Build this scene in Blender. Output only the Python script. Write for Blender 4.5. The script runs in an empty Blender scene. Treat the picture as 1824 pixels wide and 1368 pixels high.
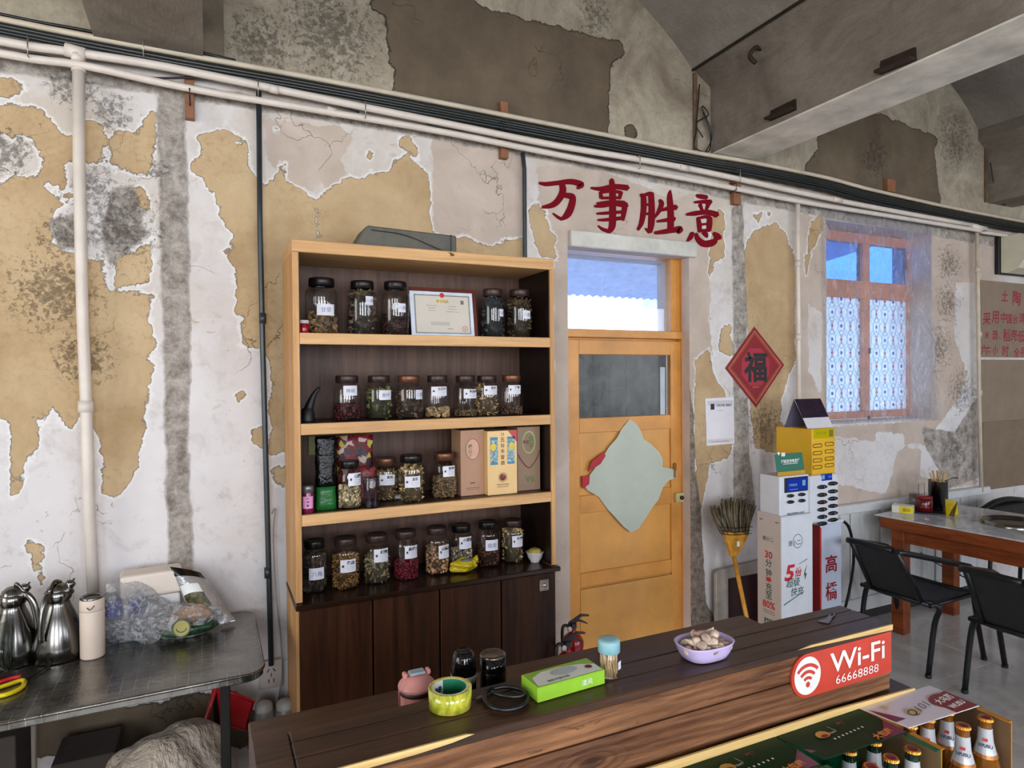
import bpy, bmesh, math, random
import numpy as np
from mathutils import Vector, Matrix
random.seed(7)
C = bpy.context.scene.collection
S = bpy.context.scene
PI = math.pi
# ---------------------------------------------------------------- camera
EXPOSURE = -0.9; SKY = 8.0; WINL = [(-2.6,165),(-.4,165),(1.8,130),(4.6,90),(7.0,80)]; LEFTP = 150
FPX, YAW, PITCH, ROLL, CAMZ = 1153.9, 0.439178, 0.0113661, -0.00841964, 1.68
_fw = Vector((math.sin(YAW)*math.cos(PITCH), math.cos(YAW)*math.cos(PITCH), -math.sin(PITCH)))
_rt0 = Vector((math.cos(YAW), -math.sin(YAW), 0)); _up0 = _rt0.cross(_fw)
_rt = math.cos(ROLL)*_rt0 + math.sin(ROLL)*_up0
_up = -math.sin(ROLL)*_rt0 + math.cos(ROLL)*_up0
cam_d = bpy.data.cameras.new('camera'); cam = bpy.data.objects.new('camera', cam_d); C.objects.link(cam)
cam_d.sensor_width = 36.0; cam_d.lens = 36.0*FPX/1824; cam_d.clip_start = 0.05; cam_d.clip_end = 200
cam.matrix_world = Matrix(((_rt.x,_up.x,-_fw.x,0),(_rt.y,_up.y,-_fw.y,0),(_rt.z,_up.z,-_fw.z,CAMZ),(0,0,0,1)))
S.camera = cam
# ---------------------------------------------------------------- world, lights, exposure
S.view_settings.view_transform = 'Standard'; S.view_settings.look = 'None'
S.view_settings.exposure = EXPOSURE; S.view_settings.gamma = 1.0
S.view_settings.use_curve_mapping = False
S.cycles.max_bounces = 7; S.cycles.diffuse_bounces = 4; S.cycles.glossy_bounces = 3
S.cycles.transmission_bounces = 6; S.cycles.transparent_max_bounces = 24
S.cycles.caustics_reflective = False; S.cycles.caustics_refractive = False
S.cycles.sample_clamp_indirect = 4.0
w = bpy.data.worlds.new('sky'); S.world = w; w.use_nodes = True
nt = w.node_tree; nt.nodes.clear()
wo = nt.nodes.new('ShaderNodeOutputWorld'); wb = nt.nodes.new('ShaderNodeBackground')
tc = nt.nodes.new('ShaderNodeTexCoord'); sx = nt.nodes.new('ShaderNodeSeparateXYZ'); cr = nt.nodes.new('ShaderNodeValToRGB')
nt.links.new(tc.outputs['Generated'], sx.inputs[0]); nt.links.new(sx.outputs['Z'], cr.inputs[0])
nt.links.new(cr.outputs[0], wb.inputs[0]); nt.links.new(wb.outputs[0], wo.inputs[0])
cr.color_ramp.elements[0].position = 0.0; cr.color_ramp.elements[0].color = (0.78,0.86,1.0,1)
cr.color_ramp.elements[1].position = 0.45; cr.color_ramp.elements[1].color = (0.42,0.60,1.0,1)
wb.inputs[1].default_value = SKY

def area(name, loc, size, power, rot, col=(1,1,1)):
    l = bpy.data.lights.new(name, 'AREA'); l.shape = 'RECTANGLE'; l.size, l.size_y = size; l.energy = power; l.color = col
    o = bpy.data.objects.new(name, l); C.objects.link(o); o.location = loc; o.rotation_euler = rot
    return o
# daylight through the tall windows of the street side, behind the camera
for (x, p) in WINL:
    area('window_daylight', (x,-3.38,1.95), (1.25,1.9), p, (PI/2,0,0), (0.96,0.98,1.0))
area('left_daylight', (-3.88,0.6,1.9), (2.2,2.2), LEFTP, (PI/2,0,-PI/2), (1.0,0.97,0.92))  # unseen light source at the solid left wall, lighting from that side

# ---------------------------------------------------------------- pixel of the photograph -> point on a real plane
def ray(px, py):
    return _rt*((px-912)/FPX) + _up*(-(py-684)/FPX) + _fw
def at_y(px, py, Y):
    d = ray(px,py); d = d*(Y/d.y); return Vector((d.x, Y, d.z+CAMZ))
def at_x(px, py, X):
    d = ray(px,py); d = d*(X/d.x); return Vector((X, d.y, d.z+CAMZ))
def at_z(px, py, Z):
    d = ray(px,py); d = d*((Z-CAMZ)/d.z); return Vector((d.x, d.y, Z))
WY = 3.0                                        # the main wall
def wp(px, py): p = at_y(px,py,WY); return (p.x, p.z)

# ---------------------------------------------------------------- materials
def lin(c):
    return tuple(((v/255)/12.92 if v/255 <= 0.04045 else (((v/255)+0.055)/1.055)**2.4) for v in c)+(1,)
_M = {}
class NT:
    def __init__(s, m): s.t = m.node_tree; s.t.nodes.clear(); s.out = s.n('ShaderNodeOutputMaterial')
    def n(s, k, **kw):
        x = s.t.nodes.new(k)
        for a, b in kw.items(): setattr(x, a, b)
        return x
    def l(s, a, b): s.t.links.new(a, b)
    def setin(s, node, key, v):
        if isinstance(v, bpy.types.NodeSocket): s.l(v, node.inputs[key])
        else: node.inputs[key].default_value = v
    def math(s, op, a, b=0.0, c=0.0, clamp=False):
        x = s.n('ShaderNodeMath', operation=op, use_clamp=clamp)
        s.setin(x,0,a); s.setin(x,1,b)
        if len(x.inputs) > 2: s.setin(x,2,c)
        return x.outputs[0]
    def mix(s, f, a, b):
        x = s.n('ShaderNodeMix', data_type='RGBA'); s.setin(x,0,f); s.setin(x,6,a); s.setin(x,7,b); return x.outputs[2]
    def noise(s, vec, scale, detail=4, rough=0.6, dist=0.0):
        x = s.n('ShaderNodeTexNoise'); s.setin(x,'Scale',scale); x.inputs['Detail'].default_value = detail
        x.inputs['Roughness'].default_value = rough; x.inputs['Distortion'].default_value = dist
        if vec is not None: s.l(vec, x.inputs['Vector'])
        return x.outputs[0]
    def ramp(s, v, a, b):
        x = s.n('ShaderNodeMapRange'); x.clamp = True; s.setin(x,0,v); s.setin(x,1,a); s.setin(x,2,b); return x.outputs[0]
    def obj(s, scale=(1,1,1)):
        t = s.n('ShaderNodeTexCoord'); m = s.n('ShaderNodeMapping'); m.inputs['Scale'].default_value = scale
        s.l(t.outputs['Object'], m.inputs[0]); return m.outputs[0]
def newmat(name):
    m = bpy.data.materials.new(name); m.use_nodes = True; _M[name] = m; return m, NT(m)
def pbr(k, col, rough=0.5, metal=0.0, bump=None, bdist=0.002, **kw):
    b = k.n('ShaderNodeBsdfPrincipled'); k.setin(b,'Base Color',col); k.setin(b,'Roughness',rough); k.setin(b,'Metallic',metal)
    for a, v in kw.items(): k.setin(b, a.replace('_',' '), v)
    if bump is not None:
        bp = k.n('ShaderNodeBump'); bp.inputs['Distance'].default_value = bdist; bp.inputs['Strength'].default_value = 1.0
        k.l(bump, bp.inputs['Height']); k.l(bp.outputs[0], b.inputs['Normal'])
    k.l(b.outputs[0], k.out.inputs[0]); return b
def mat(name, col, rough=0.5, metal=0.0, var=0.12, vs=8, bump=0.0, bs=40, bd=0.002, **kw):
    """a plain surface with mottled colour and fine relief"""
    if name in _M: return _M[name]
    m, k = newmat(name); c = lin(col); v = k.obj()
    n = k.noise(v, vs, 5); dk = tuple(x*(1-var*1.6) for x in c[:3])+(1,); lt = tuple(min(1,x*(1+var)) for x in c[:3])+(1,)
    cc = k.mix(k.ramp(n,.3,.7), dk, lt)
    r = k.math('ADD', k.math('MULTIPLY', k.noise(v, vs*2.3, 3), 0.2*var*4), rough-0.05*var*8)
    pbr(k, cc, r, metal, (k.math('MULTIPLY', k.noise(v, bs, 4), bump) if bump else None), bd, **kw)
    return m
def wood(name, c1, c2, rough=0.45, axis=0, scale=3.0, knots=False, bump=0.4, spec=0.3):
    if name in _M: return _M[name]
    m, k = newmat(name); sc = [14,14,14]; sc[axis] = 0.9
    v = k.obj(tuple(x*scale/3 for x in sc)); v0 = k.obj()
    big = k.noise(v, 1.3, 6, .65, 1.2); fine = k.noise(v, 7, 4, .7, .3); pat = k.noise(v0, 2.2, 3)
    f = k.math('ADD', k.math('MULTIPLY', big, .7), k.math('MULTIPLY', fine, .3))
    g = k.ramp(f,.35,.65); col = k.mix(g, lin(c1), lin(c2))
    col = k.mix(k.ramp(pat,.35,.75), col, k.mix(.45, col, lin(c1)))
    if knots:
        vo = k.n('ShaderNodeTexVoronoi'); k.l(k.obj((3.2,3.2,9)), vo.inputs['Vector']); vo.inputs['Scale'].default_value = 1; vo.inputs['Randomness'].default_value = .9
        kn = k.ramp(vo.outputs['Distance'], .13, .05); col = k.mix(k.math('MULTIPLY',kn,.85), col, lin((28,14,8)))
        wv = k.n('ShaderNodeTexWave', wave_type='RINGS', rings_direction='SPHERICAL')
        wv.inputs['Scale'].default_value = 1.6; wv.inputs['Distortion'].default_value = 9; wv.inputs['Detail'].default_value = 3
        k.l(k.obj((2.0,2.0,11)), wv.inputs['Vector'])
        col = k.mix(k.math('MULTIPLY', wv.outputs[0], .35), col, lin(c1)); f = k.math('ADD', f, k.math('MULTIPLY', wv.outputs[0], .4))
        dd = k.math('ADD', vo.outputs['Distance'], k.math('MULTIPLY', k.noise(v0,14,3), .05))
        rg = k.math('MULTIPLY', k.ramp(k.math('SINE', k.math('MULTIPLY', dd, 70)), -.2, .8), k.ramp(dd, .42, .12)); col = k.mix(k.math('MULTIPLY', rg, .6), col, lin(c1)); f = k.math('ADD', f, k.math('MULTIPLY', rg, .5))
        scr_ = k.ramp(k.noise(k.obj((5,5,60)),1,6,.75,1.5),.60,.68); col = k.mix(k.math('MULTIPLY', scr_, .7), col, lin((40,24,16)))
    pbr(k, col, rough, 0, k.math('MULTIPLY', f, bump), .003, Specular_IOR_Level=spec)
    return m
def thinglass(name, tint=(0.93,0.95,0.95), refl=1.0, rough=0.02):
    if name in _M: return _M[name]
    m, k = newmat(name)
    t = k.n('ShaderNodeBsdfTransparent'); g = k.n('ShaderNodeBsdfGlossy'); mx = k.n('ShaderNodeMixShader')
    lw = k.n('ShaderNodeLayerWeight'); lw.inputs[0].default_value = .35
    edge = k.ramp(lw.outputs['Facing'], .6, 1.0)
    k.l(k.mix(edge, tint+(1,), tuple(x*.5 for x in tint)+(1,)), t.inputs[0])
    g.inputs['Roughness'].default_value = rough; g.inputs[0].default_value = (1,1,1,1)
    fa = k.n('ShaderNodeLayerWeight'); fa.inputs[0].default_value = .5
    fr_ = k.math('ADD', .04, k.math('MULTIPLY', k.math('POWER', fa.outputs['Facing'], 5.0), .7))
    k.l(k.math('MULTIPLY', fr_, refl, clamp=True), mx.inputs[0]); k.l(t.outputs[0], mx.inputs[1]); k.l(g.outputs[0], mx.inputs[2])
    k.l(mx.outputs[0], k.out.inputs[0]); return m
def emit(name, col, st):
    if name in _M: return _M[name]
    m, k = newmat(name); e = k.n('ShaderNodeEmission'); e.inputs[0].default_value = lin(col); e.inputs[1].default_value = st
    k.l(e.outputs[0], k.out.inputs[0]); return m
def ink(name, col, rough=0.5): return mat(name, col, rough, var=.02)

# ---------------------------------------------------------------- geometry
def BM(): return bmesh.new()
def box(bm, x0, x1, y0, y1, z0, z1, bev=0.0, mi=0, M=None, seg=1):
    vs = [bm.verts.new(p) for p in ((x0,y0,z0),(x1,y0,z0),(x1,y1,z0),(x0,y1,z0),(x0,y0,z1),(x1,y0,z1),(x1,y1,z1),(x0,y1,z1))]
    fs = [bm.faces.new([vs[i] for i in q]) for q in ((3,2,1,0),(4,5,6,7),(0,1,5,4),(1,2,6,5),(2,3,7,6),(3,0,4,7))]
    for f in fs: f.material_index = mi
    if bev > 0:
        r = bmesh.ops.bevel(bm, geom=list({e for f in fs for e in f.edges}), offset=bev, segments=seg, affect='EDGES', profile=.5)
        vs = list({v for f in r['faces'] for v in f.verts}|{v for v in vs if v.is_valid})
        for f in r['faces']: f.material_index = mi
    if M is not None:
        for v in vs:
            if v.is_valid: v.co = M @ v.co
    return bm
def prism(bm, pts, d, mi=0, bev=0):
    """polygon pts pushed along vector d"""
    d = Vector(d); a = [bm.verts.new(Vector(p)) for p in pts]; b = [bm.verts.new(Vector(p)+d) for p in pts]
    n = len(pts); fs = [bm.faces.new(a), bm.faces.new(b[::-1])]
    for i in range(n): fs.append(bm.faces.new((a[i],b[i],b[(i+1)%n],a[(i+1)%n])))
    for f in fs: f.material_index = mi
    bmesh.ops.recalc_face_normals(bm, faces=fs)
    if bev: bmesh.ops.bevel(bm, geom=list({e for f in fs for e in f.edges}), offset=bev, segments=1, affect='EDGES', profile=.5)
    return bm
def lathe(bm, prof, o=(0,0,0), seg=24, mi=0, M=None, sy=1.0):
    rings = []
    for (r, z) in prof:
        if r < 1e-5: rings.append([bm.verts.new((o[0],o[1],o[2]+z))])
        else: rings.append([bm.verts.new((o[0]+r*math.cos(2*PI*i/seg), o[1]+sy*r*math.sin(2*PI*i/seg), o[2]+z)) for i in range(seg)])
    for a, b in zip(rings, rings[1:]):
        for i in range(seg):
            j = (i+1) % seg
            if len(a) == 1 and len(b) == 1: continue
            if len(a) == 1: f = bm.faces.new((a[0],b[i],b[j]))
            elif len(b) == 1: f = bm.faces.new((a[i],b[0],a[j]))
            else: f = bm.faces.new((a[i],b[i],b[j],a[j]))
            f.material_index = mi; f.smooth = True; f.normal_flip()
    if M is not None:
        for r in rings:
            for v in r: v.co = M @ v.co
    return bm
def catmull(pts, n=6):
    pts = [Vector(p) for p in pts]
    if len(pts) < 3: return pts
    P = [2*pts[0]-pts[1]]+pts+[2*pts[-1]-pts[-2]]; out = []
    for i in range(1, len(P)-2):
        a, b, c, d = P[i-1:i+3]
        for k in range(n):
            t = k/n
            out.append(.5*((2*b)+(c-a)*t+(2*a-5*b+4*c-d)*t*t+(3*b-a-3*c+d)*t**3))
    out.append(pts[-1]); return out
def tube(bm, pts, r, seg=8, smooth=0, mi=0, flat=1.0):
    pts = catmull(pts, smooth) if smooth else [Vector(p) for p in pts]
    rings = []; up = None
    for i, p in enumerate(pts):
        t = (pts[min(i+1,len(pts)-1)]-pts[max(i-1,0)]).normalized()
        if up is None:
            up = Vector((0,0,1)) if abs(t.z) < .9 else Vector((1,0,0))
        s = t.cross(up).normalized(); up = s.cross(t).normalized()
        rr = r[i*len(r)//len(pts)] if isinstance(r,(list,tuple)) else r
        rings.append([bm.verts.new(p+s*rr*math.cos(2*PI*k/seg)+up*rr*flat*math.sin(2*PI*k/seg)) for k in range(seg)])
    for a, b in zip(rings, rings[1:]):
        for k in range(seg):
            f = bm.faces.new((a[k],a[(k+1)%seg],b[(k+1)%seg],b[k])); f.smooth = True; f.material_index = mi
    for q in (bm.faces.new(rings[0][::-1]), bm.faces.new(rings[-1])): q.material_index = mi
    return bm
def blob(bm, o, r, sub=2, noise=0.0, seed=0, mi=0, M=None):
    q = bmesh.ops.create_icosphere(bm, subdivisions=sub, radius=1.0); rnd = random.Random(seed)
    ph = [rnd.uniform(0,6) for _ in range(9)]
    for v in q['verts']:
        c = v.co; k = 1+noise*(math.sin(c.x*4+ph[0])*math.sin(c.y*5+ph[1])+.6*math.sin(c.z*7+ph[2]+c.x*3)+.4*math.sin(c.y*11+ph[3])*math.cos(c.x*9+ph[4]))
        v.co = Vector((c.x*r[0]*k, c.y*r[1]*k, c.z*r[2]*k))
        if M is not None: v.co = M @ v.co
        v.co += Vector(o)
        for f in v.link_faces: f.smooth = True; f.material_index = mi
    return bm
def obj(name, bm, m, parent=None, smooth=False, kind=None, label=None):
    me = bpy.data.meshes.new(name)
    if parent is not None:
        off = Vector(parent['_o'])
        for v in bm.verts: v.co -= off
    bm.to_mesh(me); bm.free()
    for x in (m if isinstance(m, (list,tuple)) else [m]): me.materials.append(x)
    if smooth:
        for p in me.polygons: p.use_smooth = True
    o = bpy.data.objects.new(name, me); C.objects.link(o)
    if parent is not None: o.parent = parent; o['_o'] = parent['_o']
    else: o['_o'] = (0.0,0.0,0.0)
    if kind: o['kind'] = kind
    if label: o['label'] = label
    return o
def thing(name, label, cat, loc=(0,0,0), group=None, kind=None):
    o = bpy.data.objects.new(name, None); C.objects.link(o); o.location = loc; o['_o'] = tuple(float(x) for x in loc)
    o.empty_display_size = .05
    if kind != 'structure': o['label'] = label; o['category'] = cat
    if group: o['group'] = group
    if kind: o['kind'] = kind
    return o
def tag(o, label, cat, group=None):
    o['label'] = label; o['category'] = cat
    if group: o['group'] = group
    return o
def copy_tree(o, parent=None):
    c = o.copy(); C.objects.link(c); c.parent = parent
    for ch in list(o.children): copy_tree(ch, c)
    return c
def struct(name, bm, m, smooth=False): return obj(name, bm, m, None, smooth, 'structure')
# ---- lettering: cached glyph outlines of Blender's own font
_T = {}
def glyphs(s, bold):
    key = (s, bold)
    if key not in _T:
        cu = bpy.data.curves.new('t','FONT'); cu.body = s; cu.align_x = 'CENTER'; cu.offset = bold; cu.resolution_u = 2; cu.size = 1
        o = bpy.data.objects.new('t', cu); C.objects.link(o)
        me = o.to_mesh(depsgraph=bpy.context.evaluated_depsgraph_get(), preserve_all_data_layers=False) if False else bpy.data.meshes.new_from_object(o)
        v = [tuple(q.co)[:2] for q in me.vertices]; f = [tuple(p.vertices) for p in me.polygons]
        bpy.data.objects.remove(o); bpy.data.curves.remove(cu); bpy.data.meshes.remove(me)
        if v:
            ax = [q[0] for q in v]; ay = [q[1] for q in v]
            cx, cy = (min(ax)+max(ax))/2, (min(ay)+max(ay))/2; h = max(ay)-min(ay); w_ = max(ax)-min(ax)
            v = [(a-cx, b-cy) for a, b in v]
        else: h = w_ = 1
        _T[key] = (v, f, w_, h)
    return _T[key]
def text(bm, s, o, u, v, h=None, w=None, bold=0.0, mi=0, shear=0.0, lift=0.0):
    """add the outline of s to bm: centred at o, u = reading direction, v = up; h/w = size in metres"""
    vs, fs, gw, gh = glyphs(s, bold); u = Vector(u).normalized(); v = Vector(v).normalized(); n = u.cross(v); o = Vector(o)+n*lift
    sy = h/gh if h else w/gw; sx = w/gw if w else sy
    q = [bm.verts.new(o+u*(a*sx+b*sy*shear)+v*(b*sy)) for a, b in vs]
    for f in fs:
        try: bm.faces.new([q[i] for i in f]).material_index = mi
        except ValueError: pass
    return bm
def quad(bm, a, b, c, d, mi=0):
    f = bm.faces.new([bm.verts.new(Vector(p)) for p in (a,b,c,d)]); f.material_index = mi; return f
def rect(bm, o, u, v, w, h, mi=0, lift=0.0):
    u = Vector(u).normalized(); v = Vector(v).normalized(); o = Vector(o)+u.cross(v)*lift
    return quad(bm, o-u*w/2-v*h/2, o+u*w/2-v*h/2, o+u*w/2+v*h/2, o-u*w/2+v*h/2, mi)
UX, UY, UZ = Vector((1,0,0)), Vector((0,1,0)), Vector((0,0,1))
# ================================================================ THE WALL
# door and window openings
D0, D1 = wp(1012,600)[0], wp(1228,600)[0]; DZ = wp(1100,447)[1]
W0, W1 = wp(1472,600)[0], wp(1659,600)[0]; WZ0, WZ1 = wp(1560,750)[1], wp(1475,392)[1]
X0, X1, Z1 = -3.9, 9.0, 4.3
def poly(*p): return np.array([wp(x,y) for x,y in p])
def c3(s, ox, oy, *p): return [(ox+x/s, oy+y/s) for x,y in p]
A_ = lambda *p: c3(3.04,0,0,*p)        # crops of the photograph the outlines were read from
B_ = lambda *p: c3(3.04,500,0,*p)
G_ = lambda *p: c3(2.2136,1000,0,*p)
H_ = lambda *p: c3(2.736,0,400,*p)
K_ = lambda *p: c3(3.42,940,280,*p)
L_ = lambda *p: c3(2.4,1230,560,*p)
TAN = [
 poly(*A_((-60,420),(60,428),(130,450),(150,490),(100,520),(-60,530))),
 poly(*(A_((-200,560),(130,555),(220,590),(290,660),(330,720),(400,730),(450,655),(550,680),(545,870),(460,870),(345,860),(325,890),(340,940),(380,1010),(405,1080),(350,1060),(250,970),(240,1000),(300,1050),(340,1110),(300,1160),(275,1200),(285,1280),(260,1310),(290,1350))
   + H_((240,90),(300,130),(390,135),(510,180),(510,320),(540,330),(735,340),(730,470),(745,600),(705,650),(745,680),(720,830),(700,980),(690,1090),(640,1240),(570,1340),(510,1300),(480,1050),(465,985),(390,935),(340,990),(280,920),(240,880),(225,960),(155,930),(185,1000),(150,1110),(110,1180),(100,1290),(50,1340),(50,960),(-200,940)))),
 poly(*A_((610,730),(680,690),(760,720),(800,640),(835,610),(840,880),(800,960),(720,920),(640,930),(600,860),(595,790))),
 poly(*A_((700,1030),(770,1010),(800,1060),(800,1130),(740,1110))),
 poly(*H_((570,160),(640,130),(745,80),(740,150),(720,280),(640,290),(570,310),(560,250),(575,210))),
 poly(*(A_((1070,740),(1180,715),(1290,740),(1350,760),(1360,930),(1390,980),(1420,1000),(1480,970),(1500,890),(1550,880),(1540,980),(1640,1030),(1700,1080),(1720,1090))
   + B_((260,1050),(340,960),(460,960),(490,930),(590,930),(630,880),(680,840),(740,880),(800,940),(812,1280),(940,1290),(1040,1300),(1130,1340),(1230,1290),(1315,1290),(1315,1500),(200,1500))
   + H_((1500,300),(1500,1100),(1400,1110),(1310,1130),(1310,900),(1345,830),(1340,770),(1305,740),(1300,600),(1170,585),(1170,500),(1195,460),(1145,430),(1160,380),(1150,290),(1140,210),(1085,130),(1135,120),(1130,60),(1110,20))
   + A_((1180,1140),(1160,1040),(1100,950),(1040,930),(1050,870),(1090,790)))),
 poly(*H_((1230,1010),(1280,970),(1285,1090),(1240,1060))), poly(*H_((1150,830),(1190,820),(1160,860))), poly(*H_((1310,1200),(1420,1160),(1400,1290),(1340,1270))),
 poly(*A_((1480,690),(1505,700),(1490,720))), poly(*B_((640,750),(700,740),(750,800),(740,860),(690,800),(650,790))), poly(*B_((470,830),(485,825),(480,860))),
 poly((943,371),(957,365),(972,376),(978,397),(987,426),(990,463),(963,461),(960,444),(952,432),(946,411),(943,391)),
 poly((1264,444),(1268,397),(1279,373),(1289,379),(1289,455),(1270,473),(1265,496)),
 poly((1238,643),(1261,622),(1270,668),(1292,702),(1305,793),(1297,814),(1263,827),(1255,877),(1247,910),(1238,852)),
 poly((1284,585),(1303,579),(1305,635),(1280,627)),
 poly((1330,425),(1352,406),(1384,397),(1402,420),(1415,460),(1417,640),(1396,690),(1392,720),(1388,750),(1417,770),(1413,800),(1380,810),(1347,797),(1334,727),(1330,560),(1322,480)),
 poly((1343,384),(1358,378),(1352,398)), poly((1361,375),(1375,379),(1368,384)),
 poly((1445,395),(1464,379),(1469,402),(1442,457),(1436,490),(1432,470)),
 poly(*H_((120,185+360),(125,190+360),(122,200+360))), poly(*c3(2.923,0,900,(120,185),(220,210),(215,410),(180,330),(170,260))),
]
TANX = [poly(*A_((-80,650),(30,700),(80,760),(90,715),(150,730),(200,800),(240,880),(230,940),(170,980),(120,960),(60,930),(50,980),(-80,1020))),
 poly(*A_((190,715),(235,640),(225,680),(205,725))), poly(*A_((1250,760),(1300,755),(1310,785),(1275,790))), poly(*A_((1716,1090),(1728,1090),(1735,1300),(1712,1300)))]
BEIGE = [
 poly(*K_((60,60),(200,38),(400,60),(560,120),(720,180),(850,250),(870,270),(1010,222),(1035,400),(1110,560),(1112,660),(1100,760),(1105,1000),(1100,1368),(160,1368),(165,640),(130,400),(70,300),(60,180))),
 poly((986,450),(1014,450),(1018,1200),(986,1200)),
 poly((1222,450),(1265,500),(1262,640),(1244,660),(1240,760),(1250,900),(1222,900)),
 poly(*B_((820,750),(1290,830),(1312,850),(1310,1290),(1230,1290),(1130,1340),(1040,1300),(940,1290),(820,1282))),
 poly(*B_((-100,640),(330,690),(400,750),(320,870),(370,950),(260,1030),(200,950),(180,1040),(20,980),(-60,900))),
 poly(*(L_((10,0),(75,0),(90,170),(60,330),(15,520)))),
 poly((1640,405),(1742,430),(1744,600),(1725,660),(1690,760),(1640,800),(1480,775),(1480,860),(1580,880),(1600,790),(1690,790),(1745,860),(1500,912),(1480,900),(1478,760),(1640,750)),
 poly((1746,430),(1780,430),(1776,500),(1746,500)),
 poly((1425,380),(1470,395),(1474,760),(1425,760)),
]
BX = [poly((1702,500),(1735,505),(1742,640),(1720,660),(1700,600)), poly((1560,770),(1610,772),(1612,800),(1580,812),(1556,796)), poly((1640,800),(1700,720),(1720,800),(1690,860),(1640,850)), poly((1440,540),(1465,560),(1462,700),(1440,660))]
GREY = [
 poly((280,150),(329,165),(338,560),(336,830),(345,1040),(300,1040),(292,640),(281,300)),
 poly((-400,40),(0,90),(600,200),(1100,292),(1420,362),(1824,430),(1824,448),(1420,378),(1300,355),(1100,310),(780,248),(600,218),(280,168),(140,146),(0,128),(-400,60)),
 poly((1303,370),(1322,362),(1330,560),(1334,800),(1345,900),(1306,890),(1306,600)),
 poly((1640,760),(1700,770),(1744,700),(1744,850),(1690,870),(1650,800)),
 poly((200,338),(238,330),(260,420),(196,470),(180,420)), poly((85,390),(135,380),(148,430),(140,445),(105,440)),
]
STONE = [poly(*c3(2.36,980,600,(571,100),(585,210),(602,320),(604,420),(610,560),(630,700),(642,900),(655,1120),(700,1200),(700,1400),(570,1400)))]
CEM_AND_SHADE = [poly((-400,1250),(60,1235),(240,1262),(330,1240),(420,1235),(455,1262),(440,1330),(300,1325),(200,1340),(60,1345),(40,1300),(-400,1320)),  # first outline: broken plaster plus painted-in shade under the steel table
 poly((658,0),(664,16),(687,30),(691,66),(694,109),(704,122),(700,170),(1085,250),(1084,135),(1095,108),(1115,95),(1108,77),(1100,71),(1039,61),(960,39),(914,30),(862,13),(829,-8),(740,-20)),
 poly((1434,320),(1438,289),(1461,267),(1456,244),(1497,212),(1538,199),(1583,208),(1619,226),(1650,235),(1673,248),(1662,267),(1669,307),(1674,370)),
 poly((1115,230),(1125,222),(1133,228),(1134,250),(1115,247)), poly((130,-60),(262,-60),(262,72),(235,68),(130,-20))]
MOLD = [((210,400),.22),((110,420),.12),((165,330),.10),((100,520),.2),((150,640),.14),((200,200),.10),((1690,470),.2),((1670,620),.25),((1715,700),.25),((1700,800),.2),((1560,280),.2),((1700,250),.3),((1360,760),.22),((130,150),.12),((590,60),.3),((10,270),.12),((1690,540),.2),((465,80),.2),((280,300),.06),((1060,30),.15)]
xs = np.unique(np.round(np.concatenate([np.arange(X0,-1.2,.15), np.arange(-1.2,6.6,.022), np.arange(6.6,X1+.1,.15), [D0,D1,W0,W1]]),5))
zs = np.unique(np.round(np.concatenate([np.arange(0,Z1,.022), [Z1,DZ,WZ0,WZ1]]),5))
GX, GZ = np.meshgrid(xs, zs); P = np.stack([GX.ravel(), GZ.ravel()],1)
def sdf(P, V):
    d = np.full(len(P), 1e9); s = np.ones(len(P)); n = len(V)
    for i in range(n):
        a = V[i]; b = V[i-1]; e = b-a; w_ = P-a
        t = np.clip((w_@e)/(e@e+1e-12),0,1); q = w_-np.outer(t,e); d = np.minimum(d,(q*q).sum(1))
        c1 = P[:,1] >= a[1]; c2 = P[:,1] < b[1]; c3_ = e[0]*w_[:,1] > e[1]*w_[:,0]
        s = np.where((c1&c2&c3_)|(~c1&~c2&~c3_), -s, s)
    return -s*np.sqrt(d)                 # positive inside
def field(L, lo=-.3):
    f = np.full(len(P), lo)
    for V in L:
        mn = V.min(0)-.3; mx = V.max(0)+.3; k = ((P>mn)&(P<mx)).all(1)
        if k.any(): f[k] = np.maximum(f[k], sdf(P[k], V))
    return f
F = dict(tan=np.minimum(field(TAN), -field(TANX)), beige=field(BEIGE), grey=field(GREY), stone=field(STONE), cement_and_shade=field(CEM_AND_SHADE))
mo = np.zeros(len(P))
for (px,py), r in MOLD:
    q = np.array(wp(px,py)); mo = np.maximum(mo, np.clip(1-np.sqrt(((P-q)**2).sum(1))/(r*1.3),0,1))
F['mold'] = mo
_l = [wp(x,y) for x,y in ((-2000,-330),(0,62),(600,165),(1100,262),(1420,335),(1824,410),(2400,520))]
F['beige'] = np.minimum(F['beige'], -field(BX)); F['upper'] = P[:,1]-np.interp(P[:,0],[a for a,b in _l],[b for a,b in _l])
nx, nz = len(xs), len(zs); verts = np.stack([P[:,0], np.full(len(P),WY), P[:,1]],1)
faces = []
for j in range(nz-1):
    zc = (zs[j]+zs[j+1])/2
    for i in range(nx-1):
        xc = (xs[i]+xs[i+1])/2
        if (D0<xc<D1 and zc<DZ) or (W0<xc<W1 and WZ0<zc<WZ1): continue
        a = j*nx+i; faces.append((a,a+1,a+nx+1,a+nx))
me = bpy.data.meshes.new('wall_back'); me.from_pydata(verts.tolist(), [], faces)
for kx, v in F.items():
    at = me.attributes.new(kx,'FLOAT','POINT'); at.data.foreach_set('value', v.astype(np.float32))
wallo = bpy.data.objects.new('wall_back', me); C.objects.link(wallo); wallo['kind'] = 'structure'
m, k = newmat('peeling_plaster'); v = k.obj()
def attr(n_):
    a = k.n('ShaderNodeAttribute'); a.attribute_name = n_; return a.outputs['Fac']
n1 = k.noise(v, 9, 9, .62); n1b = k.noise(v, 22, 8, .7); nbig = k.noise(v, 1.7, 5, .6); nfin = k.noise(v, 70, 5, .7); nmid = k.noise(v, 6, 8, .7, .6)
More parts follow.
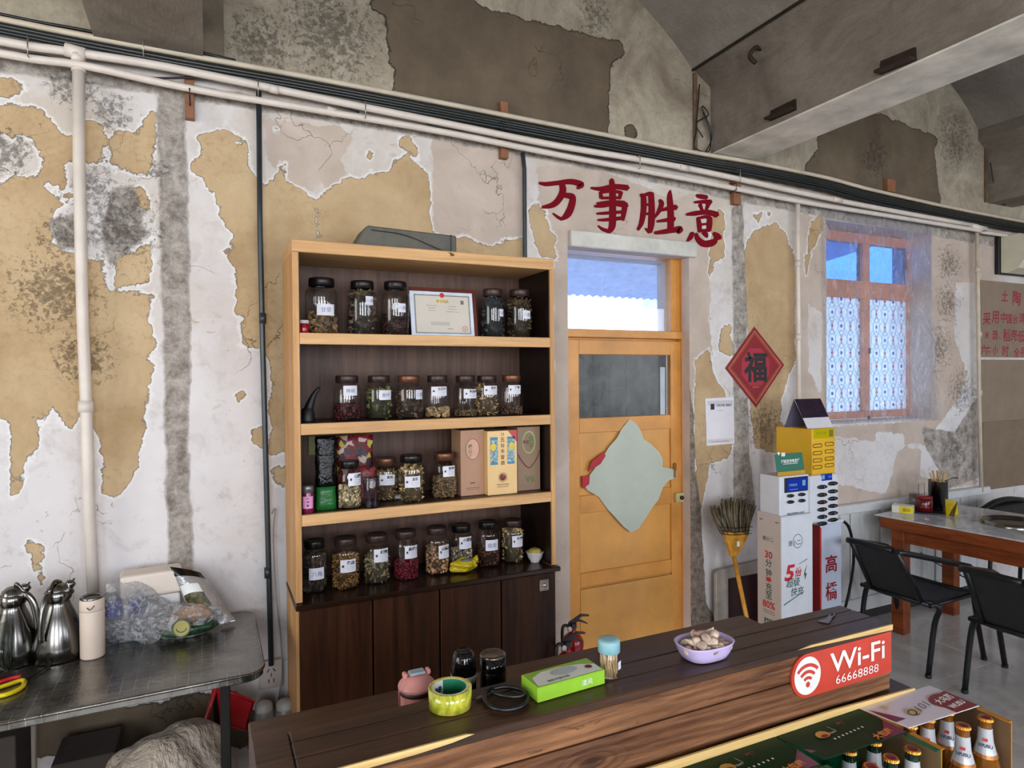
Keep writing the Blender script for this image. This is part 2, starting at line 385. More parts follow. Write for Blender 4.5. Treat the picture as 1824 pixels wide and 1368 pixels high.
jag = k.math('ADD', k.math('MULTIPLY', k.math('SUBTRACT', n1, .5), .10), k.math('MULTIPLY', k.math('SUBTRACT', n1b, .5), .045))
def layer(n_, amp=1.0, wd=.0025, off=0.0):
    s = k.math('ADD', k.math('ADD', attr(n_), off), k.math('MULTIPLY', jag, amp)); return s, k.ramp(s, -wd, wd)
# colours of the coats
white = k.mix(k.ramp(nbig,.35,.7), lin((222,220,222)), lin((204,196,194)))
white = k.mix(k.math('MULTIPLY', k.ramp(nmid,.52,.70), .5), white, lin((172,163,156)))
aged = k.math('MULTIPLY', k.ramp(attr('upper'), -1.5, -.1), k.ramp(k.noise(v,2.4,8,.7,.3),.34,.62)); white = k.mix(k.math('MULTIPLY', aged, .75), white, lin((186,172,150)))
white = k.mix(k.math('MULTIPLY', k.ramp(k.noise(v,9,9,.75,.2),.57,.68), .4), white, lin((140,128,116)))
tanc = k.mix(k.ramp(k.noise(v,3.2,7,.65,.4),.32,.68), lin((170,142,104)), lin((198,173,136)))
tanc = k.mix(k.math('MULTIPLY', k.ramp(k.noise(v,38,6,.75),.5,.72), k.math('MULTIPLY',k.ramp(nbig,.42,.6),.6)), tanc, lin((128,98,58)))
beig = k.mix(k.ramp(k.noise(v,4,6,.6,.5),.35,.7), lin((200,184,172)), lin((178,162,148)))
beig = k.mix(k.math('MULTIPLY', k.ramp(k.noise(v,11,5,.6),.60,.66), .25), beig, lin((140,150,160)))
gry = k.mix(k.ramp(k.noise(v,14,9,.78,.15),.38,.64), lin((124,115,107)), lin((204,196,188)))
uppr = k.mix(k.ramp(k.noise(v,2.6,9,.72,.5),.34,.68), lin((128,116,98)), lin((190,180,160)))
uppr = k.mix(k.math('MULTIPLY',k.ramp(k.noise(v,26,7,.75),.5,.7),.35), uppr, lin((96,86,72)))
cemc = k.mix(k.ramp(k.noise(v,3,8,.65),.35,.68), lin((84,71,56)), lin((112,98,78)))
stn = k.mix(k.ramp(k.noise(v,28,8,.8,.1),.38,.62), lin((92,80,70)), lin((166,152,138)))
s_t, f_t = layer('tan',1.0); s_b, f_b = layer('beige',.8); s_g, f_g = layer('grey',.42,.006); s_c, f_c = layer('cement_and_shade',.9,.004); s_s, f_s = layer('stone',.4,.003)
f_u = k.ramp(k.math('ADD', attr('upper'), k.math('MULTIPLY',jag,.6)), -.01,.012)
col = k.mix(f_b, white, beig)
# worn-through flecks of the ochre coat in the white
fl = k.ramp(k.noise(v,13,9,.7,.8),.655,.665); col = k.mix(k.math('MULTIPLY',fl,.8), col, tanc)
rim = k.math('MULTIPLY', k.ramp(s_t,-.016,-.004), k.math('SUBTRACT',1,f_t)); col = k.mix(k.math('MULTIPLY',rim,.8), col, lin((232,230,228)))
col = k.mix(f_t, col, tanc)
edge = k.math('MULTIPLY', k.ramp(k.math('ABSOLUTE', s_t), .003, .0), .45); col = k.mix(edge, col, lin((96,74,46)))
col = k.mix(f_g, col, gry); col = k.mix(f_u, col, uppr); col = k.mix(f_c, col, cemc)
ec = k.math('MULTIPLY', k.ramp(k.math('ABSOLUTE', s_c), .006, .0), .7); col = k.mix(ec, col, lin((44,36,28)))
col = k.mix(f_s, col, stn)
# mould and soot specks
ms = k.ramp(k.math('ADD', k.noise(v,34,9,.8,.25), k.math('MULTIPLY', attr('mold'), .19)), .62,.74)
ms2 = k.ramp(k.noise(v,19,7,.78,.3),.68,.71)
mm = k.math('MULTIPLY', ms, k.ramp(attr('mold'), .0,.5)); col = k.mix(k.math('MULTIPLY',mm,.62), col, lin((58,52,48)))
col = k.mix(k.math('MULTIPLY',ms2,.55), col, lin((90,76,60)))
# fine cracks
vo = k.n('ShaderNodeTexVoronoi', feature='DISTANCE_TO_EDGE'); vo.inputs['Scale'].default_value = 1.9
dv = k.n('ShaderNodeVectorMath', operation='ADD'); nn = k.n('ShaderNodeTexNoise'); nn.inputs['Scale'].default_value = 5; nn.inputs['Detail'].default_value = 6
sc = k.n('ShaderNodeVectorMath', operation='SCALE'); sc.inputs['Scale'].default_value = .5; k.l(v, nn.inputs['Vector']); k.l(nn.outputs['Color'], sc.inputs[0]); k.l(v, dv.inputs[0]); k.l(sc.outputs[0], dv.inputs[1]); k.l(dv.outputs[0], vo.inputs['Vector'])
ck = k.math('MULTIPLY', k.ramp(vo.outputs['Distance'], .004, .001), k.ramp(nbig,.52,.6)); col = k.mix(k.math('MULTIPLY',ck,.45), col, lin((70,58,46)))
hh = k.math('SUBTRACT', k.math('MULTIPLY', nfin, .12), k.math('MULTIPLY', f_t, .5))
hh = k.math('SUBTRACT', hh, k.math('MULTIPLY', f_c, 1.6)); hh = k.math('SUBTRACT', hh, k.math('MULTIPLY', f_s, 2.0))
hh = k.math('ADD', hh, k.math('MULTIPLY', k.math('MULTIPLY', k.math('ADD', f_g, f_s), k.noise(v,24,8,.8)), 1.6))
hh = k.math('ADD', hh, k.math('MULTIPLY', k.math('MULTIPLY', f_u, n1b), .8)); hh = k.math('SUBTRACT', hh, k.math('MULTIPLY', ck, .8)); hh = k.math('SUBTRACT', hh, k.math('MULTIPLY', mm, .3))
hh = k.math('ADD', hh, k.math('MULTIPLY', nmid, .35))
pbr(k, col, .82, 0, hh, .006)
me.materials.append(m); PLASTER = m

# plain plaster for the rest of the shell
m, k = newmat('ceiling_plaster'); v = k.obj()
c = k.mix(k.ramp(k.noise(v,1.2,9,.68,.4),.34,.68), lin((108,101,92)), lin((156,149,140)))
c = k.mix(k.math('MULTIPLY',k.ramp(k.noise(v,14,8,.75,.8),.56,.72),.5), c, lin((92,84,74)))
pbr(k, c, .85, 0, k.noise(v,16,7,.75), .008); CEILM = m
m, k = newmat('beam_plaster'); v = k.obj()
c = k.mix(k.ramp(k.noise(v,2.5,9,.7,.6),.3,.7), lin((98,88,77)), lin((146,137,125)))
pbr(k, c, .85, 0, k.noise(k.obj((1,.4,1)),18,7,.7), .012); BEAMM = m
side = mat('side_wall_plaster', (196,190,182), .8, var=.15, vs=3, bump=.5)

# ---------------------------------------------------------------- shell: floor, side walls, street wall with windows
fl = thing('floor','', '', (0,0,0), kind='structure')
m, k = newmat('marble_tile'); v = k.obj(); vn = k.noise(v,2.2,8,.7,1.5)
c = k.mix(k.ramp(vn,.35,.7), lin((176,172,166)), lin((204,200,194))); c = k.mix(k.math('MULTIPLY',k.ramp(k.noise(v,1.4,7,.7,3),.5,.56),.25), c, lin((150,140,130)))
pbr(k, c, .16, 0); TILE = m
obj('grout', box(BM(), X0,X1,-3.5,3.0,-.06,-.006), mat('grout',(120,112,104),.9), fl)
tb = None
T = .8
for i in range(int((X1-X0)/T)+1):
    for j in range(9):
        x0 = X0+i*T; x1 = min(x0+T, X1); y1 = 3.0-j*T; y0 = max(y1-T,-3.5)
        if x1-x0 < .05 or y1-y0 < .05: continue
        full = abs(x1-x0-T) < 1e-6 and abs(y1-y0-T) < 1e-6
        if full and tb is not None:
            o = tb.copy(); C.objects.link(o)
        else:
            o = obj('tile', box(BM(), 0.0015,x1-x0-.0015,0.0015,y1-y0-.0015,-.02,0,.001), TILE, fl)
            if full: tb = o
        o.location = (x0,y0,0)
for nm, b in (('wall_left',(X0-.1,X0,-3.5,3.1,0,4.3)),('wall_right',(X1,X1+.1,-3.5,3.1,0,4.3))): struct(nm, box(BM(),*b), side)
bm = BM(); xx = X0; opn = [(x-.68,x+.68) for x,p in WINL]
for a, b in opn: box(bm,xx,a,-3.6,-3.5,0,4.3); box(bm,a,b,-3.6,-3.5,0,.95); box(bm,a,b,-3.6,-3.5,2.95,4.3); xx = b
box(bm,xx,X1,-3.6,-3.5,0,4.3); struct('wall_front', bm, side)
for i_, (a, b) in enumerate(opn):
    bm = BM(); s_ = .05
    box(bm,a,a+s_,-3.55,-3.47,.95,2.95); box(bm,b-s_,b,-3.55,-3.47,.95,2.95); box(bm,a+s_,b-s_,-3.55,-3.47,.95,1.0); box(bm,a+s_,b-s_,-3.55,-3.47,2.9,2.95)
    struct('window_%d'%(i_+2), bm, side)
    # muntin bars stand in front of the daylight so that reflections show the panes
    for nm, bb in (('muntin',(a+.66,a+.71,-3.36,-3.33,1.0,2.9)),('muntin',(a+.02,b-.02,-3.36,-3.33,2.3,2.34))):
        struct('trim_1' if False else 'window_%d'%(i_+2), box(BM(),*bb), side)

# ---------------------------------------------------------------- ceiling: shallow vaults between deep beams
bays = [(-6.16,-3.2),(-3.10,-.20),(-.20+.0,2.60),(3.06,5.46),(5.92,8.5)]
SPR = 3.47
def vault(bm, xa, xb, y0=-3.5, y1=3.0, rise=.62, n=20):
    prev = None
    for i in range(n+1):
        t = i/n; x = xa+(xb-xa)*t; z = SPR+rise*(1-(2*t-1)**4)**.9*1.0 if 0<t<1 else SPR
        u = 2*t-1; z = SPR+rise*(1-abs(u)**2.6)
        a, b = bm.verts.new((x,y0,z)), bm.verts.new((x,y1,z))
        if prev: f = bm.faces.new((prev[0],prev[1],b,a)); f.smooth = True
        prev = (a,b)
bm = BM(); vault(bm,.08,2.60,rise=.5); vault(bm,3.4,5.46,rise=.5); vault(bm,-3.3,-.40,rise=.5); vault(bm,6.3,8.9,rise=.5); struct('ceiling', bm, CEILM)
struct('ceiling', box(BM(), X0,X1,-3.5,3.0,4.2,4.3), CEILM)
def beam(name, x, w=.33):
    bm = BM(); p = [(x-.13,SPR),(x-.0,3.385),(x,3.0),(x+w,3.0),(x+w,3.385),(x+w+.34,SPR),(x+w+.34,4.25),(x-.13,4.25)]
    if name == 'ceiling_beam': p = [(x-.13,SPR+.005),(x,3.39),(x,3.0),(x+w,3.0),(x+w,3.5),(x+w,4.25),(x-.13,4.25)]
    prism(bm,[(a,-3.5,b) for a,b in p],(0,6.5,0)); return bm
tb_ = thing('ceiling_beam','','',(0,0,0),kind='structure')
obj('beam', beam('ceiling_beam',2.73), BEAMM, tb_)
wsf = mat('bounce_lit_whitewash',(214,208,196),.85,var=.2,vs=5,bump=.6)  # floor bounce painted in: whitewashed underside paler, beam faces darker
obj('soffit_strip', box(BM(),2.728,2.885,-3.5,2.999,2.990,2.9995,.002), wsf, tb_); obj('soffit_strip', box(BM(),2.889,3.062,-3.5,2.999,2.991,2.9995,.002), wsf, tb_)
irn = mat('rusty_iron',(58,44,36),.7,.5,var=.3,bump=.4)
# short angle irons bolted to the beam's face
for pts in (((1570,134),(1572,110),(1633,85),(1634,108)),((1374,216),(1376,198),(1419,177),(1420,196))):
    bm = BM(); q = [at_x(a,b,2.73) for a,b in pts]; prism(bm,[Vector((2.727,p.y,p.z)) for p in q],(-.012,0,0))
    q2 = [q[0],q[3],q[3]+Vector((0,0,.012)),q[0]+Vector((0,0,.012))]; prism(bm,[Vector((2.727,p.y,p.z)) for p in q2],(-.05,0,0))
    obj('angle_iron', bm, irn, tb_)
o = obj('hook', tube(BM(),[(2.73,at_x(1363,90,2.73).y,at_x(1363,90,2.73).z+.0),(2.66,at_x(1363,90,2.73).y,at_x(1363,90,2.73).z),(2.64,at_x(1363,90,2.73).y+.02,at_x(1363,90,2.73).z-.04),(2.66,at_x(1363,90,2.73).y,at_x(1363,90,2.73).z-.08)],.012,6,4), irn, tb_)
struct('beam_3', beam('b',5.52), BEAMM); struct('beam_1', beam('b',-.40+.02,.38), BEAMM)
# dark cracks / chases where the vault meets the beam, and upright corner chases on the wall
dk = mat('dark_joint',(46,38,32),.9)
for x, y0 in ((2.60,.2),(5.46,.2)):
    bm = BM(); tube(bm,[(x-.005,3.0,SPR-.003),(x-.005,-1.0,SPR-.003)],.008,6); struct('trim_2', bm, dk)
cr_w = mat('corner_wood',(104,84,62),.8,var=.3,vs=20)
for px in (1236,1754):
    p = at_y(px,190,WY); struct('trim_3', box(BM(),p.x-.012,p.x+.012,WY-.02,WY,3.0,SPR-.02,.003), cr_w)
wire = mat('black_cable',(20,20,22),.45)
for k_, pts in enumerate((((1246,150),(1240,230),(1238,262),(1262,270),(1265,240),(1252,200)),((1252,245),(1240,220),(1262,205),(1250,190),(1268,240),(1255,275)),((1764,290),(1775,345),(1790,366),(1788,340)))):
    tag(obj('loose_wire', tube(BM(),[at_y(a,b,2.96) for a,b in pts],.004,5,5), wire), ('thin black wire dangling from the corner where the big beam meets the wall','tangled black wire looping beside the beam end above the pipes','black wire hanging in the far corner above the window')[k_], 'wire')
# concrete boards of the column head at the upper left
cc = mat('board_marked_concrete',(118,106,90),.85,var=.3,vs=5,bump=.6)
for k_, (a, b) in enumerate(((262,325),(326,352),(353,400))):
    p, q = at_y(a,40,WY), at_y(b,40,WY); struct('column_1', box(BM(),p.x+.004,q.x-.004,WY-(.03,.045,.02)[k_],WY,2.97,4.2,.004), cc)

# ---------------------------------------------------------------- window
wx0, wx1 = W0, W1; wd = .16
jamb = mat('reveal_plaster',(206,190,178),.8,var=.12,vs=4,bump=.4)
orange = mat('faded_orange_paint',(214,140,104),.5,var=.16,vs=9,bump=.15)
bm = BM(); e = .0006; box(bm,wx0-.02,wx0,WY+e,WY+.3,WZ0,WZ1); box(bm,wx1,wx1+.02,WY+e,WY+.3,WZ0,WZ1); box(bm,wx0-.02,wx1+.02,WY+e,WY+.3,WZ1,WZ1+.02); box(bm,wx0-.02,wx1+.02,WY+e,WY+.3,WZ0-.02,WZ0)
struct('trim_4', bm, jamb)
fy0, fy1 = WY+wd, WY+wd+.05; win = thing('window_1','','',(wx0,fy0,WZ0),kind='structure')
def fx(px,py=600): return at_y(px,py,fy0).x
xr = fx(1627); xm = fx(1542); xl = wx0+.005; zt = WZ1-.01; zb = WZ0+.01; z_m0 = at_y(1560,533,fy0).z; z_m1 = at_y(1560,503,fy0).z
r_ = (xl,xr)
for nm, b in (('frame_stile',(xl,xl+.05,fy0,fy1,zb,zt)),('frame_stile',(xr-.055,xr,fy0,fy1,zb,zt)),('head_rail',(xl+.05,xr-.055,fy0,fy1,zt-.07,zt)),('sill_rail',(xl+.05,xr-.055,fy0,fy1,zb,zb+.05)),
              ('mullion',(xm-.035,xm+.035,fy0-.01,fy1,zb+.05,zt-.07)),('transom_bar',(xl+.05,xr-.055,fy0-.005,fy1-.005,z_m0,z_m1))):
    obj(nm, box(BM(),*b,.004), orange, win)
struct('trim_5', box(BM(), xr, wx1, fy0, fy1, zb, zt), jamb)
blue = thinglass('blue_glass',(0.35,0.62,1.0),.9)
for a, b in ((xl+.05,xm-.035),(xm+.035,xr-.055)): obj('pane', box(BM(),a,b,fy0+.02,fy0+.024,z_m1,zt-.07), blue, win)
# patterned frosted film panes
m, k = newmat('patterned_film'); tcn = k.n('ShaderNodeTexCoord'); sp = k.n('ShaderNodeSeparateXYZ'); k.l(tcn.outputs['Object'], sp.inputs[0])
u_ = k.math('MULTIPLY', sp.outputs['X'], 1/.188); v_ = k.math('MULTIPLY', sp.outputs['Z'], 1/.192)
cu_ = k.math('COSINE', k.math('MULTIPLY', u_, 2*PI)); cv_ = k.math('COSINE', k.math('MULTIPLY', v_, 2*PI)); g1 = k.math('ADD', cu_, cv_)
l1 = k.ramp(k.math('ABSOLUTE', k.math('SUBTRACT', k.math('ABSOLUTE', g1), .55)), .13, .06); l2 = k.ramp(k.math('ABSOLUTE', k.math('SUBTRACT', k.math('ABSOLUTE', k.math('SUBTRACT', cu_, k.math('MULTIPLY',cv_,.35))), .75)), .12,.05)
cc2 = k.math('MULTIPLY', cu_, cv_); pk2 = k.ramp(cc2, .90,.94); pb = k.ramp(cc2, -.90,-.94)
pcol = k.mix(k.math('MULTIPLY', k.math('MAXIMUM', l1, l2), .5), lin((240,246,248)), lin((96,128,140))); pcol = k.mix(pk2, pcol, lin((216,130,160))); pcol = k.mix(pb, pcol, lin((90,130,190)))
tr = k.n('ShaderNodeBsdfTranslucent'); k.l(pcol, tr.inputs[0]); gl = k.n('ShaderNodeBsdfGlossy'); gl.inputs['Roughness'].default_value = .2; gl.inputs[0].default_value = (.9,.9,.9,1)
tp = k.n('ShaderNodeBsdfTransparent'); k.l(pcol, tp.inputs[0]); m1 = k.n('ShaderNodeMixShader'); m1.inputs[0].default_value = .35; k.l(tr.outputs[0], m1.inputs[1]); k.l(tp.outputs[0], m1.inputs[2])
m2 = k.n('ShaderNodeMixShader'); m2.inputs[0].default_value = .05; k.l(m1.outputs[0], m2.inputs[1]); k.l(gl.outputs[0], m2.inputs[2]); k.l(m2.outputs[0], k.out.inputs[0]); FILM = m
for a, b in ((xl+.05,xm-.035),(xm+.035,xr-.055)): obj('patterned_pane', box(BM(),a,b,fy0+.02,fy0+.024,zb+.05,z_m0), FILM, win)
iron = mat('hinge_iron',(70,56,44),.6,.6)
for px, py in ((1546,405),(1629,528),(1546,625),(1628,653),(1546,745),(1628,735)):
    p = at_y(px,py,fy0); obj('hinge', box(BM(),p.x-.012,p.x+.012,fy0-.018,fy0-.001,p.z-.02,p.z+.02,.003), iron, win)
# plastic sheet taped over the opening
m, k = newmat('clear_plastic_sheet'); v = k.obj()
tp = k.n('ShaderNodeBsdfTransparent'); tp.inputs[0].default_value = (.93,.93,.95,1); df = k.n('ShaderNodeBsdfTranslucent'); df.inputs[0].default_value = (.85,.85,.9,1)
d2 = k.n('ShaderNodeBsdfDiffuse'); d2.inputs[0].default_value = (.8,.8,.82,1); gl = k.n('ShaderNodeBsdfGlossy'); gl.inputs['Roughness'].default_value = .12
wr = k.noise(k.obj((1,1,.35)),13,6,.7,2.5); bp = k.n('ShaderNodeBump'); bp.inputs['Distance'].default_value = .02; k.l(wr, bp.inputs['Height'])
for q in (gl,d2): k.l(bp.outputs[0], q.inputs['Normal'])
ma, mb, mc = (k.n('ShaderNodeMixShader') for _ in range(3))
ma.inputs[0].default_value = .5; k.l(df.outputs[0], ma.inputs[1]); k.l(d2.outputs[0], ma.inputs[2])
k.l(k.math('ADD', .17, k.math('MULTIPLY', k.ramp(wr,.50,.66), .34)), mb.inputs[0]); k.l(tp.outputs[0], mb.inputs[1]); k.l(ma.outputs[0], mb.inputs[2])
fr = k.n('ShaderNodeLayerWeight'); fr.inputs[0].default_value = .5; k.l(bp.outputs[0], fr.inputs['Normal']); k.l(k.math('ADD', .05, k.math('MULTIPLY', k.math('POWER', fr.outputs['Facing'], 4.0), .5)), mc.inputs[0])
k.l(mb.outputs[0], mc.inputs[1]); k.l(gl.outputs[0], mc.inputs[2]); k.l(mc.outputs[0], k.out.inputs[0]); PLAST = m
bm = BM(); nu, nv = 26, 40; rows = []
for j in range(nv+1):
    t = j/nv; L = at_y(1462+8*t, 366+390*t, WY-.012); R = at_y(1657+8*t+(8 if t>.7 else 0)*(t-.7)/.3, 398+350*t, WY-.012); row = []
    for i in range(nu+1):
        s = i/nu; p = L.lerp(R,s); p.y += -.006+.008*math.sin(s*21+t*5)*math.sin(t*17+s*3)-.012*max(0,s-.85)/.15*(1 if t>.5 else .2)-.03*math.exp(-((t-.93)/.06)**2)*math.sin(s*9)**2+.03*min(1,max(0,s*6-.6))*min(1,max(0,(1-s)*9-.6))*math.sin(PI*t)
        row.append(bm.verts.new(p))
    rows.append(row)
for a, b in zip(rows, rows[1:]):
    for i in range(nu): bm.faces.new((a[i],a[i+1],b[i+1],b[i])).smooth = True
tag(obj('plastic_sheet', bm, PLAST), 'clear wrinkled plastic sheet taped over the window', 'sheet')

# ---------------------------------------------------------------- outside: buildings and canopy seen through the glass
gnd = mat('outdoor_concrete',(190,190,188),.9); struct('ground', box(BM(),-14,24,3.4,30,-.3,-.05), gnd)
wht = mat('sunlit_render',(225,235,245),.8)
bl = thing('building','pale house with a pitched gable seen through the blue panes','building',(9.5,8,0))
g0 = at_y(1556,505,8).x; obj('wall', prism(BM(),[(g0-3,8,0),(g0+1.1,8,0),(g0+1.1,8,5.3),(g0+.8,8,5.3),(g0+.3,8,4.0),(g0-.2,8,3.55),(g0-3,8,3.5)],(0,3,0)), wht, bl)
obj('chimney', box(BM(),g0+.62,g0+.9,7.9,8.2,3.4,6.2,.01), wht, bl)
cp = mat('corrugated_canopy',(206,210,224),.6,var=.1)
cn = thing('canopy','grey corrugated canopy roof outside above the door','canopy',(2.2,4,2.6))
bm = BM()
for i in range(44):
    x = .9+i*.09; prism(bm,[(x,3.35,2.72),(x+.045,3.35,2.745),(x+.09,3.35,2.72),(x+.09,3.35,2.73),(x+.045,3.35,2.755),(x,3.35,2.73)],(0,2.2,-.25))
obj('roof_sheet', bm, cp, cn)
obj('brace', tube(BM(),[(1.75,3.5,2.25),(2.15,4.3,2.62)],.02,6), cp, cn); obj('post', tube(BM(),[(2.35,5.4,0),(2.35,5.4,2.5)],.025,8), cp, cn)
c2 = thing('canopy','dark sheet awning outside over the upper left window pane','canopy',(5,4,3))
obj('roof_sheet', box(BM(),3.6,5.1,3.01,4.6,2.93,2.96), mat('awning_sheet',(96,104,112),.7), c2)
# ================================================================ DOOR
oc = mat('ochre_gloss_paint',(212,148,72),.36,var=.13,vs=5,bump=.25,bs=30)
oc2 = mat('ochre_panel_paint',(216,156,80),.32,var=.12,vs=3.5,bump=.2,bs=22)
DY = WY+.085
bm = BM(); box(bm,D0-.02,D0,WY+.0006,WY+.3,0,DZ); box(bm,D1,D1+.02,WY+.0006,WY+.3,0,DZ); box(bm,D0-.02,D1+.02,WY+.0006,WY+.3,DZ,DZ+.02); struct('trim_6', bm, jamb)
lp, lq = at_y(1012,428,WY), at_y(1234,440,WY)
o = struct('lintel', box(BM(),lp.x,lq.x+.004,WY-.035,WY,at_y(1012,440,WY).z,at_y(1012,411,WY).z,.005), mat('whitewashed_wood',(206,204,196),.7,var=.14,vs=7,bump=.5))
dr = thing('door_1','','',(D0,DY,0),kind='structure')
def dz(py, px=1120): return at_y(px,py,DY).z
def dx(px): return at_y(px,800,DY).x
JR0, JR1 = dx(1197), dx(1222)+.004
zt_ = DZ; zg1 = dz(455,1100); zg0 = at_y(1100,588,DY).z; zr0 = at_y(1100,602,DY).z
D0i = D0+.003
obj('frame_jamb', box(BM(),JR1-.004,D1-.001,DY-.02,DY+.08,0,zt_-.002,.003), oc, dr)
obj('frame_head', box(BM(),D0i,JR1-.005,DY-.02,DY+.08,zg1+.012,zt_-.002,.003), oc, dr)
obj('transom_rail', box(BM(),D0i,JR1-.005,DY-.02,DY+.08,zr0,zg0,.003), oc, dr)
obj('transom_jamb', box(BM(),JR0,JR1-.005,DY,DY+.06,zg0,zg1+.012,.003), oc, dr)
gl1 = thinglass('window_glass',(.86,.9,.97),.9)
xm_ = at_y(1078,520,DY).x
obj('pane', box(BM(),D0i,xm_-.001,DY+.03,DY+.034,zg0,zg1+.012), gl1, dr); obj('pane', box(BM(),xm_+.001,JR0,DY+.03,DY+.034,zg0,zg1+.012), gl1, dr)
# leaf
LX0, LX1 = D0i+.006, JR1-.010; LT = zr0-.014
lf = obj('leaf', box(BM(),LX0+.05,LX1-.05,DY+.012,DY+.03,.02,at_y(1110,745,DY).z), oc2, dr)
sL, sR = at_y(1032,800,DY).x, at_y(1195,800,DY).x
def rail(name, pa, pb, x0=sL, x1=sR, y=-.002): obj(name, box(BM(),x0,x1,DY+y,DY+.034,at_y(1110,pb,DY).z,at_y(1110,pa,DY).z,.003), oc, dr)
obj('stile', box(BM(),LX0,sL,DY-.004,DY+.036,.01,LT,.003), oc, dr); obj('stile', box(BM(),sR,LX1,DY-.004,DY+.036,.01,LT,.003), oc, dr)
obj('top_rail', box(BM(),sL,sR,DY-.004,DY+.036,at_y(1110,632,DY).z,LT,.003), oc, dr)
rail('rail',742,768); rail('rail',876,907); rail('rail',1010,1034)
obj('panel', box(BM(),sL-.004,sR+.004,DY-.008,DY-.0045,.02,at_y(1110,1037,DY).z,.001), oc2, dr)
gz0, gz1 = at_y(1110,742,DY).z, at_y(1110,632,DY).z
obj('pane', box(BM(),sL,sR,DY+.008,DY+.011,gz0,gz1), thinglass('dull_glass',(.95,.95,.95),.25,.2), dr); obj('door_stop', box(BM(),D0i,JR1-.005,DY+.036,DY+.08,LT-.03,zr0), oc, dr)
# quilted padding behind the leaf glass
m, k = newmat('quilted_grey'); v = k.obj(); pbr(k, k.mix(k.ramp(k.noise(v,9,7,.7,1.2),.35,.7), lin((70,74,76)), lin((128,132,132))), .45, 0, k.noise(k.obj((1.4,1,.8)),16,6,.7,1.5), .02); QU = m
nq = 5; qx1 = at_y(1180,690,DY).x
for i in range(nq):
    a = sL+(qx1-sL)*i/nq; b = sL+(qx1-sL)*(i+1)/nq; bm = BM(); rows = []
    for j in range(13):
        row = []
        for i2 in range(7):
            s = i2/6; row.append(bm.verts.new((a+(b-a)*s, DY+.034-.018*math.sin(PI*s)-.003*math.sin(j*2.1+i*1.7+i2), gz0+(gz1-gz0)*j/12)))
        rows.append(row)
    for p, q in zip(rows, rows[1:]):
        for i2 in range(6): bm.faces.new((p[i2],p[i2+1],q[i2+1],q[i2])).smooth = True
    obj('quilt_panel', bm, QU, dr)
obj('reflector_strip', box(BM(),qx1+.008,sR-.016,DY+.03,DY+.036,gz0,gz1-.07), mat('pale_strip',(190,205,215),.4), dr)
obj('backing', box(BM(),sL,sR,DY+.04,DY+.05,gz0,gz1), mat('dark_backing',(40,44,48),.8), dr)
# torn-off paper lozenge and its red remains
def dpt(*p): return [Vector((at_y(x,y,DY-.0045).x, DY-.0045-.004, at_y(x,y,DY-.0045).z)) for x,y in p]
ppr = mat('greyish_paper',(186,194,180),.7,var=.06,vs=4)
bm = BM(); prism(bm, dpt((1121,746),(1133,755),(1141,768),(1146,782),(1160,792),(1174,806),(1180,818),(1179,832),(1192,834),(1204,838),(1205,850),(1190,856),(1180,868),(1172,890),(1160,905),(1148,925),(1136,942),(1123,948),(1110,938),(1092,918),(1080,905),(1066,885),(1044,872),(1040,860),(1048,848),(1062,830),(1074,812),(1084,796),(1098,780),(1107,763)), (0,-.0008,0))
obj('torn_paper', bm, ppr, dr)
red = mat('red_paper',(176,20,36),.4,var=.1)
bm = BM(); prism(bm, dpt((1075,804),(1077,812),(1068,826),(1046,840),(1052,822)), (0,-.006,0)); obj('red_scrap', bm, red, dr)
bm = BM(); prism(bm, dpt((1035,848),(1049,847),(1048,862),(1036,870)), (0,-.006,0)); obj('red_scrap', bm, red, dr)
# rim lock, keyhole rosette, latch holes
lk = at_y(1208,885,DY-.004); cream = mat('cream_metal',(206,190,138),.4,.3)
o = obj('rim_lock', box(BM(),lk.x-.034,lk.x+.034,DY-.03,DY-.004,lk.z-.028,lk.z+.028,.003), cream, dr); blk = mat('black_plastic',(18,18,20),.35)
obj('lock_knob', lathe(BM(),[(0,.012),(.011,.012),(.013,.006),(.011,0)],(0,0,0),16,M=Matrix.Translation((lk.x+.002,DY-.03,lk.z))@Matrix.Rotation(PI/2,4,'X')), blk, o)
p = at_y(1201,838,DY-.004); obj('handle_scar', box(BM(),p.x-.012,p.x+.012,DY-.012,DY-.004,p.z-.045,p.z+.045,.006), mat('worn_wood',(150,96,48),.7,var=.3,vs=20), dr)

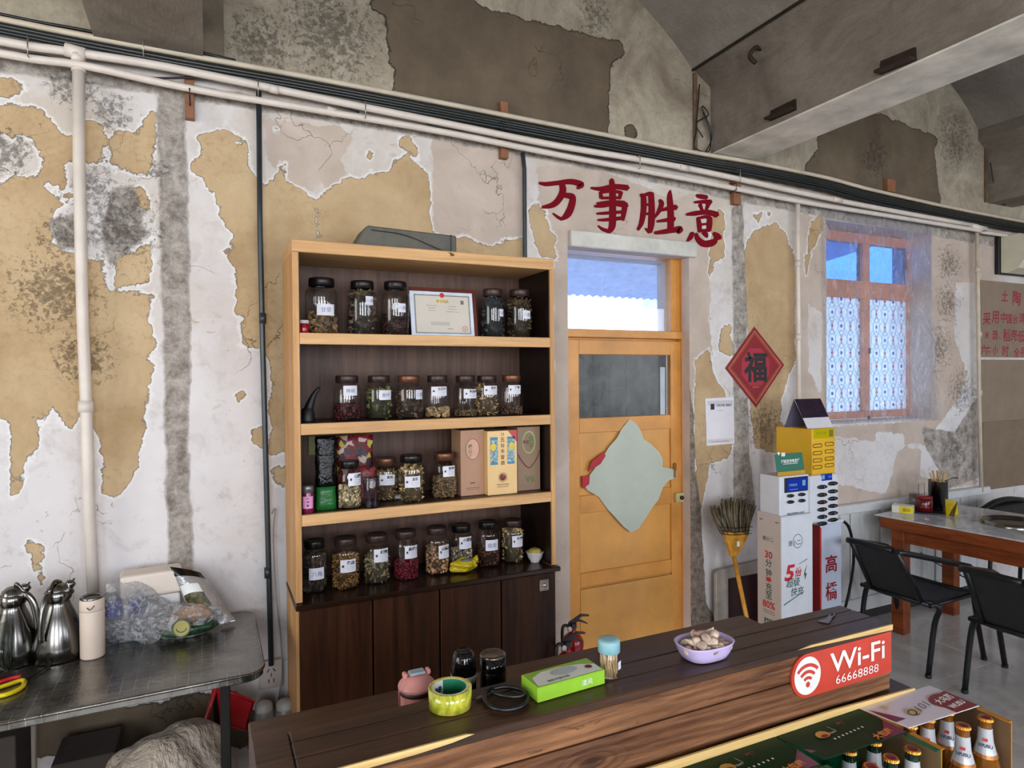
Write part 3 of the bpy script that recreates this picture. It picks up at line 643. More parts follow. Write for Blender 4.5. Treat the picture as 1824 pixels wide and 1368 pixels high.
# ================================================================ BIG RED CHARACTERS, PAPER SIGNS ON THE WALL
crim = mat('crimson_cut_letter',(116,2,22),.75,var=.04,Specular_IOR_Level=.15)
def stroke(bm, pts, f):
    pts = [(a,b,c*1.16) for a,b,c in pts]
    P_ = []
    for i in range(len(pts)-1):
        a = pts[max(i-1,0)]; b = pts[i]; c = pts[i+1]; d = pts[min(i+2,len(pts)-1)]
        for q in range(6):
            t = q/6; P_.append(tuple(.5*((2*b[e])+(c[e]-a[e])*t+(2*a[e]-5*b[e]+4*c[e]-d[e])*t*t+(3*b[e]-a[e]-3*c[e]+d[e])*t**3) for e in range(3)))
    P_.append(pts[-1]); L, R = [], []
    for i, p in enumerate(P_):
        a = P_[max(i-1,0)]; b = P_[min(i+1,len(P_)-1)]; tx, ty = b[0]-a[0], b[1]-a[1]; n = math.hypot(tx,ty) or 1; tx /= n; ty /= n
        w_ = p[2]/2; e = w_*.55 if i in (0,len(P_)-1) else 0; sgn = -1 if i == 0 else 1
        L.append((p[0]-ty*w_+tx*e*0, p[1]+tx*w_)); R.append((p[0]+ty*w_, p[1]-tx*w_))
        if i == 0: cap0 = (p[0]-tx*w_*.7, p[1]-ty*w_*.7)
        if i == len(P_)-1: cap1 = (p[0]+tx*w_*.7, p[1]+ty*w_*.7)
    mk = lambda q, y: bm.verts.new((lambda v: (v.x, y, v.z))(f(*q)))
    stroke.n += 1; yf, yb = WY-.006-.00012*(stroke.n%24), WY-.001-.00004*(stroke.n%24)
    c0, c1 = mk(cap0,yf), mk(cap1,yf); Lf = [mk(q,yf) for q in L]; Rf = [mk(q,yf) for q in R]; Lb = [mk(q,yb) for q in L]; Rb = [mk(q,yb) for q in R]
    bm.faces.new((c0,Rf[0],Lf[0])); bm.faces.new((c1,Lf[-1],Rf[-1]))
    for i in range(len(L)-1):
        bm.faces.new((Lf[i],Rf[i],Rf[i+1],Lf[i+1])); bm.faces.new((Lf[i],Lf[i+1],Lb[i+1],Lb[i])); bm.faces.new((Rf[i+1],Rf[i],Rb[i],Rb[i+1]))
stroke.n = 0
fK = lambda x, y: at_y(940+x/3.42, 280+y/3.42, WY)
CH = [('ten_thousand','crimson brush-style cut-out character 万, first of the row over the door',[
  [(68,158,12),(110,165,22),(180,158,24),(260,150,28),(325,168,30),(300,190,16)],[(205,160,28),(212,205,34),(190,255,34),(150,292,30),(85,306,14)],[(195,232,20),(250,236,30),(272,250,32),(262,305,36),(240,350,36),(208,378,18)],[(208,380,16),(180,365,14),(150,342,6)]]),
 ('affair','crimson brush-style cut-out character 事, second of the row over the door',[
  [(382,188,10),(440,194,22),(520,180,26),(606,188,30)],[(508,138,22),(514,200,32),(515,330,34),(512,420,34),(490,458,20)],[(490,452,20),(455,440,16),(425,418,6)],[(440,212,14),(446,250,20)],[(444,216,14),(510,208,16),(566,216,16)],[(566,214,20),(556,255,16)],[(446,250,14),(556,248,14)],[(404,300,12),(450,296,22),(530,286,22),(600,298,26)],[(418,282,10),(500,272,14),(585,276,16)],[(592,282,24),(584,330,26),(576,385,16)],[(416,345,10),(470,342,16),(580,334,16)],[(424,384,10),(480,382,18),(572,372,20)]]),
 ('win','crimson brush-style cut-out character 胜, third of the row over the door',[
  [(682,232,14),(702,245,26),(702,330,28),(690,400,24),(668,444,14)],[(700,236,16),(735,224,20),(758,228,20)],[(748,226,28),(752,300,30),(750,400,32),(740,458,22)],[(738,458,18),(712,434,6)],[(706,292,12),(748,288,14)],[(704,348,12),(748,344,14)],
  [(800,262,14),(812,285,24),(796,330,20),(768,374,6)],[(806,326,12),(850,314,22),(902,306,28)],[(784,392,12),(840,384,20),(890,376,26)],[(866,202,6),(862,240,26),(868,330,32),(868,450,32)],[(770,462,16),(820,456,24),(880,446,28),(924,440,34),(912,462,18)]]),
 ('intention','crimson brush-style cut-out character 意, last of the row over the door',[
  [(1024,234,14),(1050,240,24),(1088,246,22)],[(1012,276,12),(1060,272,18),(1112,274,26)],[(1046,288,20),(1062,330,12)],[(1098,286,22),(1080,334,10)],[(962,350,12),(1010,344,24),(1090,336,26),(1150,352,32)],
  [(1034,368,16),(1042,410,24),(1044,456,18)],[(1040,372,14),(1080,364,18),(1106,370,20)],[(1106,368,24),(1104,410,28),(1100,450,22)],[(1046,412,12),(1100,406,12)],[(1042,448,14),(1104,446,16)],
  [(1000,462,20),(988,490,24),(966,516,8)],[(1022,466,14),(1034,500,26),(1070,528,34),(1120,522,36),(1142,500,20),(1134,478,6)],[(1062,456,16),(1080,470,24),(1088,490,10)],[(1128,462,14),(1148,478,28),(1168,494,24)]])]
for nm, lb, sts in CH:
    bm = BM()
    for s_ in sts: stroke(bm, s_, fK)
    tag(obj('cut_out_character', bm, crim), lb, 'lettering')
# lozenge paper with the character for fortune
fu = thing('fortune_paper','red lozenge fortune paper with black brush character on the wall','paper sign', at_y(1343,655,WY))
fcor = [at_y(x,y,WY) for x,y in ((1343,582),(1396,650),(1346,726),(1291,656))]
def lay(pts, y): return [Vector((p.x,y,p.z)) for p in pts]
fc = sum(fcor, Vector())/4
obj('sheet', prism(BM(), lay(fcor,WY-.004), (0,.002,0)), mat('deep_red_paper',(134,10,28),.6,var=.12,vs=12), fu)
gold = mat('gold_print',(206,140,90),.35,.3)
def ringbm(pts, k0, k1, y):
    bm = BM(); a = [bm.verts.new(fc0+(p-fc0)*k0) for p in pts for fc0 in [Vector((fc.x,y,fc.z))]]; b = [bm.verts.new(Vector((fc.x,y,fc.z))+(p-Vector((fc.x,y,fc.z)))*k1) for p in pts]
    for i in range(len(pts)): bm.faces.new((a[i],a[(i+1)%len(pts)],b[(i+1)%len(pts)],b[i]))
    return bm
q = lay(fcor,WY-.0048); obj('gold_border', ringbm(q,.90,.875,0) if False else (lambda: ringbm(q,.90,.875,WY-.0048))(), gold, fu); obj('gold_border', ringbm(q,.83,.82,WY-.0048), gold, fu)
oct_ = [Vector((fc.x+.125*math.cos(PI*(i+.5)/4),WY-.0052,fc.z+.125*math.sin(PI*(i+.5)/4))) for i in range(8)]
bm = BM(); bm.faces.new([bm.verts.new(p) for p in oct_]); obj('octagon', bm, mat('crimson_print',(164,20,44),.4), fu)
bm = BM(); text(bm,'福',(fc.x,WY-.0058,fc.z),UX,UZ,h=.19,bold=.03); obj('character', bm, ink('brush_ink',(16,16,20),.3), fu)
bm = BM(); text(bm,'吉祥如意',(fc.x,WY-.0058,fc.z-.125),UX,UZ,w=.05); obj('small_gold_text', bm, gold, fu)
# white poster (its square code is left blank)
pc = at_y(1282,751,WY); po = thing('poster','white laminated payment poster taped beside the door','poster',pc)
q = [at_y(x,y,WY-.004) for x,y in ((1256,710),(1307,707),(1308,790),(1259,794))]
obj('sheet', prism(BM(), lay(q,WY-.004), (0,.002,0)), mat('laminated_white',(226,224,232),.2,var=.03), po)
bk = ink('black_print',(24,24,28))
bm = BM(); text(bm,'扫码付款 请核对',(pc.x+.03,WY-.005,at_y(1282,722,WY).z),UX,UZ,w=.12,bold=.01); rect(bm,(pc.x-.06,WY-.005,at_y(1282,724,WY).z),UX,UZ,.03,.035); rect(bm,(pc.x,WY-.005,at_y(1282,786,WY).z),UX,UZ,.14,.002)
for i in range(3): rect(bm,(pc.x+.0,WY-.005,at_y(1282,731,WY).z-.0*i),UX,UZ,.05,.0015)
obj('lettering', bm, bk, po)
tape = thinglass('clear_tape',(.97,.97,.97),.8)
for dx_, dz_ in ((0,.115),(0,-.115)): obj('tape', box(BM(),pc.x-.1,pc.x+.1,WY-.0065,WY-.0055,pc.z+dz_-.012,pc.z+dz_+.012), tape, po)
# cardboard with handwriting at the right
cb = thing('cardboard_sheet','brown cardboard sheet with red handwriting on the wall under the air conditioner','cardboard',at_y(1745,640,WY))
cbm = mat('brown_cardboard',(140,122,104),.8,var=.08,vs=6,bump=.15,bs=60); cl = at_y(1744,640,WY).x
obj('sheet', box(BM(),cl,cl+1.5,WY-.012,WY-.004,at_y(1744,636,WY).z,at_y(1744,499,WY).z,.002), cbm, cb)
cb2 = thing('cardboard_sheet','blank brown cardboard panel below the handwritten one','cardboard',at_y(1745,740,WY))
obj('sheet', box(BM(),cl+.01,cl+1.5,WY-.008,WY-.001,at_y(1744,756,WY).z+.01,at_y(1744,640,WY).z-.003,.002), cbm, cb2)
cb3 = thing('cardboard_sheet','lowest blank cardboard panel, just above the table edge','cardboard',at_y(1745,800,WY))
obj('sheet', box(BM(),cl+.03,cl+1.5,WY-.014,WY-.004,at_y(1744,874,WY).z,at_y(1744,752,WY).z-.0,.002), mat('brown_cardboard_2',(128,110,92),.8,var=.08,vs=6,bump=.15,bs=60), cb3)
rp = ink('red_marker',(150,24,56))
for s_, px, py, h in (('土',1790,527,.085),('陶',1811,531,.12),('采',1758,568,.1),('用',1773,565,.095),('中',1788,566,.085),('国',1798,568,.075),('台',1809,569,.07),('湾',1821,567,.09),('米',1758,597,.06),('酒',1772,597,.075),('、',1781,602,.02),('稻',1793,597,.1),('壳',1806,597,.09),('低',1819,599,.095),('六',1753,623,.085),('七',1761,621,.06),('小',1773,624,.07),('时',1791,625,.09),('全',1811,628,.075),('手',1822,627,.08)):
    bm = BM(); text(bm,s_,at_y(px,py,WY-.0125),UX,UZ,h=h,bold=.012,shear=.08); obj('handwriting', bm, rp, cb)

# ================================================================ PIPES AND CABLES
pvc = mat('white_pvc',(214,204,194),.4,var=.07,vs=6); crm = mat('cream_conduit',(196,184,164),.5,var=.12,vs=9)
blkc = mat('black_conduit',(26,30,30),.3,var=.15); drk = mat('dark_steel_conduit',(62,70,76),.35,.5)
def wpts(Y, *p): return [at_y(a,b,Y) for a,b in p]
tag(obj('conduit', tube(BM(), wpts(2.955,(-500,-75),(0,34),(300,92),(600,147),(1000,225),(1239,272),(1343,290),(1474,317),(1578,344),(1824,395),(2300,480)), .0125, 8, 4), crm), 'cream conduit, topmost of the pipes along the wall','pipe','pipes along the wall')
for j, (da, db) in enumerate(((13,9),(19,13),(25,17),(31,22))):
    tag(obj('cable', tube(BM(), wpts(2.95-.008*(j%2),(-500,-75+da),(0,32+da),(300,91+da),(600,147+(da+db)/2),(1000,225+db+1),(1239,272+db),(1343,290+db),(1474,317+db),(1578,344+db),(1824,395+db*.8),(2300,480+db*.7)), .0118, 7, 4), blkc), ('uppermost black cable directly under the cream conduit','second black cable of the bundle along the wall','third black cable of the bundle along the wall','lowest black cable of the bundle, above the white pipe')[j], 'cable','black cables in a bundle along the wall')
tag(obj('cable', tube(BM(), wpts(2.96,(-500,-90),(0,25),(140,52),(330,88),(420,108)), .006, 6, 4), blkc), 'thin black cable lying above the cream conduit at the upper left','cable')
pB = thing('water_pipe','thick white water pipe with a tee, upper of the two white ones','pipe',at_y(0,80,2.93),'pipes along the wall')
obj('tube', tube(BM(), wpts(2.935,(-500,-30),(0,73),(115,91),(300,120),(600,181),(800,221),(1000,261),(1221,299),(1497,358),(1741,403)), .0165, 10, 4), pvc, pB)
pC = thing('water_pipe','thinner white water pipe sagging below, lower of the two','pipe',at_y(0,95,2.93),'pipes along the wall')
obj('tube', tube(BM(), wpts(2.925,(-500,-10),(0,95),(150,117),(340,158),(600,202),(800,237),(1000,277),(1240,322),(1420,358),(1580,384),(1741,410),(1824,424),(2300,490)), .0145, 10, 4), pvc, pC)
def pipeseg(nm, pts, r, par, Y=2.93): obj(nm, tube(BM(), wpts(Y,*pts), r, 12), pvc, par)
pipeseg('tee_joint',((116,88),(152,98)),.025,pB,2.935); pipeseg('tee_branch',((136,96),(138,110)),.02,pB,2.93)
for px, py in ((488,160),(590,200),(1218,300),(1490,357)): pipeseg('coupling',((px-8,py-3),(px+8,py+1)),.0175 if px != 590 else .019,pB if px in (488,1218,1490) else pC,2.93)
def drop(label, pts, r, m_, coup=(), Y=2.94, nm='water_pipe'):
    t = thing(nm, label, 'pipe', at_y(pts[0][0],pts[0][1],Y)); obj('tube', tube(BM(), wpts(Y,*pts), r, 10), m_, t)
    for (x,y) in coup: p = at_y(x,y,Y); obj('coupling', tube(BM(),[p-Vector((0,0,.022)),p+Vector((0,0,.022))], r*1.28, 12), m_, t)
    return t
t = drop('white pipe running down the wall at the left to the steel table',((140,126),(141,300),(147,560),(154,730),(158,900),(168,1090)),.021,pvc,((153,724),))
obj('upper_stub', tube(BM(), wpts(2.94,(139,106),(140,128)),.024,12), pvc, t)
drop('dark steel conduit running down the wall left of the bookcase',((461,163),(463,400),(468,620),(474,840),(479,1030),(483,1185)),.0115,drk,((468,567),(477,1020)),Y=2.965,nm='conduit')
drop('dark steel conduit disappearing behind the bookcase top',((931,272),(934,300),(935,460),(936,600)),.011,drk,Y=2.965,nm='conduit')
drop('cream pipe running down between the fortune paper and the window',((1421,358),(1421,450),(1422,600),(1423,800)),.015,pvc,((1422,600),(1421,470)),Y=2.95)
drop('cream pipe running down right of the window',((1740,406),(1742,520),(1744,700),(1748,876)),.014,crm,((1741,480),(1744,596),(1745,700)),Y=2.95)
pipeseg('tee_joint',((1728,402),(1755,408)),.02,pC)
wbr = mat('reddish_wood_block',(138,92,62),.6,var=.2,vs=12,bump=.3)
for (a,b,c,d), lb in (((329,140,347,217),'brown wooden bracket under the pipes at the upper left'),((887,184,901,286),'brown wooden bracket behind the pipes above the bookcase'),((1300,320,1313,367),'small brown wooden bracket beside the last red character'),((1573,320,1587,345),'small wooden peg above the pipes over the window')):
    p, q = at_y(a,b,WY), at_y(c,d,WY); br = thing('wooden_bracket',lb,'bracket',p); obj('block', box(BM(),p.x,q.x,WY-.035,WY,q.z,p.z,.002), wbr, br)
    if a != 1573:
        pc_ = at_y((a+c)/2,(b+d)/2-10,2.93); zz = pc_.z
        obj('wire_tie', tube(BM(),[(pc_.x,2.965,zz+.03),(pc_.x,2.905,zz+.015),(pc_.x,2.905,zz-.02),(pc_.x,2.965,zz-.03)],.003,5), wire, br)
tag(obj('cable', tube(BM(), wpts(2.945,(0,97),(60,97),(150,116),(260,138),(380,138),(470,146),(560,175),(640,200)), .0045, 6, 5), wire), 'slack thin black cable drooping between the white pipes','cable')
tag(obj('cable', tube(BM(), wpts(2.945,(760,222),(850,236),(895,240),(960,258),(1060,280),(1150,290)), .0045, 6, 5), wire), 'slack thin black cable crossing the bracket above the bookcase','cable')
# clips
for px, py, lb in ((52,80,'at the far left, before the tee'),(256,78,'between the tee and the first wooden bracket'),(459,150,'above the dark conduit left of the bookcase'),(649,192,'above the grey slab on the bookcase'),(1135,286,'above the crimson characters'),(1313,310,'at the beam end past the last crimson character')):
    p = at_y(px,py,2.92); tag(obj('pipe_clip', tube(BM(),[p+Vector((0,.04,.02)),p+Vector((0,-.025,.02)),p+Vector((0,-.025,-.05)),p+Vector((0,.04,-.05))],.0025,5), mat('zinc',(170,170,165),.3,.8)), 'zinc wire clip on the white pipes '+lb,'clip','zinc clips on the white pipes')
# ---------------------------------------------------------------- wainscot under the window
za = at_y(1500,905,WY).z; wx = at_y(1498,905,WY).x; we = at_y(1746,880,WY).x
wn = thing('trim_7','','',(wx,WY,0),kind='structure'); wwt = mat('white_gloss_paint',(206,208,208),.3,var=.1,vs=4)
obj('cap_rail', box(BM(),wx-.25,we+.03,WY-.06,WY,za-.03,za+.03,.006), wwt, wn)
obj('bottom_rail', box(BM(),wx-.25,we,WY-.045,WY,.07,.16,.004), wwt, wn); obj('baseboard', box(BM(),wx-.25,we,WY-.02,WY,0,.07), mat('dark_skirting',(48,42,38),.7), wn)  # dark baseboard in its own colour below the bottom rail
npk = 18; x0_ = wx-.25; st = (we-x0_)/npk
for i in range(npk): obj('plank', box(BM(),x0_+i*st+.004,x0_+(i+1)*st-.004,WY-.035+.003*(i%3),WY-.005,.16,za-.03,.004), wwt, wn)
obj('backing', box(BM(),x0_,we,WY-.006,WY,.07,za), mat('dark_gap',(60,56,52),.8), wn)
# ---------------------------------------------------------------- air conditioner, cut by the right edge
ax = at_y(1771,450,WY).x; z0_, z1_ = at_y(1771,489,WY).z, at_y(1771,422,WY).z
acm = mat('aged_white_plastic',(206,202,180),.35,var=.06); ac = thing('air_conditioner','cream wall air conditioner under the pipes at the right edge','air conditioner',(ax,WY,z0_))
obj('back_plate', box(BM(),ax,ax+.9,WY-.035,WY,z0_,z1_,.004), blk, ac)
pr = [(WY-.036,z0_+.01),(WY-.036,z1_),(WY-.17,z1_),(WY-.205,z1_-.03),(WY-.21,z0_+.10),(WY-.16,z0_+.03),(WY-.08,z0_)]
obj('body', prism(BM(),[(ax+.015,a,b) for a,b in pr],(.88,0,0),bev=.004), acm, ac)
obj('front_panel', box(BM(),ax+.03,ax+.89,WY-.222,WY-.208,z0_+.09,z1_-.02,.005), mat('white_plastic',(222,228,230),.25), ac)
bm = BM(); rect(bm,(ax+.08,WY-.2225,z0_+.19),UX,UZ,.05,.09); obj('energy_label', bm, mat('blue_label',(40,90,140),.4), ac)
bm = BM(); rect(bm,(ax+.08,WY-.223,z0_+.185),UX,UZ,.044,.05); obj('label_field', bm, mat('pale_label',(210,220,226),.4), ac)

# ================================================================ BOOKCASE
pine = wood('worn_pine',(186,140,92),(226,182,128),.5,0,3,bump=.25); pinev = wood('worn_pine_upright',(176,128,80),(218,172,116),.5,2,3,bump=.25)
dkw = wood('dark_stained_board',(38,22,16),(74,48,38),.35,0,3,bump=.25); dkv = wood('dark_stained_upright',(20,12,9),(36,21,16),.35,2,3,bump=.2)
bkp = wood('brown_back_board',(62,42,33),(106,78,64),.5,2,2.2,bump=.3); cabw = wood('cabinet_door_wood',(30,15,7),(76,42,22),.42,2,3,bump=.15,spec=.2)
BY, BB = 2.6, 2.93; bx0, bx1 = .297, 1.437
bc = thing('bookcase','tall worn pine bookcase with dark inner shelves and lower cabinet of doors','bookcase',(bx0,BB,0))
sp_ = obj('side_panel', box(BM(),bx0,bx0+.024,BY+.012,BB,0,2.165,.001), pinev, bc); obj('side_edging', box(BM(),bx0,bx0+.024,BY,BY+.0118,.815,2.165,.001), pinev, sp_)
obj('inner_face', box(BM(),bx0+.024,bx0+.028,BY+.01,BB-.01,.815,2.17), dkv, sp_)
sp_ = obj('side_panel', box(BM(),bx1-.02,bx1,BY+.012,BB,0,2.165,.001), pinev, bc); obj('side_edging', box(BM(),bx1-.02,bx1,BY,BY+.0118,.815,2.165,.001), pinev, sp_)
obj('inner_face', box(BM(),bx1-.024,bx1-.02,BY+.01,BB-.01,.815,2.17), dkv, sp_)
obj('back_panel', box(BM(),bx0+.025,bx1-.021,BB-.012,BB-.001,.0,2.165), bkp, bc)
obj('top_board', box(BM(),bx0,bx1,BY,BB,2.166,2.214,.003), pine, bc)
SZ = [1.856,1.505,1.152]
for z in SZ:
    s_ = obj('shelf', box(BM(),bx0+.028,bx1-.024,BY+.022,BB-.012,z-.022,z,.001), dkw, bc)
    obj('shelf_edging', box(BM(),bx0+.025,bx1-.021,BY-.002,BY+.022,z-.044,z,.002), pine, s_)
obj('cabinet_top', box(BM(),bx0-.004,bx1+.012,BY-.025,BB-.01,.79,.812,.004), wood('cabinet_top_wood',(30,17,11),(58,36,26),.22,0,3), bc)
obj('cabinet_base', box(BM(),bx0+.024,bx1-.02,BY+.022,BY+.04,.0,.79), dkv, bc)
db = [bx0+.008,.592,.875,1.160,bx1-.003]
for i in range(4):
    d_ = obj('cabinet_door', box(BM(),db[i]+.003,db[i+1]-.003,BY-.006,BY+.018,.07,.786,.004), cabw, bc)
    if i == 3:
        p = at_y(969,1042,BY-.007); o_ = obj('lock_plate', box(BM(),p.x-.024,p.x+.024,BY-.012,BY-.006,p.z-.026,p.z+.026,.003), mat('scratched_plate',(142,128,118),.4,.4,var=.3,vs=60), d_)
        obj('lock_cylinder', lathe(BM(),[(0,.006),(.008,.006),(.009,0)],(0,0,0),14,M=Matrix.Translation((p.x,BY-.012,p.z))@Matrix.Rotation(PI/2,4,'X')), mat('bright_steel',(210,206,200),.2,.9), o_)
# grey block on top
gs = mat('grey_foam_block',(96,94,86),.85,var=.12,vs=20,bump=.5)
a, b = at_y(630,430,BY+.12), at_y(808,448,BY+.07); blkt = thing('grey_block','long grey slab with sloped end lying on top of the bookcase','block',(a.x,BY+.1,2.214))
xa = at_y(650,440,BY+.05).x; xb = b.x; h_ = at_y(655,412,BY+.2).z-2.214
obj('slab', prism(BM(),[(xa-.045,BY+.03,2.214),(xb,BY+.03,2.214),(xb,BY+.03,2.214+.075),(xa+.005,BY+.03,2.214+.085)],(0,.16,0),bev=.006), gs, blkt)
obj('cord', tube(BM(),[(xa+.02,BY+.024,2.28),(xa+.16,BY+.022,2.27),(xa+.30,BY+.02,2.225),(xa+.36,BY-.01,2.2),(xb-.04,BY-.008,2.195),(xb-.03,BY+.018,2.23),(xb-.028,BY+.022,2.29)],.0018,5,4), wire, blkt)

# ================================================================ JARS
jg = thinglass('jar_glass',(.91,.90,.89),1.3); lidb = mat('black_metal_lid',(26,20,20),.3,.4); lidw = mat('worn_dark_lid',(64,48,44),.35,.4,var=.3,vs=30); lidc = mat('copper_lid',(120,78,58),.35,.6)
lbm = mat('white_paper_label',(222,222,232),.6,var=.04)
def chip(bm, kind, o, s, rnd):
    R_ = Matrix.Rotation(rnd.uniform(0,6.28),4,'Z')@Matrix.Rotation(rnd.uniform(0,3.1),4,'X')@Matrix.Rotation(rnd.uniform(0,3.1),4,'Y')
    T_ = Matrix.Translation(o)@R_; mi = rnd.randrange(3)
    if kind == 'disc':
        n = 8; a = [bm.verts.new(T_@Vector((s*math.cos(2*PI*i/n),s*math.sin(2*PI*i/n),s*.12))) for i in range(n)]; b = [bm.verts.new(T_@Vector((s*math.cos(2*PI*i/n),s*math.sin(2*PI*i/n),-s*.12))) for i in range(n)]
        fs = [bm.faces.new(a),bm.faces.new(b[::-1])]+[bm.faces.new((a[i],b[i],b[(i+1)%n],a[(i+1)%n])) for i in range(n)]
    elif kind == 'stick':
        fs = []; a = [T_@Vector(p) for p in ((-s*2,-s*.3,0),(s*2,-s*.2,s*.2),(s*2,s*.3,0),(-s*2,s*.2,s*.1),(0,0,s*.5),(0,0,-s*.4))]; q = [bm.verts.new(p) for p in a]
        for t_ in ((0,1,4),(1,2,4),(2,3,4),(3,0,4),(1,0,5),(2,1,5),(3,2,5),(0,3,5)): fs.append(bm.faces.new([q[i] for i in t_]))
    elif kind == 'leaf':
        fs = []; q = [bm.verts.new(T_@Vector(p)) for p in ((-s*2,0,0),(-s*.6,s*.8,s*.3),(s*1.2,s*.6,0),(s*2,0,s*.3),(s*.8,-s*.7,0),(-s*.8,-s*.6,s*.2))]
        for t_ in ((0,1,5),(1,4,5),(1,2,4),(2,3,4)): fs.append(bm.faces.new([q[i] for i in t_]))
    else:
        fs = []; q = [bm.verts.new(T_@(Vector(p)*s)) for p in ((1,0,0),(-1,0,0),(0,.8,0),(0,-.8,0),(0,0,.75),(0,0,-.75))]
        for t_ in ((0,2,4),(2,1,4),(1,3,4),(3,0,4),(2,0,5),(1,2,5),(3,1,5),(0,3,5)): fs.append(bm.faces.new([q[i] for i in t_]))
    for f in fs: f.material_index = mi; f.smooth = kind == 'nut'
def contents(r, h, kind, size, seed, n):
    bm = BM(); rnd = random.Random(seed)
    lathe(bm,[(0,.006),(r*.80,.006),(r*.80,max(h-size,.01)),(0,max(h-size*.7,.012))],seg=14,mi=3)
    for i in range(n):
        top = rnd.random() < .22
        rr = (r-size*.75)*math.sqrt(rnd.random()) if top else r-size*(.55+.5*rnd.random()); a = rnd.uniform(0,2*PI)
        z = h-size*.5+rnd.uniform(-.5,.5)*size if top else rnd.uniform(size*.7,h)
        k_ = kind if kind != 'stick' or top else kind
        s_ = size*rnd.uniform(.65,1.15)
        if kind in ('stick','leaf') : rr = min(rr, max(r-s_*1.75,.01))
        if kind in ('disc','nut'): rr = min(rr, r-s_*.9)
        chip(bm, kind, Vector((rr*math.cos(a),rr*math.sin(a),max(z,s_*.8))), s_, rnd)
    return bm
def cmats(c):
    key = 'contents_%d_%d_%d'%c
    return [mat(key+'_a',tuple(min(255,int(x*.88)) for x in c),.6,var=.2,vs=60), mat(key+'_b',tuple(int(x*.6) for x in c),.6,var=.2,vs=60), mat(key+'_c',tuple(min(255,int(x*1.1)+4) for x in c),.6,var=.15,vs=60), mat(key+'_d',tuple(int(x*.4) for x in c),.8)]
def jar(label, px, ptop, pbase, wpx, zsh, Y, kind, col, fill, size, n, words='', lid='b', lab=(0.3,.55,.55,.28), group='glass jars', hand=False, lidtilt=0, zoff=0.0, wide=.74):
    base = at_y(px, 700, Y); x = base.x; dep = (Vector((x,Y,zsh-CAMZ))).dot(_fw); r = wpx/2*dep/FPX
    H = at_y(px, ptop, Y).z-zsh; z0 = zsh+.0015
    t = thing('glass_jar', label, 'jar', (x,Y,z0), group)
    rn = r*wide; hl = min(.026,H*.13); hb = H-hl; sh = hb-.014
    g = BM(); lathe(g,[(0,0),(r*.93,0),(r,.006),(r,sh-r*.42),(r*.97,sh-r*.25),(r*.86,sh-r*.08),(rn*.97,sh+.002),(rn*.95,hb)],(x,Y,z0),28)
    obj('glass_body', g, jg, t)
    l = BM(); lathe(l,[(rn*1.0,hb-.008),(rn*1.06,hb-.006),(rn*1.06,hb+hl-.006),(rn*1.02,hb+hl-.001),(rn*.9,hb+hl-.002),(0,hb+hl-.004)],(x,Y,z0),28)
    lo = obj('lid', l, {'b':lidb,'w':lidw,'c':lidc}[lid], t)
    if n: 
        cbm_ = contents(r*.95, fill*(sh-r*.3), kind, size, sum(map(ord,label)), int(n*1.7))
        for v in cbm_.verts: v.co += Vector((x,Y,z0))
        obj('contents', cbm_, cmats(col), t, kind='stuff')
    # curved label facing the room
    if lab:
        u, vz, lw_, lh_ = lab; a0 = -PI/2-math.atan2(x,-Y+0.0001)*0 ; face = math.atan2(-Y,-x)+u*1.0; R2 = r+.0012; da = lw_*r/R2*1.0
        bm = BM(); prev = None; hz = vz*H; hh_ = lh_*H; ns = 6
        for i in range(ns+1):
            an = face-da+2*da*i/ns; p = Vector((x+R2*math.cos(an),Y+R2*math.sin(an),0)); q = (bm.verts.new((p.x,p.y,z0+hz-hh_/2)),bm.verts.new((p.x,p.y,z0+hz+hh_/2)))
            if prev: bm.faces.new((prev[0],q[0],q[1],prev[1])).smooth = True
            prev = q
        lb = obj('label', bm, lbm, t)
        nrm = Vector((math.cos(face),math.sin(face),0)); uu = Vector((-nrm.y,nrm.x,0)); c0 = Vector((x,Y,z0+hz))+nrm*(R2+.0006); W_ = 2*da*R2
        bm = BM(); 
        if hand: text(bm, words or '八角', c0, uu, UZ, h=hh_*.42, bold=-.004)
        else:
            if words: text(bm, words, c0+uu*W_*.16+UZ*hh_*.26, uu, UZ, h=hh_*.3, bold=.03)
            for i in range(3): rect(bm, c0+uu*W_*.12-UZ*hh_*(.02+.15*i), uu, UZ, W_*(.5,.55,.4)[i], .0006)
            text(bm, '❀', c0-uu*W_*.32, uu, UZ, h=hh_*.3) if False else rect(bm, c0-uu*W_*.34+UZ*hh_*.02, uu, UZ, W_*.12, hh_*.18)
        obj('lettering', bm, ink('blue_pen',(90,100,150)) if hand else bk, lb)
    return t
R1, R2_, R3, R4 = 'large glass jars on the top shelf','glass jars on the second shelf','glass jars on the third shelf','glass jars on the cabinet top'
z1, z2, z3, z4 = 1.856, 1.505, 1.152, .812
jar('glass jar of sliced brown roots, half full, leftmost large jar on the top shelf',575,497,600,57,z1,2.72,'disc',(150,118,76),.50,.011,150,'甘草','b',(.25,.42,.55,.20),R1,True)
jar('glass jar full of tangled dark twigs, second on the top shelf',647,502,600,52,z1,2.73,'stick',(112,96,78),1.05,.014,210,'','b',(.5,.62,.28,.16),R1,True)
jar('glass jar half filled with small dark seeds, left of the framed certificate',706,503,600,51,z1,2.73,'nut',(72,38,34),.55,.006,420,'','b',(.45,.50,.30,.16),R1,True)
jar('glass jar stuffed with dark bluish foil packets, right of the certificate',879,516,600,44,z1,2.73,'leaf',(64,80,88),1.0,.016,150,'','w',(.75,.5,.22,.15),R1,True)
jar('glass jar of coiled dried stems, last on the top shelf',927,517,600,46,z1,2.74,'stick',(104,84,52),1.0,.015,170,'','w',(.55,.47,.36,.17),R1,True)
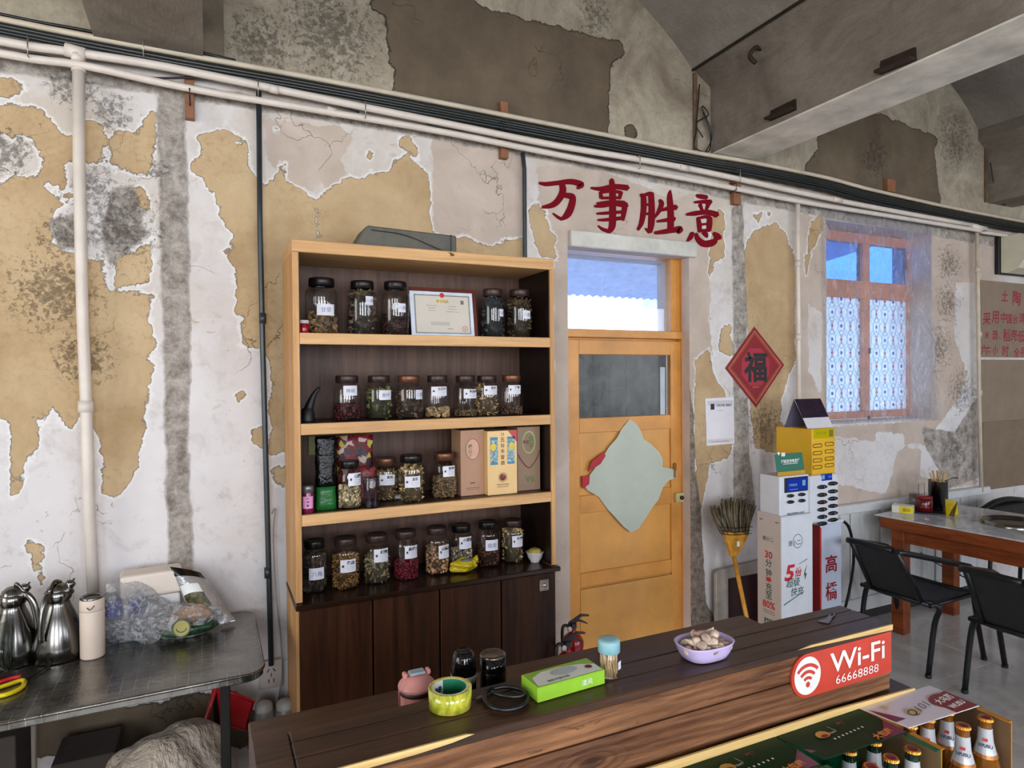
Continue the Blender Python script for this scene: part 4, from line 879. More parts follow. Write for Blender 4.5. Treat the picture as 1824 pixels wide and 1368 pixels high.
jar('glass jar with a low fill of dark red berries, first on the second shelf',618,669,747,50,z2,2.72,'nut',(92,24,30),.52,.008,200,'辣椒','w',(.25,.66,.50,.22),R2_,True)
jar('glass jar of dull green bay leaves, second on the second shelf',675,669,747,49,z2,2.72,'leaf',(110,112,58),.95,.013,130,'香叶','w',(.5,.55,.48,.22),R2_,True)
jar('glass jar of dark star-shaped pods under a copper lid',728,669,747,50,z2,2.71,'leaf',(96,70,54),.92,.009,260,'','c',(.85,.55,.36,.22),R2_,True)
jar('glass jar with a low layer of cream slices, fourth on the second shelf',779,669,746,46,z2,2.71,'disc',(214,184,134),.30,.009,110,'白芷片','w',(.15,.62,.62,.22))
jar('glass jar with a thin layer of brown bits, fifth on the second shelf',829,669,745,44,z2,2.70,'nut',(132,106,76),.22,.006,180,'草豆蔻','w',(.45,.55,.6,.22),R2_)
jar('glass jar packed with curled tan roots, sixth on the second shelf',867,669,744,44,z2,2.70,'stick',(190,160,112),.98,.012,170,'当归','w',(.35,.63,.58,.22),R2_)
jar('glass jar with a low layer of brown buds, last on the second shelf',911,668,741,42,z2,2.69,'nut',(124,90,66),.28,.005,240,'丁香','c',(.3,.63,.56,.22),R2_)
jar('glass jar of round white slices left of the unlabelled canister, third shelf',621,820,901,42,z3,2.66,'disc',(214,196,152),.62,.0085,130,'山药','b',(.5,.62,.62,.26),R3)
jar('glass jar of yellowish curls right behind the unlabelled glass canister',686,815,893,46,z3,2.77,'stick',(186,156,104),.92,.009,230,'黄芪','c',(.1,.5,.60,.24),R3)
jar('glass jar full of pale curled slices, behind the small white porcelain lid',731,810,890,49,z3,2.70,'leaf',(206,178,122),1.0,.012,160,'玉竹','b',(.1,.44,.58,.24),R3)
jar('glass jar half full of short tan sticks, beside the brown gift box',790,806,886,46,z3,2.72,'stick',(168,138,98),.62,.006,420,'党参','c',(.4,.6,.5,.24),R3)
jar('glass jar of dark curled fungus with handwritten label, first on the cabinet top',557,962,1052,44,z4,2.74,'disc',(84,72,58),.92,.012,170,'八角','b',(.15,.38,.62,.23),R4,True)
jar('glass jar of golden brown chips, second on the cabinet top',612,957,1045,50,z4,2.73,'stick',(182,138,78),.85,.007,380,'陈皮','w',(.2,.48,.56,.25),R4)
jar('glass jar of grey-green twigs and flakes, third on the cabinet top',668,951,1036,48,z4,2.74,'stick',(166,152,112),.75,.011,190,'枳壳','w',(.35,.6,.56,.27),R4)
jar('glass jar with a crimson red layer of goji berries, fourth on the cabinet top',720,944,1028,46,z4,2.74,'nut',(150,26,52),.48,.006,320,'枸杞子','w',(.45,.58,.54,.26),R4)
jar('glass jar of round tan nuts, fifth on the cabinet top',776,938,1020,45,z4,2.74,'nut',(206,162,118),.80,.010,190,'山楂片','w',(.6,.5,.5,.28),R4)
jar('glass jar of white beads behind the yellow packet',819,934,1013,43,z4,2.77,'nut',(222,208,180),.6,.007,240,'小茴香','b',(.4,.62,.56,.27),R4)
jar('glass jar of reddish brown chunks with blank handwritten label, seventh on the cabinet top',867,928,1006,43,z4,2.75,'nut',(108,60,42),.48,.009,130,'桂皮','b',(.35,.5,.56,.24),R4,True)
jar('glass jar packed with pale dried mushrooms, last on the cabinet top',911,925,999,42,z4,2.76,'leaf',(206,180,134),1.05,.012,170,'天麻','w',(.45,.52,.5,.27),R4)
# ---- other things on the shelves
def upbox(name, label, cat, pxl, pxr, pt, zsh, Y, dep, m_, side_m=None, group=None):
    a, b = at_y(pxl,800,Y), at_y(pxr,800,Y); top = at_y((pxl+pxr)/2,pt,Y).z
    t = thing(name,label,cat,(a.x,Y,zsh),group); obj('carton', box(BM(),a.x,b.x,Y,Y+dep,zsh+.001,top,.0015), m_, t); return t, a.x, b.x, top
kr = mat('kraft_brown',(172,132,104),.5,var=.05); kr2 = mat('taupe_box',(140,112,88),.45,var=.05); crb = mat('cream_gold_box',(226,190,132),.35,.1,var=.05)
pk_ = mat('pink_print',(206,156,134),.4); gn = ink('green_print',(70,120,50)); mar = ink('maroon_print',(110,30,30)); brn = ink('brown_print',(90,54,34)); blp = ink('teal_print',(60,130,160)); yel = mat('yellow_print',(220,196,60),.4)
def oval(bm, c, rx, rz, n=24, lift=.001, mi=0):
    bm.faces.new([bm.verts.new((c[0]+rx*math.cos(2*PI*i/n), c[1]-lift, c[2]+rz*math.sin(2*PI*i/n))) for i in range(n)]).material_index = mi; return bm
def ringf(bm, c, rx, rz, t_, n=28, lift=.0015):
    a = [bm.verts.new((c[0]+rx*math.cos(2*PI*i/n), c[1]-lift, c[2]+rz*math.sin(2*PI*i/n))) for i in range(n)]; b = [bm.verts.new((c[0]+(rx-t_)*math.cos(2*PI*i/n), c[1]-lift, c[2]+(rz-t_)*math.sin(2*PI*i/n))) for i in range(n)]
    for i in range(n): bm.faces.new((a[i],a[(i+1)%n],b[(i+1)%n],b[i]))
    return bm
t, xa, xb, tp_ = upbox('gift_box','brown gift box with pink oval emblem on the third shelf','box',820.5,862.5,766,z3,2.68,.12,kr)
xc = (xa+xb)/2; obj('emblem', oval(BM(),(xc,2.68,tp_-.085),.032,.046), pk_, t); obj('emblem_rim', ringf(BM(),(xc,2.68,tp_-.085),.033,.047,.002), brn, t)
bm = BM(); text(bm,'臻',(xc-.012,2.678,tp_-.072),UX,UZ,h=.018,bold=.02); text(bm,'公',(xc-.012,2.678,tp_-.094),UX,UZ,h=.018,bold=.01); text(bm,'子',(xc-.012,2.678,tp_-.114),UX,UZ,h=.014); obj('lettering', bm, gn, t)
bm = BM(); text(bm,'MAIJIU',(xc,2.679,z3+.056),UX,UZ,h=.008,bold=.03); rect(bm,(xc,2.679,z3+.035),UX,UZ,.065,.002); rect(bm,(xc,2.679,z3+.028),UX,UZ,.06,.0012); obj('lettering', bm, brn, t)
t, xa, xb, tp_ = upbox('gift_box','cream and gold liquor box with blue patterned top, middle one','box',868.5,921,767,z3,2.64,.11,crb)
xc = (xa+xb)/2; zs_ = tp_-.09
for sx_ in (-1,1):
    bm = BM(); rect(bm,(xc+sx_*.0415,2.639,zs_+.002),UX,UZ,.036,.115); pp = obj('patterned_panel', bm, mat('blue_brocade',(130,160,170),.4,var=.9,vs=90), t)
    bm = BM(); rect(bm,(xc+sx_*.0415,2.6385,zs_+.056),UX,UZ,.036,.012); rect(bm,(xc+sx_*.0415,2.6385,zs_-.056),UX,UZ,.036,.010); obj('band', bm, blp, t)
    obj('flower', oval(BM(),(xc+sx_*.045,2.639,zs_+.018),.014,.018,12), yel, t)
bm = BM(); 
for i, c_ in enumerate('五谷丰登酒'): text(bm,c_,(xc+.0,2.6385,tp_-.04-.026*i),UX,UZ,h=.019,bold=.01)
text(bm,'【 】',(xc,2.6385,tp_-.016),UX,UZ,h=.012,bold=.02); obj('lettering', bm, brn, t)
prism_c = [(xb-.045,2.6385,tp_-.001),(xb-.001,2.6385,tp_-.001),(xb-.001,2.6385,tp_-.055)]; bm = BM(); bm.faces.new([bm.verts.new(p) for p in prism_c]); obj('corner_ribbon', bm, mat('coral_red',(190,60,60),.4), t)
obj('round_seal', oval(BM(),(xc,2.64,z3+.078),.0155,.0155), mar, t); obj('seal_rim', ringf(BM(),(xc,2.64,z3+.078),.021,.021,.002), brn, t)
bm = BM(); text(bm,'御',(xc,2.6378,z3+.078),UX,UZ,h=.02,bold=.01); obj('seal_character', bm, crb, t)
bm = BM(); text(bm,'中国名酒 传世经典',(xc,2.6385,z3+.046),UX,UZ,w=.06); rect(bm,(xc,2.6385,z3+.036),UX,UZ,.058,.002); obj('lettering', bm, brn, t)
t, xa, xb, tp_ = upbox('gift_box','taupe gift box with green oval emblem and cord, right one','box',921.5,962,760,z3,2.68,.12,kr2)
xc = (xa+xb)/2; obj('emblem_rim', ringf(BM(),(xc,2.68,tp_-.072),.034,.052,.005), mat('pale_green_foil',(150,170,110),.3,.3), t)
bm = BM(); text(bm,'臻品',(xc-.016,2.678,tp_-.07),UX,UZ,h=.016,bold=.02); obj('lettering', bm, brn, t)
bm = BM(); text(bm,'公',(xc+.012,2.678,tp_-.055),UX,UZ,h=.028,bold=.02); text(bm,'子',(xc+.012,2.678,tp_-.088),UX,UZ,h=.026,bold=.02); text(bm,'V6',(xc+.004,2.678,z3+.055),UX,UZ,h=.030,bold=.0); obj('lettering', bm, gn, t)
obj('cord', tube(BM(),[(xa+.003,2.677,tp_-.125),(xa+.02,2.676,tp_-.155),(xc,2.675,tp_-.19),(xb-.02,2.676,tp_-.15),(xb-.003,2.677,tp_-.11)],.0015,5,4), mar, t)
# framed certificate
cy = 2.70; qa = [at_y(x,y,cy) for x,y in ((733,516),(843,523),(849,599),(739,596))]
ct = thing('certificate_frame','framed certificate with red seal leaning on the top shelf','frame',(qa[0].x,cy,z1))
fr_ = mat('mahogany_frame',(92,34,26),.3); xa, xb = qa[0].x+.002, at_y(851,560,cy).x; zt1 = at_y(790,512,cy).z
def lean(x, z, y=0): return Vector((x, cy+y+(z-z1)*.16, z))
def slab(x0, x1, z0, z1b, y0, y1): 
    bm = BM(); prism(bm,[lean(x0,z0,y0),lean(x1,z0,y0),lean(x1,z1b,y0),lean(x0,z1b,y0)],(0,y1-y0,0)); return bm
for nm, b in (('frame_bar',(xa,xb,zt1-.016,zt1)),('frame_bar',(xa,xb,z1+.001,z1+.017)),('frame_bar',(xa,xa+.016,z1+.017,zt1-.016)),('frame_bar',(xb-.016,xb,z1+.017,zt1-.016))): obj(nm, slab(*b,-.004,.012), fr_, ct)
obj('backing', slab(xa+.01,xb-.01,z1+.01,zt1-.01,.004,.008), fr_, ct)
obj('loose_sheet', slab(xa-.006,xb-.02,z1+.001,zt1-.018,-.012,-.0105), mat('film_white',(214,222,236),.15), ct)
p0, p1, q0, q1 = xa+.012, xb-.036, z1+.014, zt1-.032
obj('certificate', slab(p0,p1,q0,q1,-.0135,-.0125), mat('certificate_paper',(206,198,186),.3,var=.03), ct)
gb = mat('grey_green_border',(128,134,128),.5)
for b in ((p0,p1,q0,q0+.005),(p0,p1,q1-.005,q1),(p0,p0+.005,q0,q1),(p1-.005,p1,q0,q1)): obj('border', slab(*b,-.0142,-.0136), gb, ct)
nv_ = Vector((0,.16,1)).normalized(); xc = (p0+p1)/2; cl_ = lambda x, z: lean(x,z,-.0146)
bm = BM(); text(bm,'营业执照',cl_(xc+.002,q1-.028),UX,nv_,h=.015,bold=.03); obj('lettering', bm, mat('gold_letters',(206,180,60),.3,.2), ct)
bm = BM(); 
for i in range(3): rect(bm,cl_(xc-.05,q1-.048-.011*i),UX,nv_,(.05,.035,.03)[i],.0015); rect(bm,cl_(xc+.045,q1-.05-.012*i),UX,nv_,(.035,.04,.06)[i],.0015)
for i in range(4): rect(bm,cl_(xc-.015,q0+.05-.004*i),UX,nv_,.085,.001)
rect(bm,cl_(p1-.035,q1-.03),UX,nv_,.014,.018); rect(bm,cl_(xc+.03,q0+.022),UX,nv_,.025,.002); obj('print_lines', bm, ink('grey_ink',(110,106,104)), ct)
rs = mat('red_seal_ink',(206,44,52),.4)
bm = BM(); n=20
bm.faces.new([bm.verts.new(cl_(xc+.0+.011*math.cos(2*PI*i/n),q1-.001+.011*math.sin(2*PI*i/n))) for i in range(n)]); obj('emblem', bm, rs, ct)
bm = BM(); a = [bm.verts.new(cl_(p1-.028+.013*math.cos(2*PI*i/n),q0+.022+.013*math.sin(2*PI*i/n))) for i in range(n)]; b = [bm.verts.new(cl_(p1-.028+.011*math.cos(2*PI*i/n),q0+.022+.011*math.sin(2*PI*i/n))) for i in range(n)]
for i in range(n): bm.faces.new((a[i],a[(i+1)%n],b[(i+1)%n],b[i]))
text(bm,'★',cl_(p1-.028,q0+.022),UX,nv_,h=.009); obj('round_stamp', bm, rs, ct)
# small jars, bags
def smalljar(label, px, pt, wpx, zsh, Y, body, lidm, lab=None, words=''):
    x = at_y(px,700,Y).x; r = wpx/2*Vector((x,Y,zsh-CAMZ)).dot(_fw)/FPX; H = at_y(px,pt,Y).z-zsh
    t = thing('small_jar',label,'jar',(x,Y,zsh+.001)); z0 = zsh+.001
    obj('body', lathe(BM(),[(0,0),(r*.92,0),(r,.005),(r,H*.66),(r*.9,H*.74),(r*.9,H*.76)],(x,Y,z0),20), body, t)
    obj('lid', lathe(BM(),[(r*.9,H*.74),(r*.98,H*.75),(r*.98,H*.98),(r*.9,H),(0,H)],(x,Y,z0),20), lidm, t)
    if lab:
        bm = BM(); prev = None; face = math.atan2(-Y,-x)
        for i in range(9):
            an = face-.9+1.8*i/8; R_ = r+.001; q = (bm.verts.new((x+R_*math.cos(an),Y+R_*math.sin(an),z0+H*.18)),bm.verts.new((x+R_*math.cos(an),Y+R_*math.sin(an),z0+H*.62)))
            if prev: bm.faces.new((prev[0],q[0],q[1],prev[1]))
            prev = q
        lo = obj('label', bm, lab, t); nrm = Vector((math.cos(face),math.sin(face),0)); uu = Vector((-nrm.y,nrm.x,0)); bm = BM()
        for i, c_ in enumerate(words): text(bm,c_,Vector((x,Y,z0+H*.54-.013*i))+nrm*(r+.002),uu,UZ,h=.009,bold=.02)
        obj('lettering', bm, bk, lo)
    return t
smalljar('tiny red jar with a white lid at the left end of the top shelf',542,571,20,z1,2.66,mat('red_jelly',(150,14,30),.15),mat('white_lid',(206,200,206),.4))
smalljar('small magenta jar with a pink label at the left end of the third shelf',546,865,21,z3,2.64,mat('magenta_jelly',(110,24,60),.12),mat('dull_silver_lid',(120,116,118),.3,.6),mat('pink_label',(226,150,196),.4),'玫瑰酱')
# stag-horn tool, tall black bag, yellow tag, snack pouches, canister, lid-less dish, yellow packet, bowl with apple
def P3(px,py,Y): return at_y(px,py,Y)
o = tag(obj('black_pouch', tube(BM(),[P3(547,752,2.72),P3(548,735,2.72),P3(553,718,2.72),P3(560,702,2.72),P3(569,690,2.72)],[.03,.03,.026,.018,.016,.014,.012,.010,.008,.006],10,5), mat('black_rubber',(16,15,16),.5)),'black curved funnel-like tool standing at the left end of the second shelf','tool')
bgm = mat('black_foil',(14,14,16),.18,.3,bump=1.0,bs=26,bd=.01); p = at_y(580,700,2.68)
bg = thing('foil_bag','tall black foil bag with green base on the third shelf','bag',(p.x,2.68,z3)); gzz = at_y(580,866,2.68).z
def bag(bm, x, Y, z0, z1b, w0, w1, d0, d1, ns=8, wob=.004, seed=1):
    rnd = random.Random(seed); rings = []
    for i in range(ns+1):
        t = i/ns; w_ = (w0+(w1-w0)*t)/2; d_ = (d0+(d1-d0)*t)/2; z = z0+(z1b-z0)*t; ring = []
        for k_ in range(16):
            a = 2*PI*k_/16; c_, s_ = math.cos(a), math.sin(a); e = 4
            rr = (abs(c_)**e+abs(s_)**e)**(-1/e); ring.append(bm.verts.new((x+w_*c_*rr+rnd.uniform(-wob,wob), Y+d_*s_*rr+rnd.uniform(-wob,wob), z)))
        rings.append(ring)
    for a, b in zip(rings, rings[1:]):
        for k_ in range(16): bm.faces.new((a[k_],a[(k_+1)%16],b[(k_+1)%16],b[k_])).smooth = True
    bm.faces.new(rings[0][::-1]); bm.faces.new(rings[-1]); return bm
obj('green_base', bag(BM(),p.x-.003,2.69,z3+.001,gzz,.085,.075,.06,.055,4,.001,2), mat('green_foil',(30,104,44),.3,bump=.5,bs=30,bd=.006), bg)
obj('bag_body', bag(BM(),p.x-.003,2.69,gzz,at_y(590,776,2.69).z,.078,.075,.055,.03,10,.003,3), bgm, bg)
tag(obj('price_tag', box(BM(),at_y(550,790,2.9).x-.0,at_y(568,790,2.9).x,2.905,2.912,at_y(558,811,2.9).z,at_y(558,777,2.9).z,.001), mat('olive_card',(110,104,40),.4)),'olive green card hanging on the back board behind the foil bag','card')
pm, k = newmat('printed_pouch'); v = k.obj(); vv = k.n('ShaderNodeTexVoronoi'); vv.inputs['Scale'].default_value = 42; k.l(v, vv.inputs['Vector']); rp_ = k.n('ShaderNodeValToRGB'); sp2 = k.n('ShaderNodeSeparateColor'); k.l(vv.outputs['Color'], sp2.inputs[0]); k.l(sp2.outputs[0], rp_.inputs[0])
cr_ = rp_.color_ramp; cr_.interpolation = 'CONSTANT'; cr_.elements[0].color = lin((110,20,30)); cr_.elements[1].position = .35; cr_.elements[1].color = lin((200,180,170))
for ps, cc_ in ((.55,(150,40,44)),(.7,(190,170,60)),(.85,(70,50,60))): e_ = cr_.elements.new(ps); e_.color = lin(cc_)
pbr(k, rp_.outputs[0], .15, 0, k.noise(v,30,5,.7), .01)
o = tag(obj('snack_pouch', bag(BM(),at_y(632,800,2.84).x,2.84,z3+.001,at_y(632,775,2.84).z,.155,.155,.05,.02,8,.003,5), pm),'glossy red and yellow printed snack pouch standing behind the jars','packet')
bm = BM(); 
for i, c_ in enumerate('年年有'): text(bm,c_,(at_y(643,800,2.80).x,2.806,at_y(643,794+9*i,2.8).z),UX,UZ,h=.016,bold=.03)
obj('lettering', bm, bk, o)
tag(obj('snack_pouch', bag(BM(),at_y(648,800,2.76).x,2.75,z3+.001,at_y(645,832,2.76).z,.10,.10,.05,.03,6,.004,6), mat('clear_red_wrap',(120,40,44),.12,var=.8,vs=60,bump=1,bs=40,bd=.01)),'crinkled red cellophane packet between the jars on the third shelf','packet')
# unlabelled canister
p = at_y(660,700,2.62); cnn = thing('glass_canister','unlabelled glass canister with dark grey sides in front of the jars','canister',(p.x,2.625,z3)); r = .032; Hc = at_y(660,850,2.62).z-z3
obj('glass_body', lathe(BM(),[(0,.001),(r*.96,.001),(r,.006),(r,Hc*.82),(r*.93,Hc*.9),(r*.93,Hc)],(p.x,2.625,z3),24), thinglass('dark_glass',(.55,.56,.62),1.2), cnn)
obj('contents', lathe(BM(),[(0,.004),(r*.85,.004),(r*.85,.03),(0,.036)],(p.x,2.625,z3),18), mat('dark_powder',(50,40,40),.7,var=.5,vs=60), cnn)
obj('lid', lathe(BM(),[(r*.96,Hc-.012),(r*1.03,Hc-.012),(r*1.03,Hc),(r*.9,Hc+.003),(0,Hc+.002)],(p.x,2.625,z3),24), thinglass('clear_lid',(.8,.8,.82),1.5), cnn)
p = at_z(714,890,z3); tag(obj('ceramic_spoon', blob(BM(),(p.x,p.y,z3+.013),(.028,.02,.011),3,.06,3), mat('white_ceramic',(220,214,210),.2)),'small white porcelain lid lying in front of the jars','dish')
p = at_z(828,1021,z4); yb_ = thing('snack_packet','crumpled yellow packet lying in front of the jars on the cabinet top','packet',(p.x,p.y,z4))
obj('wrapper', blob(BM(),(p.x,p.y+.02,z4+.031),(.062,.032,.03),4,.12,8), mat('yellow_foil',(206,182,30),.25,.1,var=.15,bump=1.2,bs=16,bd=.02), yb_)
obj('tied_end', tube(BM(),[(p.x+.05,p.y+.02,z4+.05),(p.x+.068,p.y+.015,z4+.052)],[.01,.02],8,4), mat('yellow_foil',(206,182,30)), yb_); obj('printed_band', blob(BM(),(p.x+.012,p.y+.006,z4+.056),(.03,.018,.008),2,.08,5), mat('grey_foil',(120,120,112),.3,.3), yb_)
p = at_z(953,1001,z4); bw = thing('small_bowl','small white bowl holding a yellow apple at the right end of the cabinet top','bowl',(p.x,p.y,z4)); wc = mat('white_porcelain',(216,214,214),.15)
obj('bowl', lathe(BM(),[(0,.003),(.018,.003),(.018,0),(.021,0),(.022,.006),(.034,.024),(.0385,.042),(.0425,.047),(.041,.049),(.036,.043),(.031,.026),(.016,.01),(0,.009)],(p.x,p.y,z4+.001),28), wc, bw)
ap = thing('apple','yellow-green apple sitting in the small white bowl','apple',(p.x,p.y,z4+.05))
apm = mat('apple_skin',(190,166,84),.3,var=.25,vs=30)
obj('flesh', lathe(BM(),[(0,.004),(.012,0),(.024,.006),(.032,.02),(.0325,.034),(.026,.048),(.014,.053),(.005,.050),(0,.046)],(p.x,p.y,z4+.0125),28), apm, ap); obj('stem', tube(BM(),[(p.x,p.y,z4+.058),(p.x+.002,p.y,z4+.070)],.0012,5), brn, ap)
# ================================================================ CHARGING STATIONS
wpl = mat('white_shell_plastic',(208,212,220),.35,var=.04); wpl2 = mat('warm_white_board',(196,184,178),.5,var=.04); dslot = mat('slot_black',(22,24,28),.3)
scr = emit('screen_blue',(40,70,200),1.0); scw = emit('screen_glyphs',(150,200,255),1.0); scy = emit('screen_yellow',(236,220,20),.9)
grn = ink('deep_green_print',(28,84,70)); rdp = ink('red_print',(196,34,44))
A0 = at_y(1391,900,2.5).x; A1 = at_y(1446,900,2.5).x; YA = 2.5; AB = 2.66
za = at_y(1393,921,YA).z; zt = at_y(1393,850,YA).z
st_ = thing('charging_station','white power bank station with 30 and 80% lettering, nearer left one','charging station',(A0,YA,0))
bd_ = obj('base_cabinet', box(BM(),A0,A1,YA,AB,0,za,.002), wpl, st_)
obj('side_board', box(BM(),A0-.004,A0,YA-.002,AB,0,za+.006,.001), wpl2, bd_); obj('front_board', box(BM(),A0,A1,YA-.004,YA,0,za-.004,.001), wpl, bd_)
hd = obj('head_unit', box(BM(),A0+.004,A1-.006,YA+.012,AB-.01,za,zt,.006,seg=2), wpl, st_)
yf = YA+.0115; xh = lambda px: at_y(px,870,yf).x; zh = lambda py, px=1415: at_y(px,py,yf).z
o = obj('screen_bezel', box(BM(),xh(1397),xh(1438),yf-.006,yf+.001,zh(876),zh(850),.002), dslot, hd)
bm = BM(); rect(bm,((xh(1400)+xh(1436))/2,yf-.0065,(zh(874)+zh(852))/2),UX,UZ,xh(1436)-xh(1400),zh(852)-zh(874)); obj('screen', bm, scr, hd)
bm = BM(); text(bm,'扫码取充',(xh(1411),yf-.0075,zh(863)),UX,UZ,w=.06,bold=.02); rect(bm,(xh(1430),yf-.0075,zh(861)),UX,UZ,.024,.03) ; rect(bm,(xh(1412),yf-.0075,zh(871)),UX,UZ,.06,.003); obj('screen_text', bm, scw, hd)
for px in (1407,1427):
    for py in (882,893): c = (xh(px),yf-.004,zh(py)); o = obj('slot', lathe(BM(),[(0,.006),(.023,.006),(.026,0)],(0,0,0),16,M=Matrix.Translation(c)@Matrix.Rotation(PI/2,4,'X')@Matrix.Scale(.36,4,(0,1,0))), dslot, hd)
bm = BM(); text(bm,'充电宝 即借即用 5元/小时',(xh(1417),yf-.001,zh(914,1417)),UX,UZ,w=.13,bold=.02); obj('lettering', bm, bk, hd)
fy = YA-.0048; fz = lambda py, px=1420: at_y(px,py,fy).z; fxx = lambda px: at_y(px,1000,fy).x
bm = BM(); text(bm,'速小二',(fxx(1415.5),fy,fz(966)),UX,UZ,w=.095,bold=.006); ringf(bm,(fxx(1421),fy+.0012,fz(964)),.036,.038,.003); text(bm,'超级',(fxx(1413),fy,fz(1036)),UX,UZ,h=.048,bold=.008,shear=.2); text(bm,'快充',(fxx(1420),fy,fz(1053)),UX,UZ,h=.046,bold=.008,shear=.2); quad(bm,(fxx(1431),fy,fz(1030)),(fxx(1433),fy,fz(1020)),(fxx(1438),fy,fz(1008)),(fxx(1434.5),fy,fz(1021))); quad(bm,(fxx(1434),fy,fz(1036)),(fxx(1433),fy,fz(1024)),(fxx(1435.5),fy,fz(1023)),(fxx(1437),fy,fz(1024)))
quad(bm,(fxx(1423),fy,fz(1006)),(fxx(1423),fy,fz(1005)),(fxx(1438),fy,fz(998)),(fxx(1438),fy,fz(999.5))); quad(bm,(fxx(1396),fy,fz(1074)),(fxx(1396),fy,fz(1072)),(fxx(1432),fy,fz(1055)),(fxx(1432),fy,fz(1056.5))); obj('lettering', bm, grn, bd_)
bm = BM(); text(bm,'5',(fxx(1407),fy,fz(1018)),UX,UZ,h=.085,w=.065,bold=.03,shear=.25); text(bm,'倍',(fxx(1422),fy,fz(1019)),UX,UZ,h=.05,bold=.025,shear=.2); obj('lettering', bm, rdp, bd_)
sx_ = A0-.0052; sy_ = lambda px: at_x(px,1000,sx_).y; sz_ = lambda py: at_x(1369,py,sx_).z; yc = sy_(1369); MU = Vector((0,-1,0))
bm = BM(); text(bm,'速小二',(sx_,yc+.004,sz_(960)),MU,UZ,w=.075,bold=.006)
for s_, py in (('分',1003),('钟',1020),('充',1045),('至',1060)): text(bm,s_,(sx_,yc,sz_(py)),MU,UZ,h=.042,bold=.01)
rect(bm,(sx_,yc,sz_(1088)),MU,UZ,.08,.0025); rect(bm,(sx_,yc,sz_(1092)),MU,UZ,.08,.0025); text(bm,'扫码',(sx_,yc,sz_(1107)),MU,UZ,h=.034,bold=.03); obj('lettering', bm, grn, bd_)
a_ = [bm for bm in (BM(),)][0]; text(a_,'30',(sx_,yc,sz_(988)),MU,UZ,h=.04,bold=.02); text(a_,'80%',(sx_,yc,sz_(1077)),MU,UZ,h=.04,w=.085,bold=.02); rect(a_,(sx_,yc,sz_(1032)),MU,UZ,.032,.022); obj('lettering', a_, rdp, bd_)
for dy in (.02,.13): obj('lashing', box(BM(),A0-.008,A0-.004,YA+dy-.008,YA+dy+.012,za-.035,za-.032), dslot, bd_)
# green card standing on the head
p = at_y(1408,838,YA+.02); gc = thing('sign_card','small green advertising card standing on the nearer charging station','sign',(p.x,YA+.03,zt))
gcm = mat('green_card',(24,104,82),.4,var=.04); xa, xb = at_y(1385,830,YA+.03).x, at_y(1434,830,YA+.03).x; zc = at_y(1410,808,YA+.03).z
obj('card', prism(BM(),[(xa,YA+.03,zt+.001),(xb,YA+.03,zt+.001),(xb,YA+.05,zc),(xa,YA+.05,zc)],(0,.002,0)), gcm, gc); obj('foot', prism(BM(),[(xa,YA+.03,zt+.001),(xb,YA+.03,zt+.001),(xb,YA+.028,zt+.022),(xa,YA+.028,zt+.022)],(0,.001,0)), mat('ochre_card',(196,150,44),.4), gc)
bm = BM(); text(bm,'超级宝充电宝值',((xa+xb)/2,YA+.037,zc-.04),UX,UZ,w=.14,bold=.03); rect(bm,((xa+xb)/2,YA+.036,zc-.055),UX,UZ,.11,.003); text(bm,'♥',(xa+.025,YA+.045,zc+.002),UX,UZ,h=.018); rect(bm,(xa+.06,YA+.046,zc-.004),UX,UZ,.028,.02); obj('lettering', bm, mat('white_print',(226,230,228),.5), gc)
# second station with yellow cabinet on top
YB = 2.6; B0 = at_y(1461,1000,YB).x; B1 = at_y(1499,1000,YB).x; Bb = YB+.16; zb1 = at_y(1480,928,YB).z; zb2 = at_y(1480,843,YB).z; zb3 = at_y(1470,762,YB).z
sb = thing('charging_station','narrow white power bank tower on a red and white pillar lettered 高橋','charging station',(B0,YB,0))
B0 = B0-.0; po_ = obj('pillar', box(BM(),B0,B1,YB,Bb,0,zb1-.014,.003), mat('light_box_white',(186,194,212),.4,var=.04), sb)
obj('red_side', box(BM(),B0-.004,B0,YB-.002,Bb,0,zb1-.02,.001), mat('dark_red_gloss',(130,16,24),.25), po_); obj('red_edge', box(BM(),B0-.004,B0+.006,YB-.005,YB-.002,0,zb1-.03,.001), mat('scarlet_edge',(200,60,50),.3), po_)
bm = BM(); text(bm,'高',((B0+B1)/2-.0,YB-.003,at_y(1478,1004,YB).z),UX,UZ,h=.10,w=.095,bold=.014); text(bm,'橋',((B0+B1)/2,YB-.003,at_y(1478,1053,YB).z),UX,UZ,h=.105,w=.095,bold=.012); obj('lettering', bm, mat('maroon_letter',(150,24,30),.4), po_)
c0_ = at_y(1447,900,YB).x; c1_ = at_y(1492,900,YB).x
tw = obj('tower', box(BM(),c0_-.03,c1_,YB-.01,Bb-.01,zb1,zb2,.014,seg=3), wpl, sb); obj('collar', box(BM(),B0-.02,B1+.006,YB-.014,Bb,zb1-.014,zb1+.004,.004), wpl, sb)
yq = YB-.0108
def zq(py): return at_y(1475,py,yq).z
def xq(px): return at_y(px,890,yq).x
bm = BM(); rect(bm,(xq(1473),yq-.001,zq(849)),UX,UZ,.085,.042); obj('screen', bm, scr, tw); bm = BM(); rect(bm,(xq(1466),yq-.002,zq(849)),UX,UZ,.024,.024); text(bm,'扫码',(xq(1478),yq-.002,zq(849)),UX,UZ,h=.014); obj('screen_text', bm, scw, tw)
